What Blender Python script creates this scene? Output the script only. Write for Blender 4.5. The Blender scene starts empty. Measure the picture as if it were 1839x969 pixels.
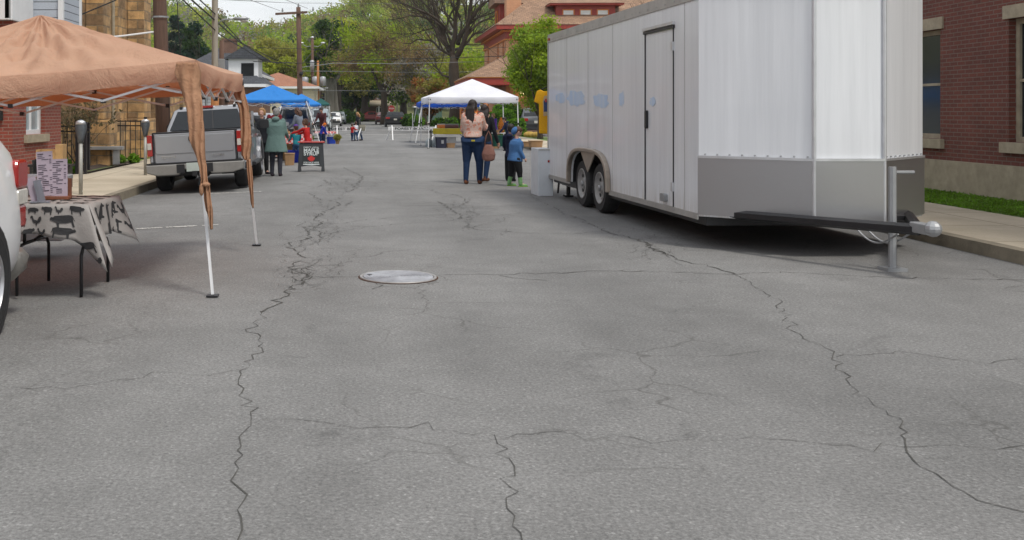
import bpy, math, random
import numpy as np
from mathutils import Vector, Matrix, Euler
R = math.radians
SC = bpy.context.scene
COL = SC.collection
rng = np.random.default_rng(7)
random.seed(7)
# ---------------------------------------------------------------- camera geometry (level camera, street runs along +Y)
F, CX, HY, CH, TH = 1800.0, 600.0, 201.0, 1.45, R(2.0)
ct, st_ = math.cos(TH), math.sin(TH)
CURB, RCURB = -4.4, 6.2
def road_z(x):
    return -0.12*min(1, max(0, (-x-1.4)/3.0))
def W(px, py, d):
    X = (px-CX)/F*d
    return Vector((X*ct-d*st_, d*ct+X*st_, CH+(HY-py)/F*d))
def G(px, py, z=None):
    zz = 0 if z is None else z
    p = None
    for _ in range(8):
        d = (CH-zz)*F/(py-HY); p = W(px, py, d)
        if z is None: zz = road_z(p.x)
    return p
# ---------------------------------------------------------------- materials
def nt(m):
    m.use_nodes = True
    return m.node_tree.nodes, m.node_tree.links
def mix_rgb(N, L, fac, a, b, mode='MIX'):
    n = N.new('ShaderNodeMix'); n.data_type = 'RGBA'; n.blend_type = mode
    for sock, v in ((n.inputs[0], fac), (n.inputs[6], a), (n.inputs[7], b)):
        if isinstance(v, bpy.types.NodeSocket): L.new(v, sock)
        elif isinstance(v, (int, float)): sock.default_value = v
        else: sock.default_value = (*v, 1)
    return n.outputs[2]
def coords(N, L, kind='Object', scale=(1, 1, 1)):
    t = N.new('ShaderNodeTexCoord'); m = N.new('ShaderNodeMapping'); L.new(t.outputs[kind], m.inputs[0])
    m.inputs['Scale'].default_value = scale
    return m.outputs[0]
def noise(N, L, co, scale, detail=4, rough=.6, dist=0):
    n = N.new('ShaderNodeTexNoise'); L.new(co, n.inputs['Vector'])
    n.inputs['Scale'].default_value = scale; n.inputs['Detail'].default_value = detail
    n.inputs['Roughness'].default_value = rough; n.inputs['Distortion'].default_value = dist
    return n.outputs[0]
def ramp(N, L, v, stops):
    r = N.new('ShaderNodeValToRGB'); L.new(v, r.inputs[0])
    e = r.color_ramp.elements
    while len(e) < len(stops): e.new(.5)
    for q, (p, c) in zip(e, stops):
        q.position = p; q.color = (*c, 1) if not isinstance(c, (int, float)) else (c, c, c, 1)
    return r.outputs[0]
def bump(N, L, h, strength=.3, dist=.01, prev=None):
    b = N.new('ShaderNodeBump'); L.new(h, b.inputs['Height'])
    b.inputs['Strength'].default_value = strength; b.inputs['Distance'].default_value = dist
    if prev is not None: L.new(prev, b.inputs['Normal'])
    return b.outputs[0]
MATS = {}
def mat(name, c, rough=.6, var=.12, vs=3.0, metal=0, bmp=0, bs=60, spec=.5, coat=0, trans=0, emit=None, es=1, stretch=(1, 1, 1), c2=None, alpha=1):
    if name in MATS: return MATS[name]
    m = bpy.data.materials.new(name); N, L = nt(m); b = N['Principled BSDF']
    co = coords(N, L, 'Object', stretch)
    n1 = noise(N, L, co, vs, 5, .65)
    lo = tuple(max(0, x*(1-var)) for x in c); hi = tuple(min(1, x*(1+var)) for x in (c2 or c))
    if c2: lo = c; hi = c2
    col = ramp(N, L, n1, [(.3, lo), (.7, hi)])
    L.new(col, b.inputs['Base Color'])
    b.inputs['Roughness'].default_value = rough; b.inputs['Metallic'].default_value = metal
    b.inputs['Specular IOR Level'].default_value = spec
    b.inputs['Coat Weight'].default_value = coat
    b.inputs['Transmission Weight'].default_value = trans
    b.inputs['Alpha'].default_value = alpha
    if bmp:
        L.new(bump(N, L, noise(N, L, co, bs, 3), bmp, .01), b.inputs['Normal'])
    if emit:
        b.inputs['Emission Color'].default_value = (*emit, 1); b.inputs['Emission Strength'].default_value = es
    MATS[name] = m
    return m
def brick_mat(name, c1, c2, mortar, bw, bh, ms=.012, var=.25, bumps=.6, off=.5, big=1.2, dist=.015):
    m = bpy.data.materials.new(name); N, L = nt(m); b = N['Principled BSDF']
    uv = N.new('ShaderNodeTexCoord').outputs['UV']
    t = N.new('ShaderNodeTexBrick'); L.new(uv, t.inputs['Vector'])
    t.offset = off
    t.inputs['Scale'].default_value = 1; t.inputs['Brick Width'].default_value = bw; t.inputs['Row Height'].default_value = bh
    t.inputs['Mortar Size'].default_value = ms; t.inputs['Mortar Smooth'].default_value = .3
    t.inputs['Color1'].default_value = (*c1, 1); t.inputs['Color2'].default_value = (*c2, 1); t.inputs['Mortar'].default_value = (*mortar, 1)
    n = noise(N, L, uv, big, 5, .7)
    g = ramp(N, L, n, [(.25, 1-var), (.75, 1+var)])
    f = noise(N, L, uv, 40, 3, .7); g2 = ramp(N, L, f, [(.2, .8), (.8, 1.2)])
    c = mix_rgb(N, L, 1, t.outputs[0], g, 'MULTIPLY'); c = mix_rgb(N, L, 1, c, g2, 'MULTIPLY')
    L.new(c, b.inputs['Base Color']); b.inputs['Roughness'].default_value = .85
    inv = N.new('ShaderNodeMath'); inv.operation = 'SUBTRACT'; inv.inputs[0].default_value = 1; L.new(t.outputs[1], inv.inputs[1])
    bn = bump(N, L, inv.outputs[0], bumps, dist); bn = bump(N, L, f, .5, dist, bn)
    L.new(bn, b.inputs['Normal'])
    MATS[name] = m
    return m
def leaf_mat(name, c, var=.35):
    m = bpy.data.materials.new(name); N, L = nt(m); b = N['Principled BSDF']
    co = coords(N, L)
    n = noise(N, L, co, 1.1, 3); n2 = noise(N, L, co, 14, 2)
    a = ramp(N, L, n, [(.3, tuple(x*(1-var) for x in c)), (.7, tuple(x*(1+var) for x in c))])
    a = mix_rgb(N, L, 1, a, ramp(N, L, n2, [(.2, .75), (.8, 1.25)]), 'MULTIPLY')
    L.new(a, b.inputs['Base Color']); b.inputs['Roughness'].default_value = .7
    b.inputs['Specular IOR Level'].default_value = .2
    tr = N.new('ShaderNodeBsdfTranslucent'); L.new(a, tr.inputs[0])
    mx = N.new('ShaderNodeMixShader'); mx.inputs[0].default_value = .48
    L.new(b.outputs[0], mx.inputs[1]); L.new(tr.outputs[0], mx.inputs[2])
    L.new(mx.outputs[0], N['Material Output'].inputs[0])
    MATS[name] = m
    return m
def M(n): return MATS[n]
# ---------------------------------------------------------------- mesh builder
class MB:
    def __init__(s): s.v = []; s.f = []; s.m = []; s.mat = 0; s.uvf = None
    def add(s, vs, fs):
        o = len(s.v); s.v += [tuple(p) for p in vs]; s.f += [tuple(i+o for i in f) for f in fs]; s.m += [s.mat]*len(fs); return s
    def box(s, a, b, xf=None):
        (x0, y0, z0), (x1, y1, z1) = a, b
        vs = [Vector(p) for p in ((x0,y0,z0),(x1,y0,z0),(x1,y1,z0),(x0,y1,z0),(x0,y0,z1),(x1,y0,z1),(x1,y1,z1),(x0,y1,z1))]
        if xf is not None: vs = [xf @ v for v in vs]
        return s.add(vs, [(0,3,2,1),(4,5,6,7),(0,1,5,4),(1,2,6,5),(2,3,7,6),(3,0,4,7)])
    def cbox(s, c, sz, xf=None):
        c = Vector(c); h = Vector(sz)/2
        return s.box(c-h, c+h, xf)
    def rbox(s, c, sz, r=.02, axis=2, n=4, xf=None):      # box with four rounded edges along an axis
        ax = [(1, 2), (0, 2), (0, 1)][axis]
        a, b = sz[ax[0]]/2, sz[ax[1]]/2
        r = min(r, a*.99, b*.99)
        poly = []
        for (sx, sy, a0) in ((1, 1, 0), (-1, 1, 90), (-1, -1, 180), (1, -1, 270)):
            for i in range(n+1):
                t = R(a0+90*i/n); poly.append((sx*(a-r)+r*math.cos(t), sy*(b-r)+r*math.sin(t)))
        return s.prism([(p[0]+c[ax[0]], p[1]+c[ax[1]]) for p in poly], c[axis]-sz[axis]/2, c[axis]+sz[axis]/2, axis, xf)
    def prism(s, poly, a, b, axis=2, xf=None):
        def P(u, v, w): return Vector([(w, u, v), (u, w, v), (u, v, w)][axis])
        n = len(poly); vs = [P(u, v, a) for u, v in poly]+[P(u, v, b) for u, v in poly]
        if xf is not None: vs = [xf @ v for v in vs]
        return s.add(vs, [tuple(range(n))[::-1], tuple(range(n, 2*n))]+[(i, (i+1) % n, n+(i+1) % n, n+i) for i in range(n)])
    def tube(s, pts, r, n=8, cap=True, flat=None):
        pts = [Vector(p) for p in pts]; k = len(pts)
        rs = r if isinstance(r, (list, tuple)) else [r]*k
        up = None; vs = []
        for i, p in enumerate(pts):
            t = (pts[min(i+1, k-1)]-pts[max(i-1, 0)])
            t = t.normalized() if t.length > 1e-9 else Vector((0, 0, 1))
            if up is None:
                up = Vector((0, 0, 1)) if abs(t.z) < .9 else Vector((0, 1, 0))
            sd = t.cross(up).normalized(); up = sd.cross(t).normalized()
            for j in range(n):
                a = 2*math.pi*(j+.5)/n
                vs.append(p+sd*(rs[i]*math.cos(a))+up*(rs[i]*(flat or 1)*math.sin(a)))
        fs = [(i*n+j, i*n+(j+1) % n, (i+1)*n+(j+1) % n, (i+1)*n+j) for i in range(k-1) for j in range(n)]
        if cap: fs += [tuple(range(n))[::-1], tuple(range((k-1)*n, k*n))]
        return s.add(vs, fs)
    def lathe(s, prof, n=24, c=(0, 0, 0), axis=2, cap=True):
        vs = []
        for (r, h) in prof:
            for j in range(n):
                a = 2*math.pi*j/n; u, v = r*math.cos(a), r*math.sin(a)
                p = [(h, u, v), (v, h, u), (u, v, h)][axis]
                vs.append((p[0]+c[0], p[1]+c[1], p[2]+c[2]))
        k = len(prof)
        fs = [(i*n+j, i*n+(j+1) % n, (i+1)*n+(j+1) % n, (i+1)*n+j) for i in range(k-1) for j in range(n)]
        if cap: fs += [tuple(range(n))[::-1], tuple(range((k-1)*n, k*n))]
        return s.add(vs, fs)
    def ell(s, c, r, nu=14, nv=9, xf=None):
        vs = []; fs = []
        for i in range(1, nv):
            a = math.pi*i/nv
            for j in range(nu):
                b = 2*math.pi*j/nu
                vs.append(Vector((c[0]+r[0]*math.sin(a)*math.cos(b), c[1]+r[1]*math.sin(a)*math.sin(b), c[2]+r[2]*math.cos(a))))
        t = len(vs); vs += [Vector((c[0], c[1], c[2]+r[2])), Vector((c[0], c[1], c[2]-r[2]))]
        for i in range(nv-2):
            for j in range(nu):
                k = (j+1) % nu
                fs.append((i*nu+j, (i+1)*nu+j, (i+1)*nu+k, i*nu+k))
        for j in range(nu):
            k = (j+1) % nu
            fs.append((t, j, k)); fs.append((t+1, (nv-2)*nu+k, (nv-2)*nu+j))
        if xf is not None: vs = [xf @ v for v in vs]
        return s.add(vs, fs)
    def cap(s, p0, r0, p1, r1, n=12):                      # capsule with rounded ends
        p0, p1 = Vector(p0), Vector(p1); d = (p1-p0); t = d.normalized() if d.length > 1e-6 else Vector((0, 0, 1))
        pts, rs = [], []
        for a in (90, 60, 30): pts.append(p0-t*r0*math.sin(R(a))); rs.append(max(r0*math.cos(R(a)), r0*.05))
        pts += [p0, p1]; rs += [r0, r1]
        for a in (30, 60, 90): pts.append(p1+t*r1*math.sin(R(a))); rs.append(max(r1*math.cos(R(a)), r1*.05))
        return s.tube(pts, rs, n)
    def loft(s, rings, n=20, pw=2.3, xf=None):              # rings (cx, cy, z, rx, ry)
        vs = []
        for (cx, cy, z, rx, ry) in rings:
            for j in range(n):
                a = 2*math.pi*j/n; c_, s_ = math.cos(a), math.sin(a)
                q = (abs(c_)**pw+abs(s_)**pw)**(-1/pw)
                vs.append(Vector((cx+rx*c_*q, cy+ry*s_*q, z)))
        if xf is not None: vs = [xf @ v for v in vs]
        k = len(rings)
        fs = [(i*n+j, i*n+(j+1) % n, (i+1)*n+(j+1) % n, (i+1)*n+j) for i in range(k-1) for j in range(n)]
        fs += [tuple(range(n))[::-1], tuple(range((k-1)*n, k*n))]
        return s.add(vs, fs)
    def weld(s):
        key, vs, mp = {}, [], []
        for p in s.v:
            k = (round(p[0], 4), round(p[1], 4), round(p[2], 4))
            if k not in key: key[k] = len(vs); vs.append(p)
            mp.append(key[k])
        fs, ms = [], []
        for f, m in zip(s.f, s.m):
            g = []
            for i in f:
                if mp[i] not in g: g.append(mp[i])
            if len(g) > 2: fs.append(tuple(g)); ms.append(m)
        s.v, s.f, s.m = vs, fs, ms; return s
    def quad(s, *p): return s.add(p, [tuple(range(len(p)))])
    def mesh(s, name, mats, smooth=False):
        me = bpy.data.meshes.new(name); me.from_pydata(s.v, [], s.f)
        if not isinstance(mats, (list, tuple)): mats = [mats]
        for m in mats: me.materials.append(M(m) if isinstance(m, str) else m)
        if len(mats) > 1: me.polygons.foreach_set('material_index', s.m)
        box_uv(me)
        if smooth: me.polygons.foreach_set('use_smooth', [True]*len(me.polygons))
        me.validate(); me.update()
        return me
    def build(s, name, mats, parent=None, smooth=False, bevel=0, sub=0, loc=None, rot=None, angle=None):
        me = s.mesh(name, mats, smooth)
        o = bpy.data.objects.new(name, me); COL.objects.link(o)
        if parent is not None: o.parent = parent
        if loc is not None: o.location = loc
        if rot is not None: o.rotation_euler = rot
        if bevel:
            b = o.modifiers.new('bevel', 'BEVEL'); b.width = bevel; b.segments = 2; b.limit_method = 'ANGLE'; b.angle_limit = R(40)
        if sub:
            b = o.modifiers.new('sub', 'SUBSURF'); b.levels = sub; b.render_levels = sub
        if angle: smooth_angle(me, angle)
        return o
def smooth_angle(me, deg):
    me.polygons.foreach_set('use_smooth', [True]*len(me.polygons))
    me.set_sharp_from_angle(angle=R(deg))
def box_uv(me):
    n = len(me.polygons)
    if n == 0: return
    nl = len(me.loops)
    co = np.empty(len(me.vertices)*3); me.vertices.foreach_get('co', co); co = co.reshape(-1, 3)
    li = np.empty(nl, int); me.loops.foreach_get('vertex_index', li)
    no = np.empty(n*3); me.polygons.foreach_get('normal', no); no = no.reshape(-1, 3)
    lt = np.empty(n, int); me.polygons.foreach_get('loop_total', lt)
    ln = np.repeat(no, lt, axis=0); ax = np.abs(ln).argmax(1)
    p = co[li]; uv = np.empty((nl, 2))
    uv[:, 0] = np.where(ax == 0, p[:, 1], p[:, 0]); uv[:, 1] = np.where(ax == 2, p[:, 1], p[:, 2])
    l = me.uv_layers.new(name='UVMap'); l.data.foreach_set('uv', uv.ravel())
def set_(o, label=None, cat=None, group=None, kind=None):
    if label: o['label'] = label
    if cat: o['category'] = cat
    if group: o['group'] = group
    if kind: o['kind'] = kind
    return o
def thing(name, label, cat, loc=(0, 0, 0), rz=0, group=None, rot=None):
    o = bpy.data.objects.new(name, None); COL.objects.link(o); o.empty_display_size = .2
    o.location = loc; o.rotation_euler = rot or (0, 0, rz)
    return set_(o, label, cat, group)
def struct(name, mb, m, kind='structure', **k):
    return set_(mb.build(name, m, **k), kind=kind)
def copy_tree(o, parent=None, **props):
    c = o.copy(); COL.objects.link(c); c.parent = parent
    for ch in list(o.children): copy_tree(ch, c)
    for k, v in props.items(): c[k] = v
    return c
def text_mesh(s, size, depth=.004, align='CENTER', bold=0):
    cu = bpy.data.curves.new('t', 'FONT'); cu.body = s; cu.size = size; cu.extrude = depth; cu.align_x = align; cu.align_y = 'CENTER'; cu.offset = bold
    o = bpy.data.objects.new('t', cu); COL.objects.link(o)
    dg = bpy.context.evaluated_depsgraph_get(); me = bpy.data.meshes.new_from_object(o.evaluated_get(dg))
    bpy.data.objects.remove(o); bpy.data.curves.remove(cu)
    return me
def text(name, s, size, m, parent, loc, rot, depth=.004, bold=0, sx=1):
    me = text_mesh(s, size, depth, bold=bold); me.materials.clear(); me.materials.append(M(m))
    o = bpy.data.objects.new(name, me); COL.objects.link(o); o.parent = parent; o.location = loc; o.rotation_euler = rot; o.scale = (sx, 1, 1)
    return o
def remesh(mb, voxel, smooth=3, name='body', mats='x', decim=None):
    me = mb.mesh('tmp', 'tmp_grey'); o = bpy.data.objects.new('tmp', me); COL.objects.link(o)
    r = o.modifiers.new('r', 'REMESH'); r.mode = 'VOXEL'; r.voxel_size = voxel; r.use_smooth_shade = True
    s = o.modifiers.new('s', 'SMOOTH'); s.iterations = smooth; s.factor = .5
    if decim: d = o.modifiers.new('d', 'DECIMATE'); d.ratio = decim
    dg = bpy.context.evaluated_depsgraph_get(); out = bpy.data.meshes.new_from_object(o.evaluated_get(dg))
    bpy.data.objects.remove(o); bpy.data.meshes.remove(me)
    out.name = name; out.materials.clear()
    for m in (mats if isinstance(mats, (list, tuple)) else [mats]): out.materials.append(M(m))
    out.polygons.foreach_set('use_smooth', [True]*len(out.polygons))
    return out
def obj(name, me, parent=None, loc=None, rot=None):
    o = bpy.data.objects.new(name, me); COL.objects.link(o); o.parent = parent
    if loc is not None: o.location = loc
    if rot is not None: o.rotation_euler = rot
    return o
# ---------------------------------------------------------------- leaves
def leaf_mesh(name, C, size, mats, mi=None, elong=1.0, droop=0, dirs=None):
    """C (N,3) leaf centres; one randomly turned quad each"""
    C = np.asarray(C, float); n = len(C)
    a = rng.normal(size=(n, 3)); a /= np.linalg.norm(a, axis=1)[:, None]
    if dirs is not None:
        a = a*.6+dirs; a /= np.linalg.norm(a, axis=1)[:, None]
    b = rng.normal(size=(n, 3)); b -= a*(a*b).sum(1)[:, None]; b /= np.linalg.norm(b, axis=1)[:, None]
    sz = (np.asarray(size)*(.6+.8*rng.random(n)))[:, None]
    u = a*sz*elong; v = b*sz
    V = np.stack([C-u-v*.5, C+v*.15-u*.2-v, C+u-v*.3, C+u*.4+v], 1)
    V = np.stack([C-u, C-v*.6, C+u, C+v*.6], 1).reshape(-1, 3)
    me = bpy.data.meshes.new(name)
    me.vertices.add(4*n); me.vertices.foreach_set('co', V.ravel())
    me.loops.add(4*n); me.loops.foreach_set('vertex_index', np.arange(4*n))
    me.polygons.add(n); me.polygons.foreach_set('loop_start', np.arange(n)*4); me.polygons.foreach_set('loop_total', np.full(n, 4))
    for m in mats: me.materials.append(M(m))
    if mi is not None: me.polygons.foreach_set('material_index', np.asarray(mi, dtype=int))
    me.update(); me.validate()
    return me
def blob_pts(c, r, n, shell=.55):
    d = rng.normal(size=(n, 3)); d /= np.linalg.norm(d, axis=1)[:, None]
    k = shell+(1-shell)*rng.random(n)
    return np.asarray(c)+d*np.asarray(r)*k[:, None]
def grow(mb, p, d, L, r, depth, tips, spread=.55, segs=3, up=.12, shrink=.72, kids=(2, 3), minr=.004, rnd=random):
    pts = [p]; rs = [r]; q = p.copy(); dd = d.normalized()
    for i in range(segs):
        dd = (dd+Vector((rnd.uniform(-1, 1), rnd.uniform(-1, 1), rnd.uniform(-.6, 1)*1))*.16+Vector((0, 0, up*.5))).normalized()
        q = q+dd*(L/segs); pts.append(q); rs.append(max(minr, r*(1-.4*(i+1)/segs)))
        if depth <= 2: tips.append(q.copy())
    mb.tube(pts, rs, 3 if r < .03 else (5 if r < .1 else 9), cap=False)
    if depth == 0: return
    k = rnd.randint(*kids)
    for j in range(k):
        t = pts[-1] if j < 2 else pts[max(1, len(pts)-2)]
        ax = Vector((rnd.uniform(-1, 1), rnd.uniform(-1, 1), rnd.uniform(-1, 1)))
        nd = (dd+ax.cross(dd).normalized()*spread*rnd.uniform(.6, 1.3)+Vector((0, 0, up))).normalized()
        grow(mb, t, nd, L*shrink*rnd.uniform(.8, 1.15), rs[-1]*rnd.uniform(.62, .85), depth-1, tips, spread, segs, up, shrink, kids, minr, rnd)
def tree(name, label, loc, h, cr, tr, mats, nleaf, ls, seed=1, trunk_h=.3, ratio=.75, group=None, cat='tree', clump=26, barkm='bark', depth=3, shell=.5, cshape=None, elong=1.0):
    rnd = random.Random(seed)
    t = thing(name, label, cat, loc, 0, group)
    mb = MB(); tips = []
    th = h*trunk_h
    lean = Vector((rnd.uniform(-.05, .05), rnd.uniform(-.05, .05), 1))
    mb.tube([Vector((0, 0, -.1)), Vector((0, 0, .15*th)), lean*th*.6, lean*th], [tr*1.35, tr*1.02, tr*.9, tr*.8], 10)
    for k in range(5):
        a = 2*math.pi*(k+rnd.random()*.6)/5
        grow(mb, lean*th*(.8+.05*k), Vector((math.cos(a)*.6, math.sin(a)*.6, .9)), (h-th)*.38, tr*.5, depth, tips, .6, rnd=rnd)
    mb.build('trunk', barkm, t, smooth=True)
    cz = th+(h-th)*.5; rz = (h-th)*.52
    cl = []; C = []; MI = []
    for k in range(clump):
        d = np.array([rnd.gauss(0, 1), rnd.gauss(0, 1), rnd.gauss(0, 1)]); d /= np.linalg.norm(d)
        q = rnd.uniform(.35, .86)
        cx = d*np.array([cr, cr, rz])*q
        if cshape == 'cone': f = 1-.75*(cx[2]+rz)/(2*rz); cx[0] *= f*1.3; cx[1] *= f*1.3
        if cshape == 'egg': f = 1.15-.5*(cx[2]+rz)/(2*rz); cx[0] *= f; cx[1] *= f
        cr_ = cr*rnd.uniform(.24, .42)
        n = int(nleaf/clump)
        C.append(blob_pts((cx[0], cx[1], cz+cx[2]), (cr_, cr_, cr_*.75), n, shell*.7)); MI += [rnd.randrange(len(mats))]*n
    C = np.concatenate(C)
    obj('crown', leaf_mesh('crown', C, ls, mats, MI, elong), t)
    return t
mat('tmp_grey', (.5, .5, .5))
def asphalt():
    m = bpy.data.materials.new('asphalt'); MATS['asphalt'] = m; N, L = nt(m); b = N['Principled BSDF']
    co = coords(N, L)
    big = noise(N, L, co, .35, 5, .6); mid = noise(N, L, co, 2.2, 5, .7); fine = noise(N, L, co, 55, 4, .85)
    vor = N.new('ShaderNodeTexVoronoi'); L.new(co, vor.inputs['Vector']); vor.inputs['Scale'].default_value = 95
    c = ramp(N, L, big, [(.3, (.162, .161, .157)), (.7, (.222, .221, .216))])
    st2 = coords(N, L, 'Object', (1, .12, 1)); wheel = noise(N, L, st2, .9, 3, .5)
    c = mix_rgb(N, L, 1, c, ramp(N, L, wheel, [(.35, .9), (.65, 1.08)]), 'MULTIPLY')
    c = mix_rgb(N, L, 1, c, ramp(N, L, mid, [(.25, .86), (.75, 1.1)]), 'MULTIPLY')
    c = mix_rgb(N, L, 1, c, ramp(N, L, fine, [(.32, .55), (.5, 1.0), (.68, 1.45)]), 'MULTIPLY')
    sp = ramp(N, L, vor.outputs['Color'], [(.0, .8), (.8, 1.03), (.94, 1.5)])
    c = mix_rgb(N, L, .7, c, sp, 'MULTIPLY')
    spots = noise(N, L, co, 1.3, 6, .75, .6)
    c = mix_rgb(N, L, 1, c, ramp(N, L, spots, [(.28, .72), (.4, 1.0)]), 'MULTIPLY')
    pt = noise(N, L, coords(N, L, 'Object', (1, .35, 1)), .22, 2, .4, 1.5); c = mix_rgb(N, L, 1, c, ramp(N, L, pt, [(.40, .92), (.47, 1.0), (.60, 1.0), (.68, 1.06)]), 'MULTIPLY')
    oil = noise(N, L, co, .75, 3, .5); c = mix_rgb(N, L, ramp(N, L, oil, [(.72, 0.0), (.80, .3)]), c, (.07, .068, .065))
    def hair(scale, wid, mlo, seed):
        w_ = N.new('ShaderNodeTexNoise'); L.new(co, w_.inputs['Vector']); w_.inputs['Scale'].default_value = 2.5; w_.inputs['Detail'].default_value = 6
        ad = N.new('ShaderNodeVectorMath'); ad.operation = 'MULTIPLY_ADD'; L.new(w_.outputs['Color'], ad.inputs[0]); ad.inputs[1].default_value = (.5, .5, 0); L.new(co, ad.inputs[2])
        v_ = N.new('ShaderNodeTexVoronoi'); v_.feature = 'DISTANCE_TO_EDGE'; L.new(ad.outputs[0], v_.inputs['Vector']); v_.inputs['Scale'].default_value = scale
        e_ = ramp(N, L, v_.outputs['Distance'], [(0, 1.0), (wid, 0.0)]); k_ = ramp(N, L, noise(N, L, coords(N, L, 'Object', (1, .6, 1)), seed, 3, .6), [(mlo, 0.0), (mlo+.06, .75)])
        m_ = N.new('ShaderNodeMath'); m_.operation = 'MULTIPLY'; L.new(e_, m_.inputs[0]); L.new(k_, m_.inputs[1]); return m_.outputs[0]
    c = mix_rgb(N, L, hair(1.1, .012, .50, .31), c, (.075, .073, .068)); c = mix_rgb(N, L, hair(3.2, .022, .58, .47), c, (.085, .083, .078))
    L.new(c, b.inputs['Base Color']); b.inputs['Roughness'].default_value = .82; b.inputs['Specular IOR Level'].default_value = .35
    bn = bump(N, L, fine, .55, .006); bn = bump(N, L, vor.outputs['Distance'], .35, .004, bn)
    L.new(bn, b.inputs['Normal'])
asphalt()
def concrete():
    m = bpy.data.materials.new('concrete'); MATS['concrete'] = m; N, L = nt(m); b = N['Principled BSDF']
    co = coords(N, L); big = noise(N, L, co, .8, 6, .65); fine = noise(N, L, co, 60, 3, .7)
    c = ramp(N, L, big, [(.3, (.40, .345, .255)), (.7, (.56, .49, .38))])
    c = mix_rgb(N, L, 1, c, ramp(N, L, fine, [(.25, .85), (.75, 1.12)]), 'MULTIPLY')
    uv = N.new('ShaderNodeTexCoord').outputs['UV']
    t = N.new('ShaderNodeTexBrick'); L.new(uv, t.inputs['Vector']); t.offset = 0; t.inputs['Scale'].default_value = 1
    t.inputs['Brick Width'].default_value = 1.5; t.inputs['Row Height'].default_value = 1.5; t.inputs['Mortar Size'].default_value = .012
    for k, v in (('Color1', (1, 1, 1, 1)), ('Color2', (.9, .9, .9, 1)), ('Mortar', (.45, .42, .38, 1))): t.inputs[k].default_value = v
    c = mix_rgb(N, L, 1, c, t.outputs[0], 'MULTIPLY')
    L.new(c, b.inputs['Base Color']); b.inputs['Roughness'].default_value = .9
    L.new(bump(N, L, fine, .3, .004), b.inputs['Normal'])
concrete()
mat('curb_stone', (.22, .19, .14), .9, .3, 2.5, bmp=.5, bs=30)
mat('grass_ground', (.075, .12, .025), .95, .4, 1.5, bmp=.6, bs=25, c2=(.13, .20, .04))
mat('mulch', (.045, .03, .022), .95, .4, 8, bmp=.8, bs=50)
mat('hill_soil', (.13, .14, .05), .95, .4, .1)
brick_mat('brick_red', (.27, .062, .04), (.20, .045, .03), (.27, .19, .15), .21, .068, .008, .2)
brick_mat('brick_dark', (.16, .045, .03), (.12, .035, .025), (.16, .12, .10), .21, .068, .008, .2)
brick_mat('brick_salmon', (.60, .30, .165), (.54, .26, .14), (.55, .34, .22), .21, .068, .006, .12)
brick_mat('brick_brown', (.17, .085, .055), (.13, .065, .045), (.2, .15, .12), .21, .068, .008, .2)
brick_mat('sandstone', (.58, .36, .16), (.24, .155, .085), (.30, .22, .13), .58, .29, .02, .6, 1.0, .43, 2.6, .08)
brick_mat('siding_grey', (.42, .46, .52), (.40, .44, .50), (.14, .15, .17), 60, .16, .010, .06, .7, 0)
brick_mat('siding_white', (.62, .64, .66), (.6, .62, .64), (.25, .26, .28), 60, .16, .008, .06, .7, 0)
brick_mat('siding_cream', (.62, .56, .42), (.58, .53, .4), (.3, .27, .2), 60, .14, .008, .06, .7, 0)
brick_mat('shingle_brown', (.33, .205, .13), (.23, .14, .09), (.12, .08, .055), .3, .16, .012, .2, .5)
brick_mat('shingle_orange', (.36, .16, .09), (.30, .13, .075), (.14, .07, .05), .3, .16, .012, .2, .5)
brick_mat('shingle_grey', (.075, .082, .095), (.055, .06, .07), (.03, .03, .035), .3, .16, .012, .2, .5)
mat('trim_red', (.30, .035, .022), .5, .1)
mat('trim_orange', (.62, .20, .035), .5, .1)
mat('trim_white', (.72, .73, .74), .5, .05)
mat('trim_stone', (.34, .29, .21), .85, .2, 6, bmp=.3)
mat('white_paint', (.78, .78, .78), .45, .05)
mat('glass_dark', (.016, .02, .024), .12, .1, spec=.45)
mat('glass_pale', (.30, .36, .38), .12, .2, 1.5, spec=.8)
mat('curtain', (.45, .5, .5), .8, .25, 5, stretch=(6, 6, .3))
mat('iron_black', (.012, .012, .015), .45, .1)
mat('wood_pole', (.085, .05, .035), .9, .4, 6, bmp=.8, bs=12, stretch=(3, 3, .25), c2=(.15, .085, .06))
mat('wood_pole_grey', (.27, .235, .19), .9, .4, 6, bmp=.6, bs=12, stretch=(3, 3, .25), c2=(.4, .36, .3))
mat('wood_pole_orange', (.30, .12, .04), .9, .4, 6, bmp=.6, bs=12, stretch=(3, 3, .25), c2=(.42, .19, .07))
mat('metal_grey', (.35, .36, .37), .45, .15, 4, metal=.5)
mat('meter_head', (.13, .145, .16), .4, .2, 8, metal=.6)
mat('meter_post', (.36, .36, .33), .55, .2, 8, metal=.3, bmp=.2)
mat('alum', (.62, .63, .65), .38, .08, 6, metal=.7)
mat('canopy_frame_white', (.68, .69, .70), .4, .06)
mat('wire_black', (.012, .012, .012), .7, .1)
mat('wire_grey', (.2, .21, .22), .7, .1)
mat('rubber', (.018, .018, .019), .75, .25, 20, bmp=.3)
mat('black_plastic', (.014, .014, .016), .45, .15)
mat('chrome', (.62, .62, .62), .2, .05, metal=1)
mat('bumper_grey', (.30, .29, .27), .38, .12, 4, metal=.6)
mat('rim_white', (.30, .30, .295), .45, .25, 12)
mat('rim_silver', (.5, .5, .52), .35, .1, metal=.8)
mat('paint_silver', (.34, .35, .37), .3, .04, 1.5, metal=.55, coat=.5)
mat('paint_white', (.74, .75, .76), .3, .02, coat=.6)
mat('paint_black', (.008, .009, .011), .4, .1, coat=.25, spec=.3)
mat('paint_red', (.25, .015, .02), .3, .1, coat=.6)
mat('paint_grey', (.12, .125, .135), .3, .1, metal=.5, coat=.6)
mat('paint_blue_grey', (.30, .36, .38), .3, .1, metal=.4, coat=.6)
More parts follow.
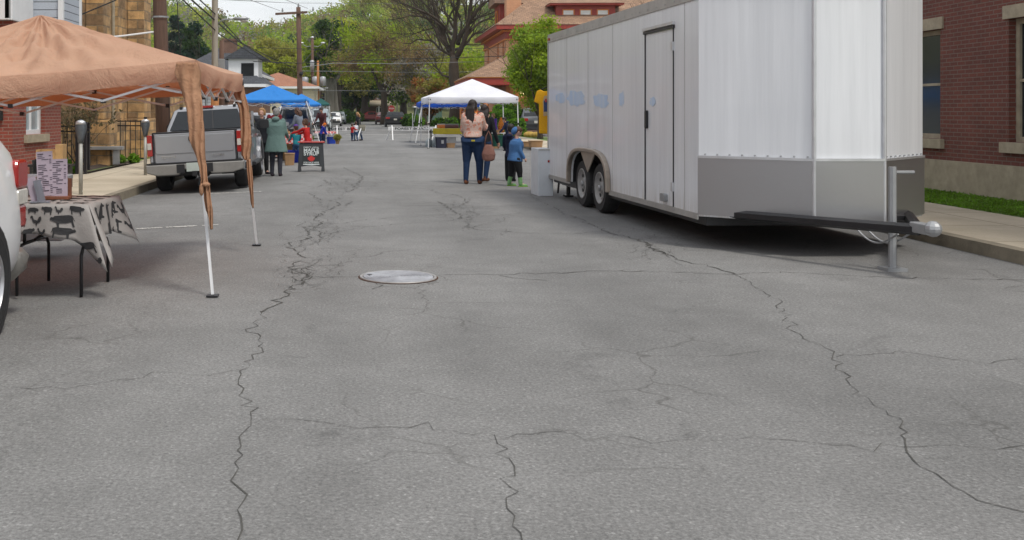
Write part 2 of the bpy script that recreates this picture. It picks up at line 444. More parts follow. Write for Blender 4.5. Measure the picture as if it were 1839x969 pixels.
mat('lamp_red', (.33, .012, .01), .2, .1, coat=.6)
mat('lamp_clear', (.55, .53, .48), .2, .15, 10, coat=.4)
mat('shade_film', (.035, .04, .05), .3, .2, 2)
def trailer_mat():
    m = bpy.data.materials.new('trailer_white'); MATS['trailer_white'] = m; N, L = nt(m); b = N['Principled BSDF']
    co = coords(N, L); s1 = coords(N, L, 'Object', (5, 5, .22)); s2 = coords(N, L, 'Object', (14, 14, .5))
    a = noise(N, L, s1, 1, 5, .7); f = noise(N, L, s2, 1, 4, .7); g = noise(N, L, co, .8, 4)
    c = ramp(N, L, a, [(.3, (.66, .68, .71)), (.62, (.76, .78, .81))])
    c = mix_rgb(N, L, 1, c, ramp(N, L, f, [(.3, .965), (.7, 1.03)]), 'MULTIPLY')
    sx = N.new('ShaderNodeSeparateXYZ'); t = N.new('ShaderNodeTexCoord'); L.new(t.outputs['Object'], sx.inputs[0])
    lowz = ramp(N, L, sx.outputs[2], [(.34, 1.0), (.62, 0.0)])
    rust = noise(N, L, s2, 1.7, 5, .8)
    k = N.new('ShaderNodeMath'); k.operation = 'MULTIPLY'; L.new(lowz, k.inputs[0]); L.new(ramp(N, L, rust, [(.4, 0.0), (.75, .7)]), k.inputs[1])
    c = mix_rgb(N, L, k.outputs[0], c, (.36, .29, .18))
    L.new(c, b.inputs['Base Color']); b.inputs['Roughness'].default_value = .32; b.inputs['Coat Weight'].default_value = .25
    wv = noise(N, L, coords(N, L, 'Object', (1, 1.8, .5)), 1.6, 2)
    L.new(bump(N, L, wv, .10, .03), b.inputs['Normal'])
trailer_mat()
mat('trailer_trim', (.42, .41, .39), .45, .15, 4, metal=.4)
mat('fender_tan', (.36, .31, .26), .4, .15, 4, metal=.5)
mat('sticker_blue', (.36, .52, .74), .4, .15, 4)
def cloth(name, c, wr=.6, under=None, trans=.25, bs=4.0, var=.1):
    m = bpy.data.materials.new(name); MATS[name] = m; N, L = nt(m); b = N['Principled BSDF']
    co = coords(N, L); n = noise(N, L, co, bs, 6, .7, .8); f = noise(N, L, co, 1.2, 3)
    c_ = ramp(N, L, f, [(.3, tuple(x*(1-var) for x in c)), (.7, tuple(min(1, x*(1+var)) for x in c))])
    L.new(c_, b.inputs['Base Color']); b.inputs['Roughness'].default_value = .8; b.inputs['Specular IOR Level'].default_value = .25
    bn = bump(N, L, n, wr, .03); L.new(bn, b.inputs['Normal'])
    tr = N.new('ShaderNodeBsdfTranslucent')
    if under: tr.inputs[0].default_value = (*under, 1)
    else: L.new(c_, tr.inputs[0])
    mx = N.new('ShaderNodeMixShader'); mx.inputs[0].default_value = trans
    L.new(b.outputs[0], mx.inputs[1]); L.new(tr.outputs[0], mx.inputs[2]); L.new(mx.outputs[0], N['Material Output'].inputs[0])
cloth('canopy_tan', (.50, .325, .225), 1.0, (.95, .20, .03), .22, 4, .08)
cloth('drape_tan', (.42, .235, .14), 1.0, (.6, .2, .08), .15, 9)
cloth('canopy_blue', (.045, .27, .74), .5, (.02, .15, .6), .3, 2)
cloth('canopy_royal', (.02, .10, .52), .4, (.02, .1, .5), .3, 2)
cloth('canopy_white', (.82, .83, .88), .2, (.7, .72, .9), .25, 2)
cloth('canopy_green', (.02, .10, .09), .4, None, .2, 2)
cloth('cloth_white', (.7, .7, .7), .4)
cloth('tee_yellow', (.85, .46, .02), .8, None, .15, 7)
cloth('tee_print', (.55, .42, .25), .3, None, .1, 9)
cloth('linen', (.34, .32, .305), .3, None, .1, 6)
mat('print_black', (.022, .022, .024), .8, .3, 30)
mat('sheet_paper', (.38, .32, .38), .6, .08, 3)
mat('ink', (.05, .04, .06), .8, .2)
mat('wood_stand', (.17, .06, .03), .5, .3, 10)
mat('wood_ply', (.45, .28, .12), .7, .2, 6)
mat('cardboard', (.33, .20, .10), .8, .2, 4)
mat('acrylic', (.35, .37, .42), .1, .1, spec=.8, trans=.5)
mat('sign_red', (.45, .06, .05), .6, .1)
mat('leaf_red', (.5, .02, .015), .6, .1)
mat('sign_dark', (.022, .026, .03), .55, .2)
mat('sign_black', (.008, .012, .012), .5, .1)
mat('chalk_white', (.55, .6, .6), .8, .2, 20)
mat('stop_red', (.42, .03, .03), .5, .1)
mat('yellow_paint', (.55, .45, .02), .6, .2)
mat('jar_orange', (.6, .17, .01), .15, .2, coat=.6)
mat('jar_dark', (.09, .01, .008), .15, .2, coat=.6)
mat('crate_navy', (.015, .018, .04), .5, .2)
mat('cooler_blue', (.01, .05, .42), .4, .1)
mat('jug_plastic', (.55, .65, .7), .25, .1, trans=.3)
mat('box_white', (.62, .66, .70), .5, .08, 3)
mat('iron_cover', (.33, .34, .365), .7, .3, 5, metal=.1, bmp=.3, bs=40)
mat('iron_rim', (.33, .32, .31), .5, .25, 8, metal=.4)
mat('rust', (.06, .028, .015), .9, .3, 12)
mat('road_paint', (.50, .49, .46), .8, .35, 14)
mat('crack', (.068, .066, .06), .95, .3, 20)
mat('line_worn', (.30, .29, .26), .85, .3, 9)
# people
for n_, c_ in dict(skin=(.50, .27, .19), skin_pale=(.58, .34, .26), hair_dark=(.018, .011, .01), hair_brown=(.07, .03, .015), hair_blond=(.30, .16, .06), hair_grey=(.22, .21, .20), lips=(.3, .08, .07), eye_dark=(.02, .015, .012)).items():
    mat(n_, c_, .5 if 'skin' in n_ else .6, .12 if 'skin' in n_ else .45, 8 if 'skin' in n_ else 25, bmp=0 if 'skin' in n_ else .5, bs=60, stretch=(1, 1, 1) if 'skin' in n_ else (4, 4, .5))
for n_, c_ in dict(jeans_dark=(.012, .032, .085), jeans_blue=(.03, .07, .15), pants_black=(.012, .013, .015), legging_grey=(.035, .037, .05), teal_coat=(.135, .215, .20), black_jacket=(.013, .015, .02), navy_jacket=(.012, .018, .05), blue_hoodie=(.06, .16, .36), red_shirt=(.42, .015, .015), maroon=(.16, .012, .02), grey_knit=(.17, .20, .25), purple_shirt=(.10, .035, .30), white_shirt=(.65, .66, .72), green_boot=(.20, .40, .17), boot_sole=(.16, .36, .03), shoe_brown=(.13, .05, .025), shoe_dark=(.03, .022, .03), turquoise=(.02, .22, .28), green_lime=(.15, .55, .02), orange_cloth=(.65, .15, .01), dark_green=(.01, .07, .05), bag_brown=(.24, .12, .095), bag_grey=(.2, .19, .15), blue_cloth=(.015, .03, .3), skin_legs=(.45, .25, .18)).items():
    cloth(n_, c_, .7, None, .02, 11, .15)
def pattern(name, base, c1, c2, sc):
    m = bpy.data.materials.new(name); MATS[name] = m; N, L = nt(m); b = N['Principled BSDF']; co = coords(N, L)
    a = noise(N, L, co, sc, 3, .6, .4); b2 = noise(N, L, coords(N, L, 'Object', (1.3, 1.1, .9)), sc*1.6, 3, .6, .4)
    c = mix_rgb(N, L, ramp(N, L, a, [(.52, 0.0), (.58, 1.0)]), base, c1)
    c = mix_rgb(N, L, ramp(N, L, b2, [(.56, 0.0), (.62, 1.0)]), c, c2)
    L.new(c, b.inputs['Base Color']); b.inputs['Roughness'].default_value = .8
    L.new(bump(N, L, noise(N, L, co, 12, 5, .7, .6), .7, .02), b.inputs['Normal'])
pattern('floral_pink', (.62, .42, .35), (.55, .20, .13), (.50, .46, .42), 17)
pattern('giraffe', (.6, .18, .01), (.25, .05, .01), (.65, .3, .02), 16)
def check(name, a, b_, s):
    m = bpy.data.materials.new(name); MATS[name] = m; N, L = nt(m); b = N['Principled BSDF']
    uv = N.new('ShaderNodeTexCoord').outputs['UV']
    t = N.new('ShaderNodeTexChecker'); L.new(uv, t.inputs[0]); t.inputs['Scale'].default_value = s
    t.inputs['Color1'].default_value = (*a, 1); t.inputs['Color2'].default_value = (*b_, 1)
    L.new(t.outputs[0], b.inputs['Base Color']); b.inputs['Roughness'].default_value = .8
check('gingham', (.6, .06, .06), (.65, .5, .5), 14)
check('plaid_red', (.35, .01, .015), (.05, .006, .01), 9)
for n_, c_ in dict(leaf_spring=(.27, .37, .022), leaf_spring2=(.38, .42, .04), leaf_green=(.13, .22, .03), leaf_dark=(.035, .075, .016), leaf_pine=(.02, .05, .03), leaf_olive=(.28, .27, .055), leaf_brown=(.24, .165, .075), leaf_rust=(.30, .13, .04), leaf_grey=(.28, .26, .22), leaf_maple=(.25, .36, .04), leaf_hedge=(.08, .19, .012), leaf_hedge2=(.15, .30, .025), leaf_bud=(.16, .135, .07)).items():
    leaf_mat(n_, c_)
mat('bark', (.06, .045, .032), .95, .3, 5, bmp=.8, bs=20, stretch=(3, 3, .4))
mat('bark_grey', (.13, .12, .10), .95, .3, 5, bmp=.8, bs=20, stretch=(3, 3, .4))
mat('bark_dark', (.04, .033, .025), .95, .3, 5, bmp=.8, bs=20, stretch=(3, 3, .4))

def tread():
    m = bpy.data.materials.new('tread_plate'); MATS['tread_plate'] = m; N, L = nt(m); b = N['Principled BSDF']; co = coords(N, L, 'Object', (70, 70, 70))
    b.inputs["Base Color"].default_value = (.42, .42, .43, 1); b.inputs['Metallic'].default_value = .9; b.inputs['Roughness'].default_value = .38
    L.new(bump(N, L, noise(N, L, co, .3, 2), .25, .003), b.inputs['Normal'])
tread()
# ================================================================ ground
def sheet(name, xs, ys, zf, m, kind='structure'):
    mb = MB(); nx, ny = len(xs), len(ys)
    mb.v = [(x, y, zf(x, y)) for y in ys for x in xs]
    mb.f = [(j*nx+i, j*nx+i+1, (j+1)*nx+i+1, (j+1)*nx+i) for j in range(ny-1) for i in range(nx-1)]; mb.m = [0]*len(mb.f)
    return struct(name, mb, m, kind)
def ss(a, b, x):
    t = min(1, max(0, (x-a)/(b-a))); return t*t*(3-2*t)
def hill_z(x, y):
    r = 34.5+5*ss(-60, -110, x)+6*math.exp(-((x-5)/30)**2)+2*math.sin(x*.052)-4*math.exp(-((x+45)/16)**2)+2*math.sin(x*.021+2)
    return -.35+max(0, r)*ss(215, 450, y)+2.0*math.sin(x*.05+y*.03)*ss(230, 300, y)
gx = [-900, -500, -300]+list(range(-260, 261, 10))+[300, 500, 900]
gy = [-60, 0, 60, 120, 180, 200]+list(range(215, 480, 10))+[600, 1500]
sheet('ground', gx, gy, hill_z, 'hill_soil')
rx = [CURB, -3.9, -3.4, -2.9, -2.4, -1.9, -1.4, 0, 2, 4, RCURB]
sheet('road', rx, [-12, 0, 10, 20, 30, 40, 56.0], lambda x, y: road_z(x), 'asphalt')
sheet('cross_street', [-70, -30, CURB-.001, -1.4, RCURB, 30, 70], [56.0, 60, 67.5], lambda x, y: -.004 if abs(x) > 0 else 0, 'asphalt')
sheet('far_road', [-4.6, -1.4, 2, 6.4], [67.5, 90, 120, 153], lambda x, y: -.008, 'asphalt')
sheet('far_cross_street', [-90, -30, 0, 30, 90], [153, 157, 161], lambda x, y: -.012, 'asphalt')
def slab(name, x0, x1, y0, y1, z, m, z0=-.32, kind='structure'):
    return struct(name, MB().box((x0, y0, z0), (x1, y1, z)), m, kind)
slab('curb_left', CURB-.15, CURB, -12, 54.5, .028, 'curb_stone')
slab('curb_right', RCURB, RCURB+.15, -12, 54.5, .13, 'curb_stone')
slab('sidewalk_left', -6.75, CURB-.152, -12, 54.5, .022, 'concrete')
slab('sidewalk_right', RCURB+.152, 8.2, -12, 54.5, .125, 'concrete')
slab('lawn_left', -70, -6.752, 24.2, 54.3, .012, 'grass_ground')
slab('yard_left', -70, -6.752, -12, 24.1, .010, 'concrete')
slab('lawn_right', 8.202, 70, -12, 54.3, .115, 'grass_ground')
n_ = 26000; C_ = np.stack([8.25+1.3*rng.random(n_), 7+22*rng.random(n_)**1.3, .125+.02*rng.random(n_)], 1)
set_(obj('verge_grass', leaf_mesh('verge_grass', C_, .022, ['leaf_green', 'leaf_hedge2'], rng.integers(0, 2, n_), 1.8)), kind='stuff')
slab('lawn_far_left', -70, -6.4, 69.2, 151, .06, 'grass_ground')
slab('sidewalk_far_left', -6.398, -4.65, 68, 151, .05, 'concrete')
slab('lawn_far_right', 8.4, 70, 69.2, 151, .10, 'grass_ground')
slab('sidewalk_far_right', 6.45, 8.398, 68, 151, .06, 'concrete')
slab('lawn_beyond', -90, 90, 161.5, 214, .05, 'grass_ground')
# planting bed behind the black fence
mb = MB(); mb.v = []; n_ = 14
sheet('planting_bed', [-7.58, -7.2, -6.85, -6.5], [23.0, 24.5, 26, 27.4, 28.6], lambda x, y: .035+.03*math.sin(x*9+y*4), 'mulch')
# painted parking marks (worn), 4 mm proud of the road
def ribbon(mb, pts, w, jit=0, dz=.004, seed=0):
    r = random.Random(seed); L_, R_ = [], []
    for i, p in enumerate(pts):
        a = pts[max(0, i-1)]; b = pts[min(len(pts)-1, i+1)]
        t = Vector((b[0]-a[0], b[1]-a[1])).normalized(); nrm = Vector((-t.y, t.x)); ww = w*(1+jit*r.uniform(-1, 1))/2
        for s_, lst in ((1, L_), (-1, R_)):
            x, y = p[0]+nrm.x*ww*s_, p[1]+nrm.y*ww*s_; lst.append((x, y, road_z(x)+dz))
    for i in range(len(pts)-1): mb.quad(L_[i], R_[i], R_[i+1], L_[i+1])
for (a, b) in (((247, 411), (392, 403.5)), ((375, 348), (472, 343.5))):
    p, q = G(*a), G(*b); r = random.Random(int(a[0])); mb = MB(); n = 40
    for i in range(n):
        if r.random() < .13: continue
        u0, u1 = i/n, (i+1)/n
        ribbon(mb, [(p.x+(q.x-p.x)*u, p.y+(q.y-p.y)*u+r.uniform(-.01, .01)) for u in (u0, u1)], .10, .35, .005, i)
    struct('parking_line', mb, 'road_paint')
mb = MB(); ribbon(mb, [(-1.5, 64.6), (2.4, 64.8)], .45, .1, .006); ribbon(mb, [(2.7, 64.8), (5.6, 64.6)], .45, .1, .006); struct('stop_line', mb, 'road_paint')
# cracks traced in road coordinates
def crack(pts, w=.018, seed=0, sub=.10, jit=.05, mb=None):
    r = random.Random(seed); P = [G(*p) for p in pts]; out = []
    for a, b in zip(P, P[1:]):
        L_ = (b-a).length; k = max(1, int(L_/sub)); t = (b-a)/L_
        for i in range(k):
            q = a+(b-a)*(i/k); o = r.gauss(0, jit); out.append((q.x-t.y*o+r.gauss(0, .02), q.y+t.x*o+r.gauss(0, .02)))
    out.append((P[-1].x, P[-1].y))
    run = []
    for p in out:
        run.append(p)
    ribbon(mb, run, w, .65, .0035, seed)
mbc = MB()
CR = [([(480, 560), (492, 545), (510, 530), (524, 516), (545, 503), (558, 497), (548, 492), (530, 487)], .022),
 ([(558, 497), (583, 497.5), (610, 497), (646, 496.5)], .016), ([(558, 497), (540, 505), (529, 502)], .016),
 ([(565, 486), (548, 481), (533, 481), (522, 486), (535, 492)], .018), ([(522, 486), (530, 472), (541, 468), (557, 473)], .018),
 ([(560, 463), (545, 462), (533, 456), (526, 445), (515, 440), (520, 436), (540, 431), (556, 428)], .022),
 ([(556, 428), (553, 418), (546, 411), (560, 406), (580, 402), (566, 394), (572, 384)], .022),
 ([(526, 445), (545, 442), (563, 438), (572, 434), (580, 428), (578, 417), (570, 412)], .018),
 ([(565, 392), (577, 385), (590, 376), (602, 370), (612, 366), (604, 363), (590, 360), (575, 358), (566, 354), (556, 347)], .022),
 ([(602, 370), (620, 368), (634, 361)], .02), ([(462, 401.5), (500, 400.5), (548, 400), (580, 402), (620, 400), (660, 394), (705, 391), (750, 389)], .014),
 ([(580, 421), (605, 416), (640, 411), (675, 406), (720, 402), (760, 399), (810, 396), (845, 389)], .014), ([(620, 405), (650, 407), (672, 406)], .014),
 ([(470, 343), (510, 340), (560, 338), (583, 332), (600, 330), (632, 331), (645, 328)], .018), ([(583, 323), (588, 328), (594, 330)], .03),
 ([(632, 331), (640, 337), (633, 341), (620, 345)], .022), ([(645, 335), (700, 334), (760, 334), (812, 335)], .014), ([(645, 328), (652, 318), (640, 311), (628, 306), (616, 300)], .022),
 ([(787, 494), (810, 493.5), (850, 492.5), (905, 493.5), (960, 490.5), (1010, 490), (1060, 487), (1120, 486.5), (1200, 488), (1300, 492), (1420, 489), (1560, 497), (1839, 503)], .016),
 ([(905, 494), (920, 499), (950, 502), (985, 504)], .014),
 ([(840, 405), (850, 411), (875, 414), (910, 416), (950, 418.5), (990, 419), (1035, 419), (1080, 415), (1086, 413)], .016),
 ([(995, 371), (1005, 379), (1012, 384), (1042, 392), (1060, 402), (1086, 414), (1110, 421), (1148, 431), (1168, 440), (1178, 448), (1200, 457), (1235, 470), (1270, 476), (1320, 492)], .022),
 ([(1160, 436), (1175, 450), (1190, 456)], .03), ([(870, 388), (895, 387), (925, 383), (945, 380)], .016),
 ([(772, 340), (785, 346), (820, 349), (835, 357), (838, 363), (826, 370), (812, 373)], .018), ([(785, 362), (805, 372), (815, 380), (830, 386), (820, 392), (850, 395)], .024), ([(835, 369), (860, 370), (885, 371), (935, 369)], .014),
 ([(750, 388), (780, 386), (812, 384)], .014), ([(930, 346), (950, 350), (960, 356), (985, 368)], .014), ([(678, 508), (688, 513), (668, 519)], .014),
 ([(470, 560), (452, 590), (470, 622), (445, 660), (430, 700), (455, 760), (420, 830), (440, 900), (410, 985)], .016),
 ([(445, 660), (380, 672), (300, 668), (180, 690), (60, 700), (0, 702)], .012), ([(455, 760), (540, 752), (640, 770), (760, 765), (900, 782), (1040, 775), (1180, 792), (1360, 785), (1560, 806), (1839, 800)], .011),
 ([(900, 782), (930, 840), (905, 900), (940, 985)], .011), ([(1320, 492), (1400, 540), (1420, 590), (1500, 640), (1530, 700), (1620, 760), (1640, 830), (1760, 900), (1839, 920)], .016), ([(1500, 640), (1620, 632), (1740, 650), (1839, 645)], .012)]
for i, (p, w) in enumerate(CR): crack(p, w*(.60 if p[-1][1] < 560 else .30), i, .07, .013, mbc)
rr = random.Random(3)                                   # fine alligator cracking around the main crack
for k in range(190):
    px, py = rr.choice([(545, 480), (555, 425), (575, 400), (600, 365), (545, 500), (640, 330), (830, 375), (1170, 445), (860, 400)])
    px += rr.gauss(0, 20); py += rr.gauss(0, 14)
    a = rr.uniform(0, 6.28); q = []
    for j in range(4): q.append((px, py)); px += 11*math.cos(a); py += 4*math.sin(a); a += rr.uniform(-.9, .9)
    crack(q, .0045, 100+k, .06, .015, mbc)
struct('road_cracks', mbc, 'crack')
# ================================================================ walls with real openings
def panel(mb, o, u, width, height, ops=(), depth=.14, mi=0, rm=None):
    o = Vector(o); u = Vector(u).normalized(); n = Vector((u.y, -u.x, 0)); z = Vector((0, 0, 1))
    us = sorted({0, width, *[c for a in ops for c in (a[0], a[2])]}); zs = sorted({0, height, *[c for a in ops for c in (a[1], a[3])]})
    P = lambda a, b, w=0: o+u*a+z*b+n*w
    mb.mat = mi
    for i in range(len(us)-1):
        for j in range(len(zs)-1):
            cu, cz = (us[i]+us[i+1])/2, (zs[j]+zs[j+1])/2
            if any(a[0] < cu < a[2] and a[1] < cz < a[3] for a in ops): continue
            mb.quad(P(us[i], zs[j]), P(us[i+1], zs[j]), P(us[i+1], zs[j+1]), P(us[i], zs[j+1]))
    for (a, b, c, d) in ops:
        for (p, q) in (((a, b), (c, b)), ((c, b), (c, d)), ((c, d), (a, d)), ((a, d), (a, b))):
            mb.quad(P(*p), P(*q), P(*q, -depth), P(*p, -depth))
    return P
def window(parent, P, op, frame='trim_white', glass='glass_dark', fw=.06, sill=None, lintel=None, mull=(1, 1), depth=.14, blind=None, label=None, flat=False):
    a, b, c, d = op; mb = MB()
    def bx(u0, z0, u1, z1, w0, w1):
        ps = [P(u, z, w) for w in (w0, w1) for (u, z) in ((u0, z0), (u1, z0), (u1, z1), (u0, z1))]
        mb.add(ps, [(0, 1, 2, 3), (7, 6, 5, 4), (0, 4, 5, 1), (1, 5, 6, 2), (2, 6, 7, 3), (3, 7, 4, 0)])
    w0, w1 = -depth+.01, -depth+.07
    bx(a, b, a+fw, d, w0, w1); bx(c-fw, b, c, d, w0, w1); bx(a+fw, b, c-fw, b+fw, w0, w1); bx(a+fw, d-fw, c-fw, d, w0, w1)
    for i in range(1, mull[0]+1):
        if mull[0] > 1 and i < mull[0]:
            x = a+(c-a)*i/mull[0]; bx(x-.02, b+fw, x+.02, d-fw, w0+.005, w1-.005)
    for j in range(1, mull[1]):
        z = b+(d-b)*j/mull[1]; bx(a+fw, z-.022, c-fw, z+.022, w0+.008, w1-.01)
    if flat:
        mb.mat = 1; mb.quad(P(a+.01, b+.01, -depth+.03), P(c-.01, b+.01, -depth+.03), P(c-.01, d-.01, -depth+.03), P(a+.01, d-.01, -depth+.03)); mb.mat = 2
        if blind: mb.quad(P(a+.03, b+(d-b)*.5, -depth+.035), P(c-.03, b+(d-b)*.5, -depth+.035), P(c-.03, d-.03, -depth+.035), P(a+.03, d-.03, -depth+.035))
        return mb.build('window', [frame, glass, blind or glass], parent)
    f = mb.build('window', frame, parent)
    if label: f['label'] = label
    g = MB(); g.quad(P(a+.01, b+.01, -depth+.03), P(c-.01, b+.01, -depth+.03), P(c-.01, d-.01, -depth+.03), P(a+.01, d-.01, -depth+.03)); g.build('pane', glass, f)
    if blind:
        g = MB(); g.quad(P(a+.03, b+(d-b)*.5, -depth+.035), P(c-.03, b+(d-b)*.5, -depth+.035), P(c-.03, d-.03, -depth+.035), P(a+.03, d-.03, -depth+.035)); g.build('blind', blind, f)
    if sill:
        mb = MB(); bx(a-.12, b-.16, c+.12, b-.002, -.05, .07); mb.build('sill', sill, f)
    if lintel:
        mb = MB(); bx(a-.1, d+.002, c+.1, d+.2, -.05, .03); mb.build('lintel', lintel, f)
    return f
def pv(o, u, h):
    o = Vector(o); u = Vector(u).normalized(); n = Vector((u.y, -u.x, 0)); return lambda a, b, w=0: o+u*a+Vector((0, 0, 1))*b+n*w
def house(name, label, x0, x1, y0, y1, h, wall, roof, z0=0, rh=2.2, kind='hip', ov=.4, south=(), west=(), east=(), frame='trim_white', fascia='trim_white', glass='glass_dark', cat='house', porch=None, chim=None, ridge='y'):
    t = thing(name, label, cat, ((x0+x1)/2, y0, z0)); O = Vector(((x0+x1)/2, y0, z0)); w = x1-x0; dp = y1-y0
    mb = MB(); hw = w/2
    Ps = panel(mb, (-hw, 0, 0), (1, 0, 0), w, h, south); Pe = panel(mb, (hw, 0, 0), (0, 1, 0), dp, h, east)
    Pn = panel(mb, (hw, dp, 0), (-1, 0, 0), w, h); Pw = panel(mb, (-hw, dp, 0), (0, -1, 0), dp, h, west)
    wl = mb.build('wall', wall, t)
    for ops, P in ((south, Ps), (east, Pe), (west, Pw)):
        for op in ops: window(t, P, op, frame, glass, mull=(1, 2))
    a, b, c, d = -hw-ov, -ov, hw+ov, dp+ov; mb = MB()
    if kind == 'hip':
        if w < dp: r0, r1 = (0, b+(c-a)/2, h+rh), (0, d-(c-a)/2, h+rh)
        else: r0, r1 = (a+(d-b)/2, (b+d)/2, h+rh), (c-(d-b)/2, (b+d)/2, h+rh)
        e = [(a, b, h+.02), (c, b, h+.02), (c, d, h+.02), (a, d, h+.02)]
        if w < dp:
            for f in ((e[0], e[1], r0), (e[1], e[2], r1, r0), (e[2], e[3], r1), (e[3], e[0], r0, r1)): mb.quad(*f)
        else:
            for f in ((e[0], e[1], r1, r0), (e[1], e[2], r1), (e[2], e[3], r0, r1), (e[3], e[0], r0)): mb.quad(*f)
    else:
        if ridge == 'y':
            r0, r1 = (0, b, h+rh), (0, d, h+rh); e = [(a, b, h+.02), (c, b, h+.02), (c, d, h+.02), (a, d, h+.02)]
            mb.quad(e[1], e[2], r1, r0); mb.quad(e[3], e[0], r0, r1)
            g = MB(); g.quad((-hw, 0, h), (hw, 0, h), (0, 0, h+rh*.93)); g.quad((hw, dp, h), (-hw, dp, h), (0, dp, h+rh*.93)); g.build('gable', wall, wl)
        else:
            r0, r1 = (a, (b+d)/2, h+rh), (c, (b+d)/2, h+rh); e = [(a, b, h+.02), (c, b, h+.02), (c, d, h+.02), (a, d, h+.02)]
            mb.quad(e[0], e[1], r1, r0); mb.quad(e[2], e[3], r0, r1)
            g = MB(); g.quad((-hw, dp, h), (-hw, 0, h), (-hw, dp/2, h+rh*.93)); g.quad((hw, 0, h), (hw, dp, h), (hw, dp/2, h+rh*.93)); g.build('gable', wall, wl)
    rf = mb.build('roof', roof, t)
    mb = MB(); mb.box((a, b, h-.2), (c, b+.05, h+.015)); mb.box((a, d-.05, h-.2), (c, d, h+.015)); mb.box((a, b+.052, h-.2), (a+.05, d-.052, h+.015)); mb.box((c-.05, b+.052, h-.2), (c, d-.052, h+.015))
    mb.box((a+.052, b+.052, h-.03), (c-.052, d-.052, h-.01))
    mb.build('eaves', fascia, rf)
    if chim:
        cx, cy, cz, cw = chim; MB().box((cx-cw/2, cy-cw/2, h), (cx+cw/2, cy+cw/2, cz)).box((cx-cw/2-.06, cy-cw/2-.06, cz), (cx+cw/2+.06, cy+cw/2+.06, cz+.14)).build('chimney', 'brick_brown', rf)
    return t, O
# ---- left: red brick building with sided bay
t = thing('brick_building', 'red brick building with grey sided upper floor at the left edge', 'building', (-9.4, 14, 0))
mb = MB(); ys, ye = 18.9, 21.9
wop = [(.75, 1.0, 1.9, 2.75)]
PE = panel(mb, (2.6, ys-14, 0), (0, 1, 0), ye-ys, 3.2, wop, .16)
panel(mb, (-2.6, ys-14, 0), (1, 0, 0), 5.2, 3.2); panel(mb, (2.6, ye-14, 0), (-1, 0, 0), 5.2, 3.2)
panel(mb, (.3, -12, 0), (0, 1, 0), 12+ys-14, 7.2, [(6, 1.0, 7.2, 2.6), (9, 1.0, 10.2, 2.6), (12, 0, 13.1, 2.2), (6, 4, 7.2, 5.6), (9, 4, 10.2, 5.6)])
mb.build('wall', 'brick_red', t)
w_ = window(t, PE, wop[0], 'trim_white', 'glass_pale', .09, 'trim_stone', None, (2, 2), .16)
MB().box((2.18, ys-14+.9, 1.05), (2.2, ys-14+1.75, 2.7)).build('curtain', 'curtain', w_)
P2 = pv((.3, -12, 0), (0, 1, 0), 7)
for op in [(6, 1.0, 7.2, 2.6), (9, 1.0, 10.2, 2.6), (6, 4, 7.2, 5.6), (9, 4, 10.2, 5.6)]: window(t, P2, op, sill='trim_stone', mull=(1, 2))
up = MB(); up.box((-2.6, ys-14-.1, 3.201), (2.57, 6.05, 7.6)); up.box((.9, 6.052, 3.0), (3.2, 7.3, 7.6)); up.build('upper_floor', 'siding_grey', t)
tr = MB()
for (x, y) in ((2.57, 4.8), (3.2, 6.05), (2.57, 6.0), (3.2, 7.3)): tr.box((x-.07, y-.06, 3.22), (x+.03, y+.06, 7.62))
tr.box((-2.6, 4.74, 3.9), (2.62, 4.8, 4.02)); tr.box((2.57, 4.8, 3.86), (2.66, 6.0, 4.0)); tr.box((-2.6, 4.74, 3.2), (2.6, 4.795, 3.88)); tr.box((2.572, 4.8, 3.2), (2.63, 6.0, 3.85))
tr.box((3.2, 6.12, 4.95), (3.26, 7.24, 5.05)); tr.box((.9, 5.99, 4.85), (3.2, 6.05, 4.97))
tr.build('corner_boards', 'trim_white', t, bevel=.01)
Pb = pv((3.2, 6.05, 0), (0, 1, 0), 4); window(t, Pb, (.2, 5.05, 1.05, 6.6), 'trim_white', 'glass_dark', .09, depth=-.06)
pl = MB().cbox((2.28, ys-14-.05, 1.47), (.30, .04, .36)).build('number_plaque', 'sign_black', t)
text('house_number', '1', .2, 'chalk_white', pl, (2.31, ys-14-.073, 1.49), (R(90), 0, 0), .003, .004)
# ---- church
t = thing('stone_church', 'tan sandstone church with stepped buttresses behind the iron fence', 'church', (-7.6, 26, 0))
mb = MB(); co_ = [(2.0+1.0, 3.0, 2.0+2.45, 9.5), (.2, 5.0, .8, 8)]
Pc = panel(mb, (0, -.5, 0), (0, 1, 0), 6.7, 12, [(3.35, 3.2, 4.65, 10.5)], .35)
panel(mb, (-9, -.5, 0), (1, 0, 0), 9, 12); panel(mb, (0, 6.2, 0), (-1, 0, 0), 9, 12)
mb.build('wall', 'sandstone', t)
window(t, Pc, (3.35, 3.2, 4.65, 10.5), 'siding_white', 'glass_pale', .12, 'trim_stone', None, (2, 4), .35)
def buttress(y0, y1, px):
    b = MB(); b.box((0.003, y0, 0), (px+.18, y1, 1.25)); b.box((0.003, y0+.04, 1.25), (px, y1-.04, 5.2)); b.prism([(.003, 5.2), (px, 5.2), (px-.2, 5.55), (px-.2, 12), (.003, 12)], y0+.05, y1-.05, 1)
    b.build('buttress', 'sandstone', t, bevel=.03)
buttress(.55, 1.3, .5); buttress(2.0, 2.45, .22); buttress(5.2, 6.25, .55)
MB().box((.004, -.45, 0), (.12, 6.3, 1.15)).build('plinth', 'sandstone', t, bevel=.02)
MB().tube([(.2, 2.75, .1), (.2, 2.75, 9)], .05, 8).build('downspout', 'trim_stone', t)
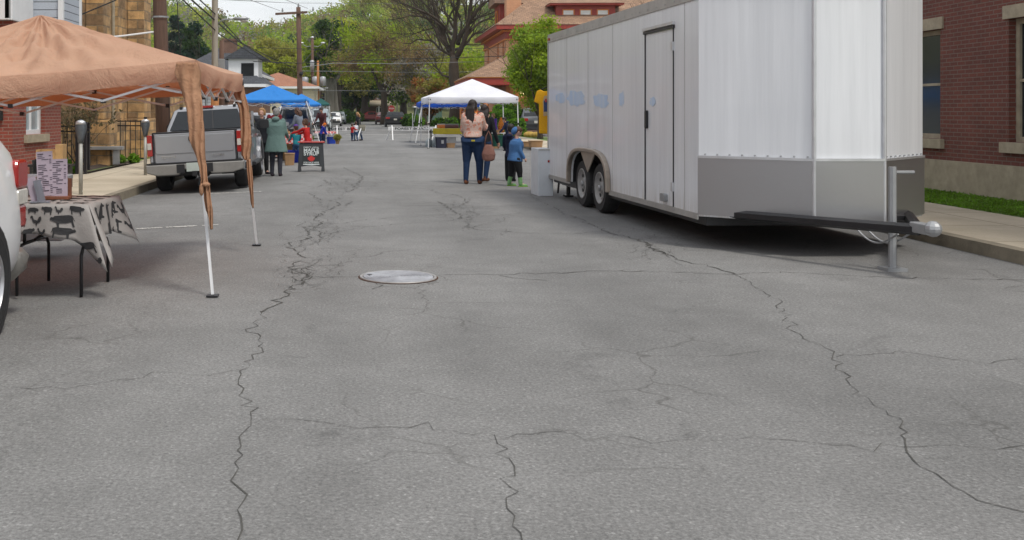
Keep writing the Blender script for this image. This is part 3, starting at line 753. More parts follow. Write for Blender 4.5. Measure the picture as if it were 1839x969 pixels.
mb = MB(); panel(mb, (-.25, 6.25, 0), (0, 1, 0), 12, 3.3, [(1.2, 1.0, 2.0, 2.6), (3.4, 0, 4.6, 2.3), (6.5, 1.0, 7.3, 2.6), (9, 1, 9.8, 2.6)], .25); panel(mb, (-6, 6.25, 0), (1, 0, 0), 5.75, 3.3); panel(mb, (-.25, 18.25, 0), (-1, 0, 0), 5.75, 3.3)
mb.box((-.4, 6.26, 3.3), (-.18, 18.25, 3.48)); mb.box((-.24, 5.9+.9, 0), (.25, 5.9+1.5, 2.2)); mb.box((-.24, 10.95, 0), (.2, 11.5, 2.6))
an = mb.build('annex', 'sandstone', t)
Pa = pv((-.25, 6.25, 0), (0, 1, 0), 4)
for op in [(1.2, 1.0, 2.0, 2.6), (6.5, 1.0, 7.3, 2.6), (9, 1, 9.8, 2.6)]: window(t, Pa, op, 'trim_stone', 'glass_dark', .07, depth=.25)
MB().box((-.52, 9.68, 0), (-.46, 10.83, 2.29)).build('door', 'wood_stand', t)
MB().quad((-6, 6.2, 3.49), (-.18, 6.2, 3.49), (-.18, 18.3, 3.49), (-6, 18.3, 3.49)).build('annex_roof', 'shingle_grey', t)
rl = MB()
for k in range(2): rl.tube([(.35, 8.0+.0, .95-.28*k), (.9, 6.6, .62-.28*k)], .02, 6); 
rl.tube([(.35, 8.0, 0), (.35, 8.0, 1.0)], .025, 6); rl.tube([(.9, 6.6, 0), (.9, 6.6, .68)], .025, 6); rl.build('handrail', 'iron_black', t)
# white garage-like building past the annex
house('white_cottage', 'small white building with pale eaves just past the stone annex', -13.5, -7.9, 46, 53, 3.0, 'siding_white', 'shingle_grey', rh=1.3, east=[(2, .9, 3, 2.3)])
# ---- iron fence
def fence(name, label, a, b, h, post=.07, n=12, gate=False):
    a, b = Vector((*a, 0)), Vector((*b, 0)); d = b-a; L_ = d.length; t = thing(name, label, 'fence', a, math.atan2(d.y, d.x))
    for x in (0, L_): MB().box((x-post/2, -post/2, 0), (x+post/2, post/2, h+.06)).cbox((x, 0, h+.075), (post*1.3, post*1.3, .03)).build('post', 'iron_black', t)
    mb = MB()
    for z in (.12, h-.16, h-.03): mb.box((post/2, -.016, z-.018), (L_-post/2, .016, z+.018))
    mb.build('rail', 'iron_black', t)
    mb = MB()
    for i in range(1, n): x = L_*i/n; mb.box((x-.009, -.009, .10), (x+.009, .009, h))
    mb.build('pickets', 'iron_black', t)
    return t
fence('iron_fence', 'black iron picket fence beside the brick wall, left of the bench', (-6.78+.05, 22.9), (-6.54, 22.9), 1.13, n=3)
fence('iron_fence', 'long black iron picket fence running back along the planting bed', (-7.9, 24.6), (-6.95, 24.6), 1.13, n=9)
fence('iron_gate', 'black iron picket gate panel in front of the pale buttress', (-8.43+.55, 28.6), (-6.42, 28.6), 1.22, n=10)
# stone bench
t = thing('stone_bench', 'grey stone bench slab between the iron fences', 'bench', (-7.15, 26.6, .05), R(8))
MB().rbox((0, 0, .44), (1.15, .42, .09), .03, 2).build('seat', 'metal_grey', t, bevel=.01)
for x in (-.38, .38): MB().cbox((x, 0, .2), (.16, .32, .40)).build('leg', 'metal_grey', t, bevel=.01)
# small plants
def tuft(name, label, loc, r, n, m, ls=.05, cat='plant', group=None):
    C = blob_pts((loc[0], loc[1], loc[2]+r*.6), (r, r, r*.8), n, .2)-np.array(loc); C[:, 2] = np.abs(C[:, 2])
    o = obj(name, leaf_mesh(name, C, ls, [m] if isinstance(m, str) else m, rng.integers(0, len(m) if not isinstance(m, str) else 1, n), 1.6), None, loc); return set_(o, label, cat, group)
p = W(241, 282, 28.2); tuft('low_plant', 'low green tuft by the left gate post', (p.x, p.y, .04), .17, 260, 'leaf_hedge2')
p = W(232, 283, 28.0); tuft('low_plant', 'smaller bright green tuft left of the gate post tuft', (p.x-.25, p.y, .04), .15, 200, 'leaf_hedge2')
p = W(113, 290, 23.4); tuft('low_plant', 'upright green leaves against the brick corner', (p.x, p.y, .04), .22, 260, 'leaf_hedge', .06)
p = W(124, 292, 23.3); tuft('low_plant', 'upright green leaves beside the fence post', (p.x, p.y, .04), .16, 180, 'leaf_hedge', .06)
def shrub(name, label, loc, r, h, seed, n=700, m='leaf_bud', ls=.04):
    rnd = random.Random(seed); t = thing(name, label, 'shrub', loc); mb = MB(); tips = []
    for k in range(7):
        a = k*.9; grow(mb, Vector((0, 0, 0)), Vector((math.cos(a)*.6, math.sin(a)*.6, 1)), h*.4, .02, 3, tips, .6, rnd=rnd)
    mb.build('stems', 'bark_dark', t); T = np.array([tuple(q) for q in tips]); C = T[rng.integers(0, len(T), n)]+rng.normal(size=(n, 3))*.06
    obj('leaves', leaf_mesh('leaves', C, ls, [m] if isinstance(m, str) else m, rng.integers(0, 1 if isinstance(m, str) else len(m), n)), t); return t
shrub('bare_shrub', 'dark bare twiggy shrub against the church wall behind the fence', (-7.25, 24.9, 0), .7, 1.7, 4)
# ---- parking meters
def meter(px, py, h, label):
    p = G(px, py, .022); t = thing('parking_meter', label, 'parking meter', p, R(5))
    MB().tube([(0, 0, 0), (0, 0, h-.38)], .035, 12).build('post', 'meter_post', t, smooth=True)
    MB().loft([(0, 0, h-.40, .05, .045), (0, 0, h-.32, .06, .05), (0, 0, h-.16, .10, .065), (0, 0, h-.10, .10, .065), (0, 0, h-.04, .085, .055), (0, 0, h, .02, .02)], 18).build('head', 'meter_head', t, smooth=True)
    MB().loft([(0, -.012, h-.085, .092, .062), (0, -.012, h-.035, .078, .05), (0, -.012, h-.012, .04, .03)], 14).build('dial', 'alum', t, smooth=True)
meter(145, 349, 1.30, 'grey parking meter on the sidewalk beside the menu table')
meter(261, 314, 1.28, 'grey parking meter just left of the silver pickup')
# ---- right commercial building (beyond the trailer)
t = thing('brick_storefront', 'long dark red brick building beyond the white trailer', 'building', (9.6, 6, .1))
ops = []
for k in range(7): ops += [(1.4+3.3*k, .9, 2.9+3.3*k, 2.75), (1.4+3.3*k, 4.3, 2.9+3.3*k, 6.2)]
mb = MB(); Pr = panel(mb, (0, 24, 0), (0, -1, 0), 24, 8.6, ops, .18); panel(mb, (0, 0, 0), (1, 0, 0), 10, 8.6); panel(mb, (10, 24, 0), (-1, 0, 0), 10, 8.6); mb.build('wall', 'brick_dark', t)
for op in ops: window(t, Pr, op, 'trim_stone', 'glass_dark', .08, 'trim_stone', 'trim_stone', (1, 2), .18)
MB().box((-.06, 0, 0), (-.003, 24, .55)).build('plinth', 'trim_stone', t); MB().box((-.25, -.1, 8.2), (.2, 24.1, 8.7)).build('cornice', 'trim_stone', t)
MB().quad((-.0, 0, 8.5), (10, 0, 8.5), (10, 24, 8.5), (0, 24, 8.5)).build('roof', 'shingle_grey', t)
# ---- Victorian house
X0, Y0, XW, YD = 9.5, 70.0, 13.5, 13.0
t = thing('victorian_house', 'large salmon brick house with red and orange trim and brown roof', 'house', (X0, Y0, .1))
EV = 7.2; mb = MB()
so = [(1.0, 4.6, 2.0, 6.4), (3.4, 4.6, 4.4, 6.4), (5.8, 4.6, 6.8, 6.4), (9.6, 4.6, 10.6, 6.4), (4.4, 1.0, 5.4, 3.0), (8, 1.0, 9, 3.0), (10.5, 1, 11.5, 3)]
we = [(2.2, 4.6, 3.1, 6.3), (8.2, 4.6, 9.1, 6.3), (11.2, 4.6, 12.0, 6.3), (10, 1, 11, 3), (2, 1, 3, 3)]
Ps = panel(mb, (0, 0, 0), (1, 0, 0), XW, EV, so, .15); Pw = panel(mb, (0, YD, 0), (0, -1, 0), YD, EV, we, .15)
panel(mb, (XW, 0, 0), (0, 1, 0), YD, EV); panel(mb, (XW, YD, 0), (-1, 0, 0), XW, EV); mb.build('wall', 'brick_salmon', t)
for op in so: window(t, Ps, op, 'trim_orange', 'glass_dark', .09, 'trim_stone', None, (1, 2), .15)
for op in we: window(t, Pw, op, 'trim_orange', 'glass_dark', .09, 'trim_stone', None, (1, 2), .15)
# frieze + cornice
mb = MB(); mb.box((-.06, -.06, EV-.75), (XW+.06, -.002, EV-.1)); mb.box((-.06, 0, EV-.75), (-.002, YD, EV-.1)); mb.build('frieze', 'trim_red', t)
mb = MB(); mb.box((-.12, -.12, EV-.85), (XW+.1, -.004, EV-.76)); mb.box((-.12, .0, EV-.85), (-.004, YD, EV-.76)); mb.box((-.32, -.32, EV-.28), (XW+.3, -.06, EV-.16)); mb.box((-.32, 0, EV-.28), (-.06, YD, EV-.16)); mb.build('moulding', 'trim_orange', t)
ov = .75; mb = MB(); a, b, c, d = -ov, -ov, XW+ov, YD+ov
mb.box((a, b, EV-.14), (c, b+.06, EV+.16)); mb.box((a, b+.062, EV-.14), (a+.06, d, EV+.16)); mb.box((c-.06, b+.062, EV-.14), (c, d, EV+.16)); mb.box((a+.062, b+.062, EV-.12), (c-.062, d, EV-.06)); mb.build('cornice', 'trim_red', t)
RZ = 12.2; r0, r1 = (5.6, 6.2, RZ), (8.2, 6.8, RZ); e = [(a-.05, b-.05, EV+.17), (c, b-.05, EV+.17), (c, d, EV+.17), (a-.05, d, EV+.17)]
mb = MB()
for f in ((e[0], e[1], r1, r0), (e[1], e[2], r1), (e[2], e[3], r0, r1), (e[3], e[0], r0)): mb.quad(*f)
rf = mb.build('roof', 'shingle_brown', t)
# south dormer, three windows with pale blinds
p0 = W(996, 40, 70.5); p1 = W(1100, 40, 70.5); dx0, dx1 = p0.x-X0, p1.x-X0; dz0, dz1 = 7.35, 8.9
mb = MB(); dops = []
ww = (dx1-dx0-.5)/3
for k in range(3): dops.append((.42+ww*k, .35, .42+ww*k+ww*.72, 1.18))
Pd = panel(mb, (dx0, .35, dz0), (1, 0, 0), dx1-dx0, dz1-dz0-.05, dops, .12); panel(mb, (dx0, 3.4, dz0), (0, -1, 0), 3.05, dz1-dz0-.05); panel(mb, (dx1, .35, dz0), (0, 1, 0), 3.05, dz1-dz0-.05)
dm = mb.build('dormer', 'trim_red', t)
for op in dops: window(dm, Pd, op, 'trim_orange', 'glass_dark', .08, None, None, (1, 1), .12, 'white_paint', flat=True)
mb = MB(); mb.box((dx0-.5, -.15, dz1-.12), (dx1+.5, 3.2, dz1)); mb.build('dormer_eaves', 'trim_red', dm)
mb = MB(); q = [(dx0-.55, -.2, dz1+.005), (dx1+.55, -.2, dz1+.005), (dx1+.55, 4, dz1+.005), (dx0-.55, 4, dz1+.005)]; pk = ((dx0+dx1)/2, 3.0, dz1+1.0)
for i in range(4): mb.quad(q[i], q[(i+1) % 4], pk)
mb.build('dormer_roof', 'shingle_brown', dm)
# west gabled dormer
mb = MB(); mb.box((.1, 4.0, 7.3), (2.6, 7.0, 9.3)); dm = mb.build('dormer', 'trim_red', t)
MB().prism([(3.5, 9.3), (7.5, 9.3), (5.5, 10.6)], -.35, 3.6, 0).build('dormer_roof', 'shingle_brown', dm)
Pq = pv((.1, 7.0, 7.3), (0, -1, 0), 2); window(dm, Pq, (1.0, .5, 2.0, 1.6), 'trim_orange', 'glass_dark', .1, depth=-.02, flat=True)
mb = MB(); mb.box((.3, 1.9, 6.9), (1.35, 3.0, 11.6)); mb.box((.2, 1.8, 11.6), (1.45, 3.1, 11.8)); mb.build('chimney', 'brick_salmon', rf)
mb = MB(); mb.box((11.9, 3.0, 8), (12.8, 3.9, 11.6)); mb.build('chimney', 'brick_brown', rf)
MB().tube([(1.55, -.1, 0), (1.55, -.1, EV-.2)], .07, 8).build('downspout', 'trim_red', t)
# porch on the corner
px0, px1, py0, py1 = -2.6, 3.2, -2.8, 7.5
mb = MB(); mb.box((px0, py0, 0), (px1, -.01, .55)); mb.box((px0, 0, 0), (-.01, py1, .55)); po = mb.build('porch', 'brick_brown', t)
mb = MB(); mb.box((px0-.3, py0-.3, 3.15), (px1+.3, -.01, 3.62)); mb.box((px0-.3, 0, 3.15), (-.01, py1, 3.62)); mb.build('porch_fascia', 'trim_red', po, bevel=.03)
mb = MB(); mb.box((px0-.36, py0-.36, 3.62), (px1+.36, py0-.26, 3.68)); mb.box((px0-.36, py0-.26, 3.62), (px0-.26, py1, 3.68)); mb.build('porch_moulding', 'trim_orange', po)
mb = MB(); A = (px0-.4, py0-.4, 3.69); B = (px1+.4, py0-.4, 3.69); C_ = (px0-.4, py1, 3.69); I = (-.1, -.1, 5.3); mb.quad(A, B, (px1+.2, -.02, 5.0), I); mb.quad(C_, A, I, (-.02, py1, 5.0)); mb.quad(B, (px1+.4, 0, 3.69), (px1+.2, -.02, 5.0)); mb.build('porch_roof', 'shingle_brown', po)
for (x, y) in ((px0+.2, py0+.2), (px0+.9, py0+.2), (0.4, py0+.2), (px1-.2, py0+.2), (px0+.2, .2), (px0+.2, 3.5), (px0+.2, py1-.3)):
    MB().lathe([(.19, .55), (.19, .7), (.15, .74), (.14, 1.9), (.13, 2.9), (.18, 3.0), (.18, 3.149)], 14, (x, y, 0)).build('column', 'trim_orange', po, smooth=True)
mb = MB(); mb.box((px0+.1, py0+.16, 1.35), (px1-.1, py0+.24, 1.43)); mb.box((px0+.16, py0+.3, 1.35), (px0+.24, py1, 1.43))
for i in range(28): x = px0+.35+i*.2; mb.box((x, py0+.18, .56), (x+.05, py0+.22, 1.349))
mb.build('railing', 'trim_red', po)
lp = MB().ell((1.0, -.6, 2.6), (.13, .13, .16), 12, 8).build('porch_lamp', mat('lamp_glow', (1, .8, .5), .5, 0, emit=(1, .75, .35), es=6), po, smooth=True)
# ---- left background houses
house('brick_house', 'brick house with dark grey hip roof and tall chimney behind the pickup', -14.2, -8.5, 74, 84, 4.3, 'brick_brown', 'shingle_grey', rh=2.2, ov=.5, south=[(1, 2.4, 2, 3.8), (3.6, 2.4, 4.6, 3.8)], east=[(1, 2.4, 2, 3.8), (5, 2.4, 6, 3.8)], chim=(.7, 2.5, 6.9, 1.0))
t, O = house('brick_house', 'brick house with white corner board and open attic window left of the blue canopies', -9.9, -7.6, 70, 77, 3.4, 'brick_brown', 'shingle_grey', rh=1.3, ov=.45, south=[(.5, 1.4, 1.4, 2.7)], east=[(1, 1.4, 2, 2.7)])
mb = MB(); mb.box((-1.15, .3, 3.6), (.95, 3, 5.2)); g = mb.build('dormer', 'trim_white', t); MB().cbox((.2, .28, 4.4), (.9, .04, 1.0)).build('window', 'glass_dark', g); MB().prism([(-1.5, 5.2), (1.5, 5.2), (0.0, 6.1)], .0, 3.6, 1).build('dormer_roof', 'shingle_grey', g)
house('cream_house', 'low cream house with orange brown hip roof behind the blue canopies', -12.8, -5.3, 96, 106, 3.9, 'siding_cream', 'shingle_orange', rh=1.5, ov=.5, south=[(4.9, 2.0, 5.9, 3.3), (1.5, 2.0, 2.5, 3.3)], east=[(2, 2.0, 3, 3.3)])
# ---- far houses past the T junction
t, O = house('far_brick_house', 'far brown brick house with white porch behind the red cars', -2.2, 3.4, 166, 174, 5.6, 'brick_brown', 'shingle_brown', rh=2.2, ov=.4, south=[(.9, 3.6, 1.8, 5.0), (3.5, 3.6, 4.4, 5.0), (.8, .7, 1.8, 2.2), (3.4, .7, 4.4, 2.2)])
mb = MB(); mb.quad((-3, -2.2, 2.7), (3, -2.2, 2.7), (3, .0, 3.4), (-3, 0, 3.4)); mb.box((-3, -2.2, 2.45), (3, -2.1, 2.69)); mb.build('porch_roof', 'trim_stone', t)
for x in (-2.7, -1.0, 1.0, 2.7): MB().box((x-.1, -2.1, 0), (x+.1, -1.9, 2.45)).build('post', 'trim_white', t)
t, O = house('far_white_house', 'far pale house with white porch posts behind the twin tree trunks', -9.2, -3.6, 164, 172, 5.2, 'siding_cream', 'shingle_grey', rh=2.4, ov=.4, kind='gable', south=[(1.2, 3.2, 2.0, 4.6), (3.6, 3.2, 4.4, 4.6), (2, .7, 3.2, 2.1)])
for x in (-2.5, -.5, 1.5, 2.5): MB().box((x-.09, -1.6, 0), (x+.09, -1.4, 2.5)).build('post', 'trim_white', t)
MB().quad((-2.9, -1.7, 2.5), (2.9, -1.7, 2.5), (2.9, 0, 3.1), (-2.9, 0, 3.1)).build('porch_roof', 'shingle_grey', t)
house('green_garage', 'far green garage with red gable roof right of the black car', 6.6, 10.3, 150-8, 148, 2.3, mat('garage_green', (.06, .11, .09), .7, .1).name, 'shingle_orange', rh=1.3, ov=.3, kind='gable')
# ================================================================ poles and wires
def pole(name, label, x, y, h, r, m, lean=(0, 0), cat='utility pole'):
    t = thing(name, label, cat, (x, y, 0)); top = Vector((lean[0]*h, lean[1]*h, h))
    MB().tube([(0, 0, -.2), top*.33, top*.66, top], [r*1.12, r*1.05, r*.95, r*.85], 12).build('shaft', m, t, smooth=True)
    return t, top
p = W(296, 300, 24.5); t1, tp1 = pole('utility_pole', 'thick dark brown utility pole between the church and the pickup', p.x, p.y, 9.5, .165, 'wood_pole', (-.03, 0))
mb = MB(); mb.tube([(-.13, 0, 4.33-.9), (-.9, -.3, 4.25-.95), (-2.2, -.8, 4.1-.98)], .022, 6); mb.build('white_conduit', 'white_paint', t1)
MB().lathe([(.2, 3.75), (.2, 3.79)], 16, (-.1, 0, 0), cap=False).build('band', 'metal_grey', t1)
p = W(386, 190, 32); t2, tp2 = pole('street_light_pole', 'grey wooden pole carrying the curved street light', p.x, p.y, 9.0, .1, 'wood_pole_grey', cat='street light')
MB().tube([(0, 0, 0), (0, 0, 2.35)], .13, 12).build('pole_sleeve', 'wood_pole_orange', t2, smooth=True)
q = W(447, 35, 32)-Vector((p.x, p.y, 0)); z1 = q.z
MB().tube([(.1, 0, z1-.12), (.25, 0, z1-.0), (.55, 0, z1+.02), (q.x-.45, 0, z1+.03)], .025, 8).build('arm', 'metal_grey', t2, smooth=True)
hd = MB().loft([(0, 0, 0, .03, .04), (0, 0, .12, .06, .08), (0, 0, .4, .07, .13), (0, 0, .5, .02, .03)], 12, xf=Matrix.Translation((q.x-.5, 0, z1+.03)) @ Matrix.Rotation(R(90), 4, 'Y')).build('lamp_head', 'metal_grey', t2, smooth=True)
MB().ell((q.x-.15, 0, z1-.03), (.13, .1, .07), 12, 8).build('lens', 'lamp_clear', hd, smooth=True)
p = W(398, 190, 33.5); t3, tp3 = pole('utility_pole', 'short dark brown pole with a grey meter box just right of the street light pole', p.x, p.y, 3.85, .09, 'wood_pole')
MB().cbox((.02, -.13, 3.05), (.2, .16, .34)).build('meter_box', 'metal_grey', t3, bevel=.01)
p = W(540, 200, 64); t4, tp4 = pole('utility_pole', 'tall brown utility pole with one crossarm above the blue canopies', p.x, p.y, 8.15, .17, 'wood_pole', (-.018, 0))
ca = MB().box((-1.05, -.06, 7.7), (1.0, .06, 7.84), xf=Matrix.Translation((tp4.x, -.2, 0)) @ Matrix.Rotation(R(-3), 4, 'Y'))
ca.build('crossarm', 'wood_pole', t4)
for x, z in ((-1.0, 7.98), (.95, 8.05), (0, 8.3)): MB().lathe([(.05, z-.14), (.07, z-.06), (.04, z), (.06, z+.04), (.02, z+.1)], 10, (tp4.x+x, -.2 if x else 0, 0)).build('insulator', 'metal_grey', t4, smooth=True)
MB().lathe([(.1, -.1), (.13, 0), (.1, .12)], 10, (tp4.x*.5+.12, -.15, 3.9)).build('splice', 'black_plastic', t4)
p = W(561, 205, 108); t5, tp5 = pole('utility_pole', 'utility pole with a ring of grey transformers beyond the tall crossarm pole', p.x, p.y, 9.4, .17, 'wood_pole')
def can(x, z, par, s=1): MB().lathe([(.12*s, z-.5), (.3*s, z-.46), (.3*s, z+.42), (.22*s, z+.5), (.05, z+.55)], 14, (x, -.42, 0)).build('transformer', 'metal_grey', par, smooth=True)
can(0, 6.5, t5, .8); can(-.75, 4.7, t5, 1.2); can(.35, 4.75, t5, 1.2); can(1.15, 4.75, t5, 1.1)
MB().box((-1.3, -.25, 4.0), (1.7, -.12, 4.12)).box((-.06, -.4, 4.0), (.06, -.1, 4.1)).build('bracket', 'metal_grey', t5)
for s in (-1, 1): MB().tube([(0, 0, 8.6), (s*.6, -.1, 8.5), (s*1.05, -.2, 8.75)], .03, 6).build('arm', 'metal_grey', t5); MB().ell((s*1.15, -.2, 8.9), (.25, .14, .1), 10, 6).build('lamp', 'alum', t5, smooth=True)
MB().ell((0, -.05, 9.5), (.2, .15, .12), 10, 6).build('lamp', 'alum', t5, smooth=True)
p = W(571, 205, 104); t6, tp6 = pole('utility_pole', 'orange brown pole stub right beside the transformer pole', p.x, p.y, 6.8, .14, 'wood_pole_orange')
p = W(576, 205, 128); t7, tp7 = pole('utility_pole', 'thin far pole behind the transformer pole', p.x, p.y, 8.5, .13, 'wood_pole')
def wire(label, pts, d, r=.014, sag=None, m='wire_black'):
    P = []
    ds = d if isinstance(d, (list, tuple)) else [d]*len(pts)
    q = [W(x, y, dd) for (x, y), dd in zip(pts, ds)]
    n = 10; out = []
    for a, b in zip(q, q[1:]):
        for i in range(n):
            u = i/n; out.append(a+(b-a)*u-Vector((0, 0, (sag or 0)*4*u*(1-u))))
    out.append(q[-1])
    mb = MB().tube(out, r, 5); o = mb.build('overhead_wire', m); return set_(o, label, 'wire', 'overhead wires')
wire('upper black cable sloping down from the top left past the street light', [(325, -4), (395, 62), (470, 106), (500, 114)], [26, 33, 52, 60], .02)
wire('thick lower black cable sloping down past the street light pole', [(340, -4), (385, 35), (430, 75), (490, 112), (537, 113)], [26, 32, 42, 58, 64], .026)
wire('middle black cable sloping from the top left to the tall pole', [(355, -4), (392, 30), (436, 78), (480, 100), (530, 122)], [27, 33, 44, 56, 64], .02)
wire('pale wire crossing the sky from the street light pole to the bare tree', [(388, -2), (520, 5), (700, 6), (840, 3)], [34, 80, 110, 110], .016, m='wire_grey')
wire('black cable crossing the road above the barricades, upper of the long pair', [(462, 85), (560, 88), (700, 90), (880, 86), (990, 80)], [60, 62, 64, 66, 68], .016)
wire('heavy cable crossing the road with a small splice, lower of the long pair', [(455, 110), (537, 113), (700, 106), (860, 102), (990, 97)], [60, 63, 64, 66, 68], .024)
wire('pale double cable running right from the tall pole', [(537, 121), (600, 113), (700, 114), (880, 110)], [64, 66, 70, 78], .02, m='wire_grey')
wire('thin wire at porch roof height crossing behind the stop sign', [(560, 162), (700, 163), (760, 162), (850, 158)], [90, 92, 94, 96], .02, m='wire_grey')
wire('thin wire under the transformers crossing towards the dark trees', [(537, 127), (640, 128), (760, 130), (880, 128)], [64, 80, 90, 95], .018, m='wire_grey')
wire('service drop wire running from the transformer pole to the tall pole', [(561, 94), (537, 120)], [108, 64], .02)
wire('thin wire fanning from the crossarm to the top left', [(503, 19), (440, -4)], [64, 45], .012)
wire('thin wire from the right end of the crossarm to the top left', [(553, 15), (505, -4)], [64, 45], .012)
wire('dark wire across the church front above the tan canopy', [(143, 27), (208, 0)], [22, 23], .016)
wire('guy cable hanging beside the thick brown pole', [(318, -4), (321, 60), (326, 110)], [25, 25, 25], .012)
# stop sign
p = G(703, 222, 0.0); p = W(703, 218, 125); t = thing('stop_sign', 'red octagonal stop sign on a post by the far corner', 'stop sign', (p.x, p.y, .05))
MB().tube([(0, 0, 0), (0, 0, 2.25)], .035, 6).build('post', 'metal_grey', t)
oc = [(.42*math.cos(R(22.5+45*i)), .42*math.sin(R(22.5+45*i))) for i in range(8)]
MB().prism(oc, -.01, .01, 1, Matrix.Translation((0, -.05, 1.85))).build('plate', 'stop_red', t)
text('lettering', 'STOP', .26, 'white_paint', t, (0, -.065, 1.84), (R(90), 0, 0), .002, .004)
# mail box-like white post and small signs near far right sidewalk
for (px, py, lb) in ((741, 214, 'thin white post on the far right grass'), (753, 213, 'thin grey post right of the white post on the far grass')):
    p = W(px, py, 88); o = MB().tube([(0, 0, 0), (0, 0, 1.25)], .035, 6).build('marker_post', 'white_paint'); o.location = (p.x, p.y, .1); set_(o, lb, 'post')
# ================================================================ wooded hill (stuff) and single trees
hm = ['leaf_spring', 'leaf_spring2', 'leaf_green', 'leaf_olive', 'leaf_brown', 'leaf_grey', 'leaf_dark']
C, MI, TR = [], [], MB(); rnd = random.Random(11)
for k in range(1500):
    y = 225+rnd.random()**.8*235; x = rnd.uniform(-.36, .36)*y+rnd.uniform(-30, 30)
    z = hill_z(x, y); h = rnd.uniform(8, 13.5); r = h*rnd.uniform(.32, .45)
    m = rnd.choices(range(7), [6, 4.5, 3.5, 4, 2.6, 2.4, 1.2])[0]
    n = 150 if y > 330 else 190
    if m == 5: n = int(n*.6)
    for b in range(5):
        a = rnd.uniform(0, 6.28); q = r*.55
        C.append(blob_pts((x+q*math.cos(a), y+q*math.sin(a), z+h*rnd.uniform(.4, .8)), (r*.62, r*.62, r*.6), n//5, .3)); MI += [m]*(n//5)
    if rnd.random() < .4: TR.tube([(x, y, z-1), (x+rnd.uniform(-.5, .5), y, z+h*.8)], [.25, .08], 4, cap=False)
C = np.concatenate(C)
o = obj('hillside_woods', leaf_mesh('hillside_woods', C, .55, hm, MI)); set_(o, None, None, None, 'stuff')
o = TR.build('hillside_trunks', 'bark_grey'); set_(o, kind='stuff')
def at(px, py, d, z=None):
    p = W(px, py, d); return (p.x, p.y, -.1 if z is None else z)
tree('pine_tree', 'dark conical evergreen beside the brown utility pole', at(348, 200, 120, 0), 12.8, 3.0, .25, ['leaf_pine', 'leaf_dark'], 9000, .2, 3, .12, cshape='cone', clump=60)
tree('pine_tree', 'taller dark evergreen crown behind the conical one', at(320, 200, 150, 0), 17.0, 3.0, .25, ['leaf_pine'], 6000, .24, 4, .3, clump=30)
G1 = 'spring trees behind the crossarm pole'
tree('spring_tree', 'tall yellow green tree rising right of the transformer pole', at(607, 200, 140, 0), 14.6, 5.8, .5, ['leaf_spring', 'leaf_spring2', 'leaf_spring'], 32000, .16, 5, .35, clump=70, shell=.2)
tree('spring_tree', 'lime green tree directly behind the transformer pole', at(556, 200, 165, 0), 13.5, 6.5, .4, ['leaf_spring', 'leaf_spring2'], 18000, .2, 45, .3, clump=50, shell=.2)
tree('spring_tree', 'yellow green tree left of the crossarm pole', at(492, 200, 150, 0), 12.5, 5.5, .4, ['leaf_spring2', 'leaf_olive'], 12000, .2, 6, .3, clump=40)
tree('spring_tree', 'bright green tree low behind the grey roofed house', at(395, 200, 135, 0), 9.5, 5.5, .4, ['leaf_spring', 'leaf_green'], 12000, .2, 7, .3, clump=40)
tree('spring_tree', 'pale green tree above the orange roofed house', at(450, 200, 170, 0), 14, 7, .4, ['leaf_olive', 'leaf_spring'], 12000, .24, 8, .3, clump=40)
tree('olive_tree', 'olive brown budding tree left of the big bare tree', at(690, 200, 118, 0), 13.0, 6.6, .45, ['leaf_olive', 'leaf_spring', 'leaf_brown'], 18000, .13, 9, .3, clump=60, shell=.1)
tree('olive_tree', 'rusty olive tree behind the big bare tree', at(760, 200, 112, 0), 10.5, 6.0, .45, ['leaf_brown', 'leaf_olive', 'leaf_grey', 'leaf_olive'], 12000, .14, 10, .3, clump=50, shell=.1)
tree('dark_tree', 'dark shady green tree above the far brick house', at(655, 200, 158, 0), 11.5, 6.0, .6, ['leaf_dark', 'leaf_green', 'leaf_olive'], 14000, .22, 12, .35, clump=40)
tree('dark_tree', 'dark green tree right of the far brick house', at(725, 200, 150, 0), 10.5, 6.2, .6, ['leaf_dark', 'leaf_dark', 'leaf_green'], 14000, .22, 13, .3, clump=40)
tree('dark_tree', 'dark green tree left of the far brick house', at(632, 200, 162, 0), 8, 4.0, .5, ['leaf_dark', 'leaf_green'], 8000, .22, 14, .25, clump=30)
tree('rust_tree', 'small rusty orange tree left of the white canopy', at(772, 205, 72, 0), 4.2, 2.0, .12, ['leaf_rust', 'leaf_brown', 'leaf_olive'], 7000, .09, 15, .25, clump=40, barkm='bark_dark')
tree('olive_tree', 'loose olive tree behind the white canopy peak', at(845, 200, 100, 0), 7.5, 4.5, .25, ['leaf_olive', 'leaf_spring'], 7000, .14, 16, .3, clump=40)
tree('spring_tree', 'green tree behind the salmon brick house roof', at(1150, 200, 120, 0), 11.0, 5, .4, ['leaf_green', 'leaf_spring'], 8000, .2, 18, .3, clump=40)
tree('maple_tree', 'bushy light green maple between the house and the trailer', at(970, 200, 50, .1), 6.5, 1.9, .14, ['leaf_maple', 'leaf_spring', 'leaf_maple'], 26000, .07, 17, .18, clump=90, cshape='egg', shell=.15)
tree('street_tree', 'green tree behind the end of the dark brick building', at(1225, 200, 42, .1), 7, 2.6, .2, ['leaf_green', 'leaf_maple'], 9000, .1, 19, .25, clump=50)
for i, (px, d, h, lb) in enumerate(((592, 128, 10, 'left trunk of the twin thick grey trunks beyond the blue canopy'), (601, 130, 11, 'right trunk of the twin thick grey trunks beyond the blue canopy'))):
    tree('shade_tree', lb, at(px, 200, d, 0), h+3, 3.6, .62, ['leaf_green', 'leaf_spring', 'leaf_dark'], 6000, .2, 30+i, .45, clump=26, barkm='bark_grey')
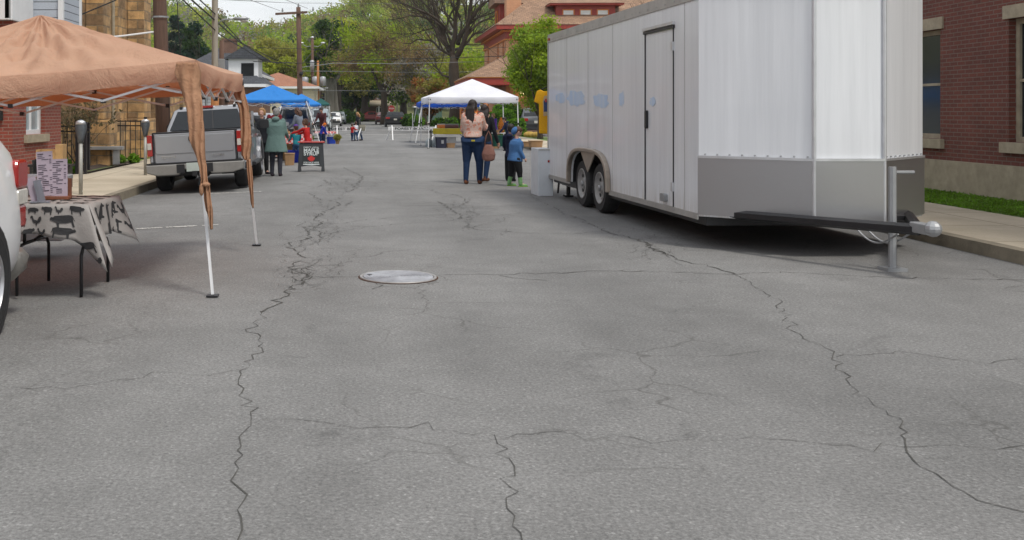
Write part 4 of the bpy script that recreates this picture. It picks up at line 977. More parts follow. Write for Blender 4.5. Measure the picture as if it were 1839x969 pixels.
# big bare tree with hand-placed limbs
def bare_tree():
    D = 84.0; base = W(818, 200, D); base.z = 0; t = thing('bare_tree', 'huge spreading bare limbed tree behind the white canopy', 'tree', base)
    L = lambda px, py, dd=0: W(px, py, D+dd)-base
    rnd = random.Random(21); mb = MB(); tips = []
    mb.tube([(0, 0, -.2), L(820, 185), L(818, 160), L(815, 135), L(815, 118), L(815, 98)], [.72, .52, .46, .44, .42, .26], 14)
    limbs = [([(815, 118), (812, 95), (816, 70), (818, 40), (822, 5), (825, -40)], .36, 0), ([(816, 105), (800, 75), (790, 45), (780, 15), (770, -20)], .30, 1.5),
     ([(818, 105), (832, 78), (842, 40), (846, 0), (850, -35)], .32, -2), ([(822, 80), (838, 48), (856, 20), (880, 0), (905, -20)], .24, -3),
     ([(836, 66), (860, 40), (892, 26), (915, 22)], .16, 2), ([(803, 82), (775, 40), (755, 20), (738, -10)], .22, 3), ([(800, 50), (770, 25), (740, 12), (715, 5)], .15, -2),
     ([(812, 62), (790, 45), (768, 32), (735, 28), (700, 35)], .14, 2), ([(818, 145), (850, 132), (870, 120), (885, 105)], .16, -1), ([(814, 140), (795, 135), (785, 122), (780, 105)], .14, 1),
     ([(815, 90), (835, 80), (850, 60), (880, 55), (900, 50)], .16, 1), ([(812, 100), (790, 88), (775, 72), (750, 70), (725, 78)], .14, 3), ([(826, 30), (812, 10), (805, -30)], .16, 2), ([(798, 95), (780, 50), (745, 60), (700, 60)], .10, 3)]
    for pts, r, dd in limbs:
        n = len(pts); P = [L(x, y, dd*i/(n-1)) for i, (x, y) in enumerate(pts)]
        P2 = []
        for a, b in zip(P, P[1:]):
            P2 += [a, (a+b)/2+Vector((rnd.gauss(0, .08), rnd.gauss(0, .1), rnd.gauss(0, .08)))]
        P2.append(P[-1]); m = len(P2); rs = [r*.82*(1-.72*i/(m-1)) for i in range(m)]
        mb.tube(P2, rs, 8)
        for i in range(2, m):
            for j in range(2):
                a = P2[i]; dirn = (P2[i]-P2[i-1]).normalized()+Vector((rnd.uniform(-1, 1), rnd.uniform(-1, 1), rnd.uniform(-.5, .9)))*.9
                grow(mb, a, dirn, rnd.uniform(1.3, 2.6)*(1.1 if i < m-1 else .9), min(.09, rs[i]*.5), 4, tips, .5, 3, .08, .72, (2, 3), .009, rnd)
    mb.build('trunk', 'bark', t, smooth=True)
    T = np.array([tuple(q) for q in tips]); n = 9000; C = T[rng.integers(0, len(T), n)]+rng.normal(size=(n, 3))*.16
    obj('buds', leaf_mesh('buds', C, .05, ['leaf_bud', 'leaf_olive'], rng.integers(0, 2, n)), t)
bare_tree()
# hedges by the Victorian house
def hedge(name, label, px0, px1, py, d, h, w=1.6, m=('leaf_hedge', 'leaf_hedge2')):
    a, b = W(px0, py, d), W(px1, py, d); L_ = (b-a).length; t = thing(name, label, 'hedge', ((a.x+b.x)/2, (a.y+b.y)/2, .1))
    MB().loft([(0, 0, 0, L_/2*.8, w/2*.8), (0, 0, h*.5, L_/2*.93, w/2*.93), (0, 0, h*.9, L_/2*.85, w/2*.8)], 24, 4).build('stems', 'leaf_dark', t)
    n = int(5200*L_*h/6); u = rng.random((n, 3)); C = np.empty((n, 3))
    th = u[:, 0]*2*math.pi; ph = np.arccos(1-u[:, 1]*1.0); q = (np.abs(np.cos(th))**4+np.abs(np.sin(th))**4)**(-.25)
    k = np.sin(ph)**.35; C[:, 0] = L_/2*np.cos(th)*q*k; C[:, 1] = w/2*np.sin(th)*q*k; C[:, 2] = h*(1-u[:, 1]**1.6)*(.97+.06*np.sin(C[:, 0]*3))
    obj('leaves', leaf_mesh('leaves', C+rng.normal(size=(n, 3))*.035, .055, list(m), rng.integers(0, len(m), n)), t)
hedge('hedge', 'tallest rounded clipped hedge at the back right of the white canopy', 885, 935, 200, 62, 1.95)
hedge('hedge', 'middle clipped hedge behind the stall, left of the tallest one', 858, 925, 200, 58, 1.45)
hedge('hedge', 'low front hedge beside the grey car', 895, 943, 200, 55, .95, 1.3)
for i, (px, d, s, lb) in enumerate(((735, 98, .9, 'round dark bush left of the rusty tree'), (748, 92, .8, 'green bush on the far right lawn'), (790, 70, .7, 'low green bush under the white canopy'), (812, 66, .75, 'green bush behind the jars'), (622, 125, 1.3, 'dark bush on the far left corner'), (642, 150, 1.1, 'dark bush left of the red truck'))):
    p = W(px, 200, d); tuft('bush', lb, (p.x, p.y, .05), s, 1500, ['leaf_hedge', 'leaf_dark'] if i != 1 else ['leaf_hedge2', 'leaf_hedge'], .1, 'bush')
# ================================================================ wheels
mat('amber', (.6, .2, .01), .25, .1, coat=.5)
def lerp_(a, b, u): return a+(b-a)*u
def wheel(parent, x, y, r, w, side, rim='rim_silver', holes=0, z=None, spokes=5):
    """axis along X, outer face on side (+1/-1)"""
    z = r if z is None else z; cx = x
    s_in = side
    prof = [(r*.62, -w/2*.9), (r*.9, -w/2), (r*.985, -w/2*.72), (r, -w/4), (r, w/4), (r*.985, w/2*.72), (r*.9, w/2), (r*.62, w/2*.9)]
    ty = MB().lathe(prof, 36, (0, 0, 0), 0, cap=False).lathe([(r*.63, -w/2*.88), (r*.62, w/2*.88)], 36, (0, 0, 0), 0, cap=False).lathe([(r*.62, -s_in*w/2*.2), (.01, -s_in*w/2*.2)], 24, (0, 0, 0), 0, cap=False).build('wheel', 'rubber', parent, smooth=False, loc=(cx, y, z), angle=35)
    s = side*w/2
    rp = [(r*.64, s*.93), (r*.64, s*1.0), (r*.60, s*1.02), (r*.56, s*.72), (r*.40, s*.45), (r*.26, s*.52), (r*.2, s*.82), (r*.07, s*.86), (.001, s*.87)]
    rm = MB().lathe(rp, 32, (0, 0, 0), 0, cap=False).build('rim', rim, ty, angle=40)
    if holes:
        for i in range(holes):
            a = 2*math.pi*i/holes; MB().lathe([(r*.085, s*.50), (r*.085, s*.60)], 10, (0, r*.46*math.cos(a), r*.46*math.sin(a)), 0).build('vent_hole', 'black_plastic', ty)
        MB().lathe([(r*.13, s*.8), (r*.12, s*1.05), (r*.05, s*1.15)], 14, (0, 0, 0), 0).build('hub', 'metal_grey', ty, smooth=True)
    elif spokes:
        mb = MB()
        for i in range(spokes):
            a = 2*math.pi*i/spokes; q = Matrix.Rotation(a, 4, 'X'); mb.box((min(s*.7, s*.95), -r*.07, r*.12), (max(s*.7, s*.95), r*.07, r*.6), xf=q)
        mb.build('spokes', rim, ty)
        MB().lathe([(r*.15, s*.5), (r*.15, s*.98)], 14, (0, 0, 0), 0).build('hub', rim, ty)
    return ty
# ================================================================ generic car: rear at y=0, nose at +Y (local)
def car(name, label, loc, rz, Lg, Wd, H, paint, style='suv', wr=.34, lamp='lamp_red', group=None, plate=True, cat='car', tail='wide'):
    t = thing(name, label, cat, loc, rz, group); w = Wd/2; k = Lg/4.6
    if style == 'suv': S = [(0, .42, .78*1, .82), (.03, .34, .98, 1.0), (.10, .30, 1.02, 1.04), (.42, .26, 1.03, H*.955), (.9, .24, 1.03, H), (2.3, .22, 1.01, H), (2.75, .22, 1.0, H*.97), (3.55, .22, .99, 1.02), (4.25, .24, .9, .92), (4.5, .30, .74, .76), (4.6, .42, .6, .62)]
    elif style == 'sedan': S = [(0, .42, .74, .78), (.04, .34, .92, .94), (.7, .28, .95, .98), (1.45, .24, .95, H*.97), (1.9, .22, .94, H), (2.6, .22, .93, H*.98), (3.45, .22, .90, .93), (4.3, .24, .78, .80), (4.52, .30, .66, .68), (4.6, .42, .55, .57)]
    elif style == 'truck': S = [(0, .5, .95, .97), (.03, .42, 1.05, 1.07), (1.55, .32, 1.06, 1.08), (1.56, .3, 1.06, 1.09), (1.72, .3, 1.06, H*.96), (2.0, .3, 1.05, H), (2.8, .3, 1.04, H*.98), (3.4, .3, 1.03, 1.07), (4.35, .3, .98, 1.0), (4.55, .36, .85, .87), (4.6, .45, .7, .72)]
    else: S = [(0, .42, .85, .9), (.03, .32, 1.02, 1.04), (.08, .30, 1.06, 1.10), (.30, .28, 1.07, H*.95), (.7, .24, 1.07, H), (2.9, .22, 1.03, H), (3.3, .22, 1.01, H*.96), (4.1, .22, .95, .99), (4.4, .26, .82, .84), (4.55, .32, .7, .72), (4.6, .42, .6, .62)]
    V = []; n = 7
    for i, (y, zb, bz, tz) in enumerate(S):
        gh = tz-bz > .12
        e = .86 if i in (0, len(S)-1) else (.95 if i in (1, len(S)-2) else 1)
        rw = .80 if gh else .9
        half = [(.0, zb), (.78*w*e, zb), (w*e, zb+.14), (w*e*1.005, (zb+bz)/2+.06), (w*e*.965, bz), (w*rw*e*(1 if gh else .97), tz-(.07 if gh else .012)), (w*rw*e*.86, tz-(.015 if gh else .002)), (0, tz+.012)]
        V.append([(x, y*k, z) for x, z in half])
    body, gl = MB(), {'windshield': MB(), 'rear_window': MB(), 'side_window': MB(), 'side_window2': MB()}
    gi = [i for i, s in enumerate(S) if s[3]-s[2] > .12]
    for sgn in (1, -1):
        P = [[(x*sgn, y, z) for x, y, z in row] for row in V]
        for i in range(len(S)-1):
            for j in range(7):
                q = (P[i][j], P[i+1][j], P[i+1][j+1], P[i][j+1]); q = q[::-1] if sgn > 0 else q
                (body).quad(*q)
        for e, r_ in ((0, 0), (len(S)-1, 1)):
            q = P[e] if (sgn > 0) != bool(r_) else P[e][::-1]; body.quad(*q)
        def inset(q, f, off):
            q = [Vector(p) for p in q]; c = sum(q, Vector())/len(q); nn = (q[1]-q[0]).cross(q[2]-q[1]).normalized()
            if nn.dot(Vector((c.x, 0, .4))) < 0 and abs(nn.x) > .5: nn = -nn
            return [c+(p-c)*f+nn*off for p in q]
        g0, g1 = gi[0], gi[-1]
        for i in range(g0, g1):
            q = [Vector(p) for p in (P[i][4], P[i+1][4], P[i+1][5], P[i][5])]; o = Vector((sgn*.006, 0, .002))
            a, b, c, d = q; lo = .08; hi = .92
            A, D = a.lerp(d, lo), a.lerp(d, hi); B, C2 = b.lerp(c, lo), b.lerp(c, hi)
            sh = .04 if i in (g0, g1-1) or (i-g0) % 1 == 0 else 0
            A2, B2 = A.lerp(B, sh), A.lerp(B, 1-sh); D2, C3 = D.lerp(C2, sh), D.lerp(C2, 1-sh)
            gl['side_window' if sgn > 0 else 'side_window2'].quad(*[p+o for p in (A2, B2, C3, D2)])
        for nm, (i, j), s2 in (('rear_window', (g0-1, g0), -1), ('windshield', (g1, g1+1), 1)):
            lo_i, hi_i = (i, j) if s2 < 0 else (j, i)
            bl, bc = Vector(P[lo_i][5]), Vector(P[lo_i][7]); tl, tc = Vector(P[hi_i][5]), Vector(P[hi_i][7])
            up = Vector((0, s2*.006, .006)); bl2 = bl.lerp(tl, .12); bc2 = bc.lerp(tc, .10); tl2 = bl.lerp(tl, .92); tc2 = bc.lerp(tc, .9)
            bl2.x *= .94; tl2.x *= .94; up2 = Vector((0, s2*.012, .014))
            gl[nm].quad(bc2+up2, bl2+up2, tl2+up2, tc2+up2)
    bo = body.weld().build('body', paint, t, angle=50)
    gm = 'glass_dark' if style != 'vanlight' else 'glass_pale'
    gl['windshield'].build('windshield', gm, t); gl['rear_window'].build('rear_window', gm, t); gl['side_window'].build('side_window', gm, t); gl['side_window2'].build('side_window', gm, t)
    ya, yb = .92*k, 3.72*k
    for y in (ya, yb):
        for s in (-1, 1):
            MB().lathe([(wr+.055, -.008), (wr+.05, .008)], 28, (s*(w+.002), y, wr+.01), 0).build('wheel_arch', 'black_plastic', t)
            wheel(t, s*(w-.085), y, wr, .2, s)
    hi = S[1][2]
    mb = MB()
    for s in (-1, 1):
        if tail == 'wide': MB().rbox((s*w*.76, -.012, hi-.10), (w*.42, .05, .17), .04, 1).build('taillight', lamp, t)
        else: MB().rbox((s*w*.87, .02, hi-.12), (.2, .12, .52), .05, 1).build('taillight', lamp, t)
        MB().rbox((s*w*.68, Lg-.03, S[-2][2]-.02), (w*.36, .08, .15), .04, 1).build('headlight', 'lamp_clear', t)
        MB().rbox((s*(w+.1), (S[-4][0]-.35)*k, S[-4][2]+.09), (.17, .1, .14), .03, 1).build('mirror', paint, t)
    MB().rbox((0, -.03, .50), (Wd*.93, .09, .2), .05, 1).build('rear_bumper', 'black_plastic' if paint != 'paint_white' else 'bumper_grey', t)
    MB().rbox((0, Lg+.0, .45), (Wd*.9, .08, .2), .05, 1).build('front_bumper', 'black_plastic', t)
    MB().rbox((0, Lg-.0, .66), (Wd*.42, .05, .16), .04, 1).build('grille', 'black_plastic', t)
    if plate: MB().cbox((0, -.085 if style != 'suv' else -.035, .74), (.3, .02, .15)).build('licence_plate', 'lamp_clear', t)
    return t
# far and middle cars
def ca(name, label, px, d, rz, *a, **k):
    p = W(px, 200, d); return car(name, label, (p.x, p.y, k.pop('z', 0)), R(rz), *a, **k)
ca('parked_car', 'black car seen from behind, parked by the far right kerb below the stop sign', 710, 98, 0, 4.6, 1.95, 1.5, 'paint_black', 'suv', .36)
ca('parked_car', 'dark red car parked just ahead of the black car', 688, 118, 0, 4.5, 1.8, 1.45, 'paint_red', 'sedan', .33)
ca('parked_car', 'red car standing side on across the end of the street', 698, 156, 90, 5.4, 1.85, 1.55, 'paint_red', 'truck', .36)
ca('parked_car', 'grey car with bright red tail light behind the hanging yellow shirt', 964, 60, -4, 4.6, 1.86, 1.62, 'paint_grey', 'suv', .35, z=.12, tail='wide')
def facing(name, label, px, d, *a, **k):
    p = W(px, 200, d); return car(name, label, (p.x, p.y+a[0], 0), R(180), *a, **k)
facing('parked_van', 'pale blue grey van facing us through the blue canopy legs', 569, 74, 4.9, 1.98, 1.72, 'paint_blue_grey', 'van', .35, cat='van')
facing('parked_car', 'white car facing us just left of the barricade', 597, 102, 4.5, 1.8, 1.45, 'paint_white', 'sedan', .33)
facing('parked_car', 'silver blue car behind the white car left of the barricade', 606, 118, 4.5, 1.85, 1.55, 'paint_blue_grey', 'suv', .34)
ca('parked_van', 'dark grey van with its rear window showing under the blue canopy', 524, 50.5, 2, 4.7, 1.9, 1.82, 'paint_grey', 'van', .35, cat='van', z=-.06)
ca('parked_car', 'silver car half hidden between the pickup and the stall customers', 453, 35, 1, 4.5, 1.8, 1.5, 'paint_silver', 'suv', .33, z=-.08)
# ================================================================ silver pickup
BX = W(355, 200, 18.9); BX.z = -.07
t = thing('pickup_truck', 'silver pickup truck seen from behind at the left kerb', 'pickup truck', BX, 0, rot=(0, R(-3.3), R(1.7)))
w = .865
def bodyside(s):
    # side outline with wheel arches cut out, local y along the truck
    out = [(0.02, .56)]
    def arch(cy, r, z0=.37):
        return [(cy-r*math.cos(a), z0+r*math.sin(a)) for a in [math.pi*i/12 for i in range(13)]]
    pts = [(0.0, .60), (.02, 1.14), (1.86, 1.14), (1.88, 1.10), (3.9, 1.09), (4.55, 1.05), (5.1, .93), (5.2, .60), (5.18, .42)]
    lower = [(y, z) for y, z in arch(4.3, .47)][::-1]; mid = [(3.7, .42), (1.55, .42)]; rear = [(y, z) for y, z in arch(1.0, .47)][::-1]
    poly = pts+lower+mid+rear+[(.3, .50)]
    mb = MB(); mb.prism(poly, s*w-(.10 if s > 0 else 0), s*w+(.10 if s < 0 else 0), 0); return mb
for s in (-1, 1): bodyside(s).build('side_panel', 'paint_silver', t, bevel=.02)
for s in (-1, 1):
    for cy in (1.0, 4.3):
        mb = MB(); a_ = [math.pi*i/14 for i in range(15)]
        o = [(cy-.56*math.cos(a), .37+.54*math.sin(a)) for a in a_]; i_ = [(cy-.46*math.cos(a), .37+.46*math.sin(a)) for a in a_][::-1]
        mb.prism(o+i_, s*w-.02, s*(w+.055) if s > 0 else s*w+.02, 0) if s > 0 else mb.prism(o+i_, s*(w+.055), s*w+.02, 0)
        mb.build('fender_flare', 'paint_silver', t, bevel=.015)
        MB().box((min(s*(w-.45), s*(w-.02)), cy-.47, .30), (max(s*(w-.45), s*(w-.02)), cy+.47, .86)).build('wheel_well', 'black_plastic', t)
        wheel(t, s*(w-.10), cy, .385, .26, s, 'rim_silver', spokes=6)
MB().box((-w+.1, .1, .62), (w-.1, 1.86, .66)).box((-w+.1, 1.82, .6), (w-.1, 1.86, 1.12)).build('bed', 'black_plastic', t)
# tailgate with recessed centre panel
mb = MB(); tg = []
mb.rbox((0, .02, .865), (1.52, .09, .56), .03, 1); TG = mb.build('tailgate', 'paint_silver', t, bevel=.012)
MB().rbox((0, -.03, .93), (1.48, .02, .34), .05, 1).build('pressed_panel', 'paint_silver', TG, bevel=.008)
MB().box((-.80, -.03, 1.145), (.80, .08, 1.175)).build('top_cap', 'black_plastic', TG, bevel=.01)
MB().rbox((0, -.048, 1.03), (.22, .02, .11), .04, 1).build('handle', 'black_plastic', TG)
MB().lathe([(.055, -.065), (.06, -.045)], 20, (-.0, 0, .90), 1).build('emblem', 'chrome', TG)
text('lettering', 'TOYOTA', .065, 'chrome', TG, (-.5, -.043, .70), (R(90), 0, 0), .002, .001)
text('lettering', 'TACOMA', .06, 'chrome', TG, (.42, -.043, .70), (R(90), 0, 0), .002, .001)
for x in (-.79, .79): MB().box((x-.012, .0, .58), (x+.012, .03, 1.15)).build('gap', 'black_plastic', TG)
for s in (-1, 1):
    tl = MB().rbox((s*.845, -.02, .93), (.095, .1, .40), .02, 1).build('taillight', 'lamp_red', t, bevel=.01)
    MB().cbox((s*.845, -.075, .92), (.075, .02, .12)).build('reverse_lamp', 'lamp_clear', tl)
mb = MB(); mb.prism([(-.91, .42), (-.70, .36), (-.30, .36), (-.26, .46), (.26, .46), (.30, .36), (.70, .36), (.91, .42), (.925, .57), (-.925, .57)], -.17, .0, 1)
BP = mb.build('rear_bumper', 'bumper_grey', t, bevel=.02)
MB().box((-.90, -.16, .575), (.90, -.02, .60)).build('step_pad', 'black_plastic', BP)
MB().box((-.34, -.185, .40), (-.19, -.172, .56)).box((.19, -.185, .40), (.34, -.172, .56)).build('step_cutout', 'black_plastic', BP)
lpz = MB().cbox((0, -.18, .50), (.31, .02, .16)).build('licence_plate', mat('plate', (.45, .5, .46), .5, .1).name, t)
MB().cbox((0, -.1, .38), (.09, .25, .09)).build('tow_hitch', 'black_plastic', t)
MB().box((-.7, .3, .32), (.7, 4.9, .45)).build('chassis', 'black_plastic', t)
MB().tube([(-w+.2, 1.0, .37), (w-.2, 1.0, .37)], .05, 8).ell((0, 1.0, .36), (.16, .14, .14), 10, 8).build('rear_axle', 'black_plastic', t, smooth=True)
MB().tube([(.45, .1, .38), (.45, 1.5, .36)], .04, 8).build('exhaust', 'metal_grey', t)
# cab
V = [(1.90, .82, 1.08, .80), (2.14, .70, 1.64, .66)]
mb = MB()
def cabring(y, wb, zb, wt, zt): return [(-wb, y, zb), (wb, y, zb), (wt, y, zt), (wt*.86, y, zt+.045), (-wt*.86, y, zt+.045), (-wt, y, zt)]
rings = [[(-.86, 1.90, 1.08), (.86, 1.90, 1.08), (.84, 1.93, 1.22), (.70, 2.12, 1.585), (.60, 2.16, 1.625), (-.60, 2.16, 1.625), (-.70, 2.12, 1.585), (-.84, 1.93, 1.22)]]
def cr(y, top, dz=0): return [(-.87, y, 1.08), (.87, y, 1.08), (.85, y, 1.22), (.70, y+dz, top-.05), (.60, y+dz, top), (-.60, y+dz, top), (-.70, y+dz, top-.05), (-.85, y, 1.22)]
rings += [cr(2.5, 1.655), cr(3.1, 1.655), cr(3.5, 1.63), [(-.86, 4.1, 1.06), (.86, 4.1, 1.06), (.84, 4.08, 1.09), (.74, 4.02, 1.13), (.6, 4.0, 1.14), (-.6, 4.0, 1.14), (-.74, 4.02, 1.13), (-.84, 4.08, 1.09)]]
vs = [p for r_ in rings for p in r_]; fs = [(i*8+j, i*8+(j+1) % 8, (i+1)*8+(j+1) % 8, (i+1)*8+j) for i in range(4) for j in range(8)]; fs += [tuple(range(8))[::-1], tuple(range(32, 40))]
mb.add(vs, fs); cab = mb.build('cab', 'paint_silver', t, bevel=.015)
MB().prism([(-.86, 4.05), (.86, 4.05), (.78, 5.12), (-.78, 5.12)], 1.0, 1.07, 2).build('hood', 'paint_silver', t, bevel=.02)
MB().box((-.86, 5.1, .42), (.86, 5.2, .92)).build('front_end', 'black_plastic', t)
mb = MB(); a, b, c, d = Vector((-.78, 1.905, 1.17)), Vector((.78, 1.905, 1.17)), Vector((.625, 2.125, 1.56)), Vector((-.625, 2.125, 1.56)); mb.quad(*[p+Vector((0, -.035, .004)) for p in (a, b, c, d)])
rw = mb.build('rear_window', 'glass_dark', t)
mb = MB(); off = Vector((0, -.043, .006))
def rwp(u, v): return (a.lerp(b, u)).lerp(d.lerp(c, u), v)+off
for u in (.42, .58): mb.quad(rwp(u-.008, 0), rwp(u+.008, 0), rwp(u+.008, 1), rwp(u-.008, 1))
mb.build('divider', 'black_plastic', rw)
for s in (-1, 1):
    q = [Vector((s*.862, 1.98, 1.20)), Vector((s*.862, 3.95, 1.14)), Vector((s*.735, 3.5, 1.54)), Vector((s*.72, 2.2, 1.56))]
    MB().quad(*[p+Vector((s*.012, 0, 0)) for p in q]).build('side_window', 'glass_dark', t)
    MB().box((min(s*.84, s*.862), 2.86, 1.10), (max(s*.84, s*.885), 2.94, 1.5)).build('pillar', 'paint_silver', t)
    MB().rbox((s*1.05, 3.72, 1.2), (.2, .12, .2), .04, 1).build('mirror', 'black_plastic', t, bevel=.01)
    MB().rbox((s*.88, 2.9, .40), (.16, 1.7, .07), .03, 1).build('running_board', 'black_plastic', t)
    for y in (2.05, 3.35): MB().rbox((s*.915, y, .98), (.03, .16, .04), .01, 1).build('door_handle', 'paint_silver', t)
    for y in (1.94, 2.86, 3.78): MB().box((min(s*.9, s*.9035), y, .5), (max(s*.9, s*.9035), y+.012, 1.08)).build('door_gap', 'black_plastic', t)
    MB().box((s*.56-.03, 2.14, 1.60), (s*.56+.03, 2.26, 1.66)).build('roof_clip', 'black_plastic', t)
MB().rbox((0, 2.13, 1.64), (.24, .05, .045), .015, 1).build('brake_light', 'lamp_red', t)
# ================================================================ white SUV at the left edge (nose towards us, tail at far end)
t = thing('parked_suv', 'white car cut by the left edge with its red tail light beside the menu table', 'car', (-3.42, 7.30, -.05), R(180+.6))
# local: tail at y=0, nose at +Y (towards the camera); camera sees local +x?? side -> right side in world = local -x
w = .93
prof = [(0.03, .30), (0.0, .52), (.02, .86), (.07, 1.02), (.16, 1.10), (.30, 1.19), (.75, 1.55), (1.1, 1.66), (2.6, 1.70), (3.2, 1.60), (3.9, 1.12), (4.7, 1.0), (4.85, .8), (4.85, .3)]
S = [(0.0, .38, 1.04, 1.08), (.05, .30, 1.13, 1.16), (.14, .27, 1.18, 1.24), (.42, .26, 1.20, 1.50), (.62, .25, 1.22, 1.66), (1.0, .24, 1.22, 1.76), (2.5, .24, 1.20, 1.80), (3.1, .24, 1.16, 1.72), (3.95, .24, 1.04, 1.08), (4.7, .26, .92, .94), (4.85, .4, .7, .72)]
mb = MB(); rows = []
for i, (y, zb, bz, tz) in enumerate(S):
    gh = tz-bz > .1; e = {0: .86, 1: .93, 2: .975, 10: .85, 9: .94}.get(i, 1); rw = .82 if gh else .9
    rows.append([(0, zb), (.8*w*e, zb), (.97*w*e, zb+.08), (w*e, zb+.25), (w*e*1.01, .70), (w*e*.985, .9), (w*e*.955, bz), (w*rw*e, tz-(.08 if gh else .012)), (w*rw*e*.9, tz-.012), (0, tz+.012)])
for s in (1, -1):
    P = [[(x*s, S[i][0], z) for x, z in r_] for i, r_ in enumerate(rows)]
    for i in range(len(S)-1):
        for j in range(9):
            q = (P[i][j], P[i+1][j], P[i+1][j+1], P[i][j+1]); mb.quad(*(q[::-1] if s > 0 else q))
    mb.quad(*(P[0] if s > 0 else P[0][::-1])); mb.quad(*(P[-1][::-1] if s > 0 else P[-1]))
mb.weld().build('body', 'paint_white', t, smooth=True, sub=1)
for s in (1, -1):
    row = [[Vector((x*s, S[i][0], z)) for x, z in r_] for i, r_ in enumerate(rows)]
    g = MB(); o = Vector((s*.0, 0, 0))
    for i in range(4, 7): g.quad(*[p+o for p in (row[i][6].lerp(row[i][7], .1), row[i+1][6].lerp(row[i+1][7], .1), row[i+1][6].lerp(row[i+1][7], .9), row[i][6].lerp(row[i][7], .9))])
    g.build('side_window', 'glass_dark', t)
    MB().rbox((s*w*.88, .10, 1.05), (.17, .24, .21), .05, 0, xf=None).build('taillight', 'lamp_red', t, bevel=.02)
    MB().rbox((s*w*.885, .085, .885), (.155, .215, .115), .03, 0).build('reverse_lamp', 'lamp_clear', t, bevel=.01)
    MB().rbox((s*w*.875, .08, .74), (.15, .2, .17), .03, 0).build('taillight', 'lamp_red', t, bevel=.02)
    MB().rbox((s*.62, 4.8, .78), (.42, .1, .18), .05, 1).build('headlight', 'lamp_clear', t)
    for cy in (.88, 3.75):
        MB().lathe([(.42, -.006), (.41, .012)], 30, (s*(w+.004), cy, .37), 0).build('wheel_arch', 'black_plastic', t)
        wheel(t, s*(w-.08), cy, .37, .22, s)
    MB().rbox((s*(w+.12), 3.3, 1.15), (.2, .12, .15), .04, 1).build('mirror', 'paint_white', t)
g = MB(); P = [[Vector((x, S[i][0], z)) for x, z in r_] for i, r_ in enumerate(rows)]
for s in (1, -1): g.quad(*[Vector((p.x*s, p.y-.012, p.z+.01)) for p in (P[2][8], P[4][8], P[4][9], P[2][9])])
g.build('rear_window', 'glass_dark', t)
MB().loft([(0, .02, .26, .80, .12), (0, .0, .34, .88, .17), (0, .0, .44, .90, .18), (0, .03, .50, .86, .14)], 40, 3.5).build('rear_bumper', 'bumper_grey', t, smooth=True)
MB().box((-.8, .0, .50), (.8, .04, .515)).build('trim_line', 'black_plastic', t)
# ================================================================ white enclosed trailer
tr0 = W(988.5, 200, 17.4); ang = R(3.27)
t = thing('enclosed_trailer', 'large white enclosed trailer with twin wheels, streaked side panels', 'trailer', (tr0.x, tr0.y, 0), ang)
TL, TWd, z0, z1 = 6.75, 2.35, .345, 2.755
dpx = -5.05
def sarch(a, b, n=18): return [(-2.53+a*math.copysign(abs(math.cos(t_))**.62, math.cos(t_)), z0+b*abs(math.sin(t_))**.62) for t_ in [math.pi*i/n for i in range(n+1)]]
arch = sarch(1.03, .52)
poly = [(0, z0), (0, z1), (dpx+.012, z1), (dpx+.012, z0)]
side = [(0, z0)]+arch+[(dpx+.01, z0), (dpx+.01, z1), (0, z1)]
mb = MB(); mb.prism(side, -.03, .0, 0); mb.prism([(dpx-.01, z0+.03), (-6.0, z0+.03), (-6.0, 2.40), (dpx-.01, 2.40)], -.028, -.004, 0)
mb.prism([(dpx+.008, 2.42), (-6.01, 2.42), (-6.01, z0), (-TL, z0), (-TL, z1), (dpx+.008, z1)], -.03, 0, 0)
wl = mb.build('side_wall', 'trailer_white', t)
mb = MB(); mb.box((TWd, -TL, z0), (TWd+.03, 0, z1)); mb.build('side_wall', 'trailer_white', t)
mb = MB(); mb.prism([(-.03, -TL), (TWd+.03, -TL), (TWd*.5+.35, -TL-.75), (TWd*.5-.35, -TL-.75)], z0, z1, 2); ns = mb.build('nose', 'trailer_white', t)
mb = MB(); mb.prism([(-.045, -TL-.01), (-.03, -TL-.01), (TWd*.5-.35, -TL-.755), (TWd*.5+.35, -TL-.755), (TWd+.03, -TL-.01), (TWd+.045, -TL-.01), (TWd*.5+.355, -TL-.775), (TWd*.5-.355, -TL-.775)][::-1], z0+.02, z0+.62, 2); mb.build('stone_guard', 'tread_plate', ns)
mb = MB(); mb.prism([(-.05, -TL-.0), (TWd+.05, -TL-.0), (TWd*.5+.36, -TL-.79), (TWd*.5-.36, -TL-.79)], z1, z1+.035, 2); mb.build('nose_cap', 'trailer_trim', ns)
for s_ in (-1, 1): MB().tube([(TWd/2+s_*.352, -TL-.762, z0), (TWd/2+s_*.352, -TL-.762, z1)], .02, 8).build('corner_post', 'alum', ns)
mb = MB(); mb.box((-.02, -TL-.0, z1-.0), (TWd+.02, 0, z1+.03)); mb.build('roof', 'trailer_white', t)
mb = MB(); mb.box((-.045, -TL, z1-.10), (-.031, .01, z1+.035)); mb.box((-.045, .0, z0), (-.02, .035, z1)); mb.box((TWd, 0, z0), (TWd+.03, .035, z1)); mb.box((0, 0.0, z1-.1), (TWd, .035, z1)); mb.build('top_rail', 'trailer_trim', t)
mb = MB(); mb.box((-.048, -TL, z0-.035), (-.031, -3.58, z0+.03)); mb.build('bottom_rail', 'trailer_trim', t); mb = MB(); mb.box((-.048, -1.48, z0-.035), (-.031, .0, z0+.03)); mb.build('bottom_rail', 'trailer_trim', t)
mb = MB(); seams = [-1.24, -2.48, -3.7, -6.35]
for y in seams: mb.box((-.0335, y-.002, .9 if -3.5 < y < -1.6 else z0+.03), (-.0305, y+.002, z1-.1))

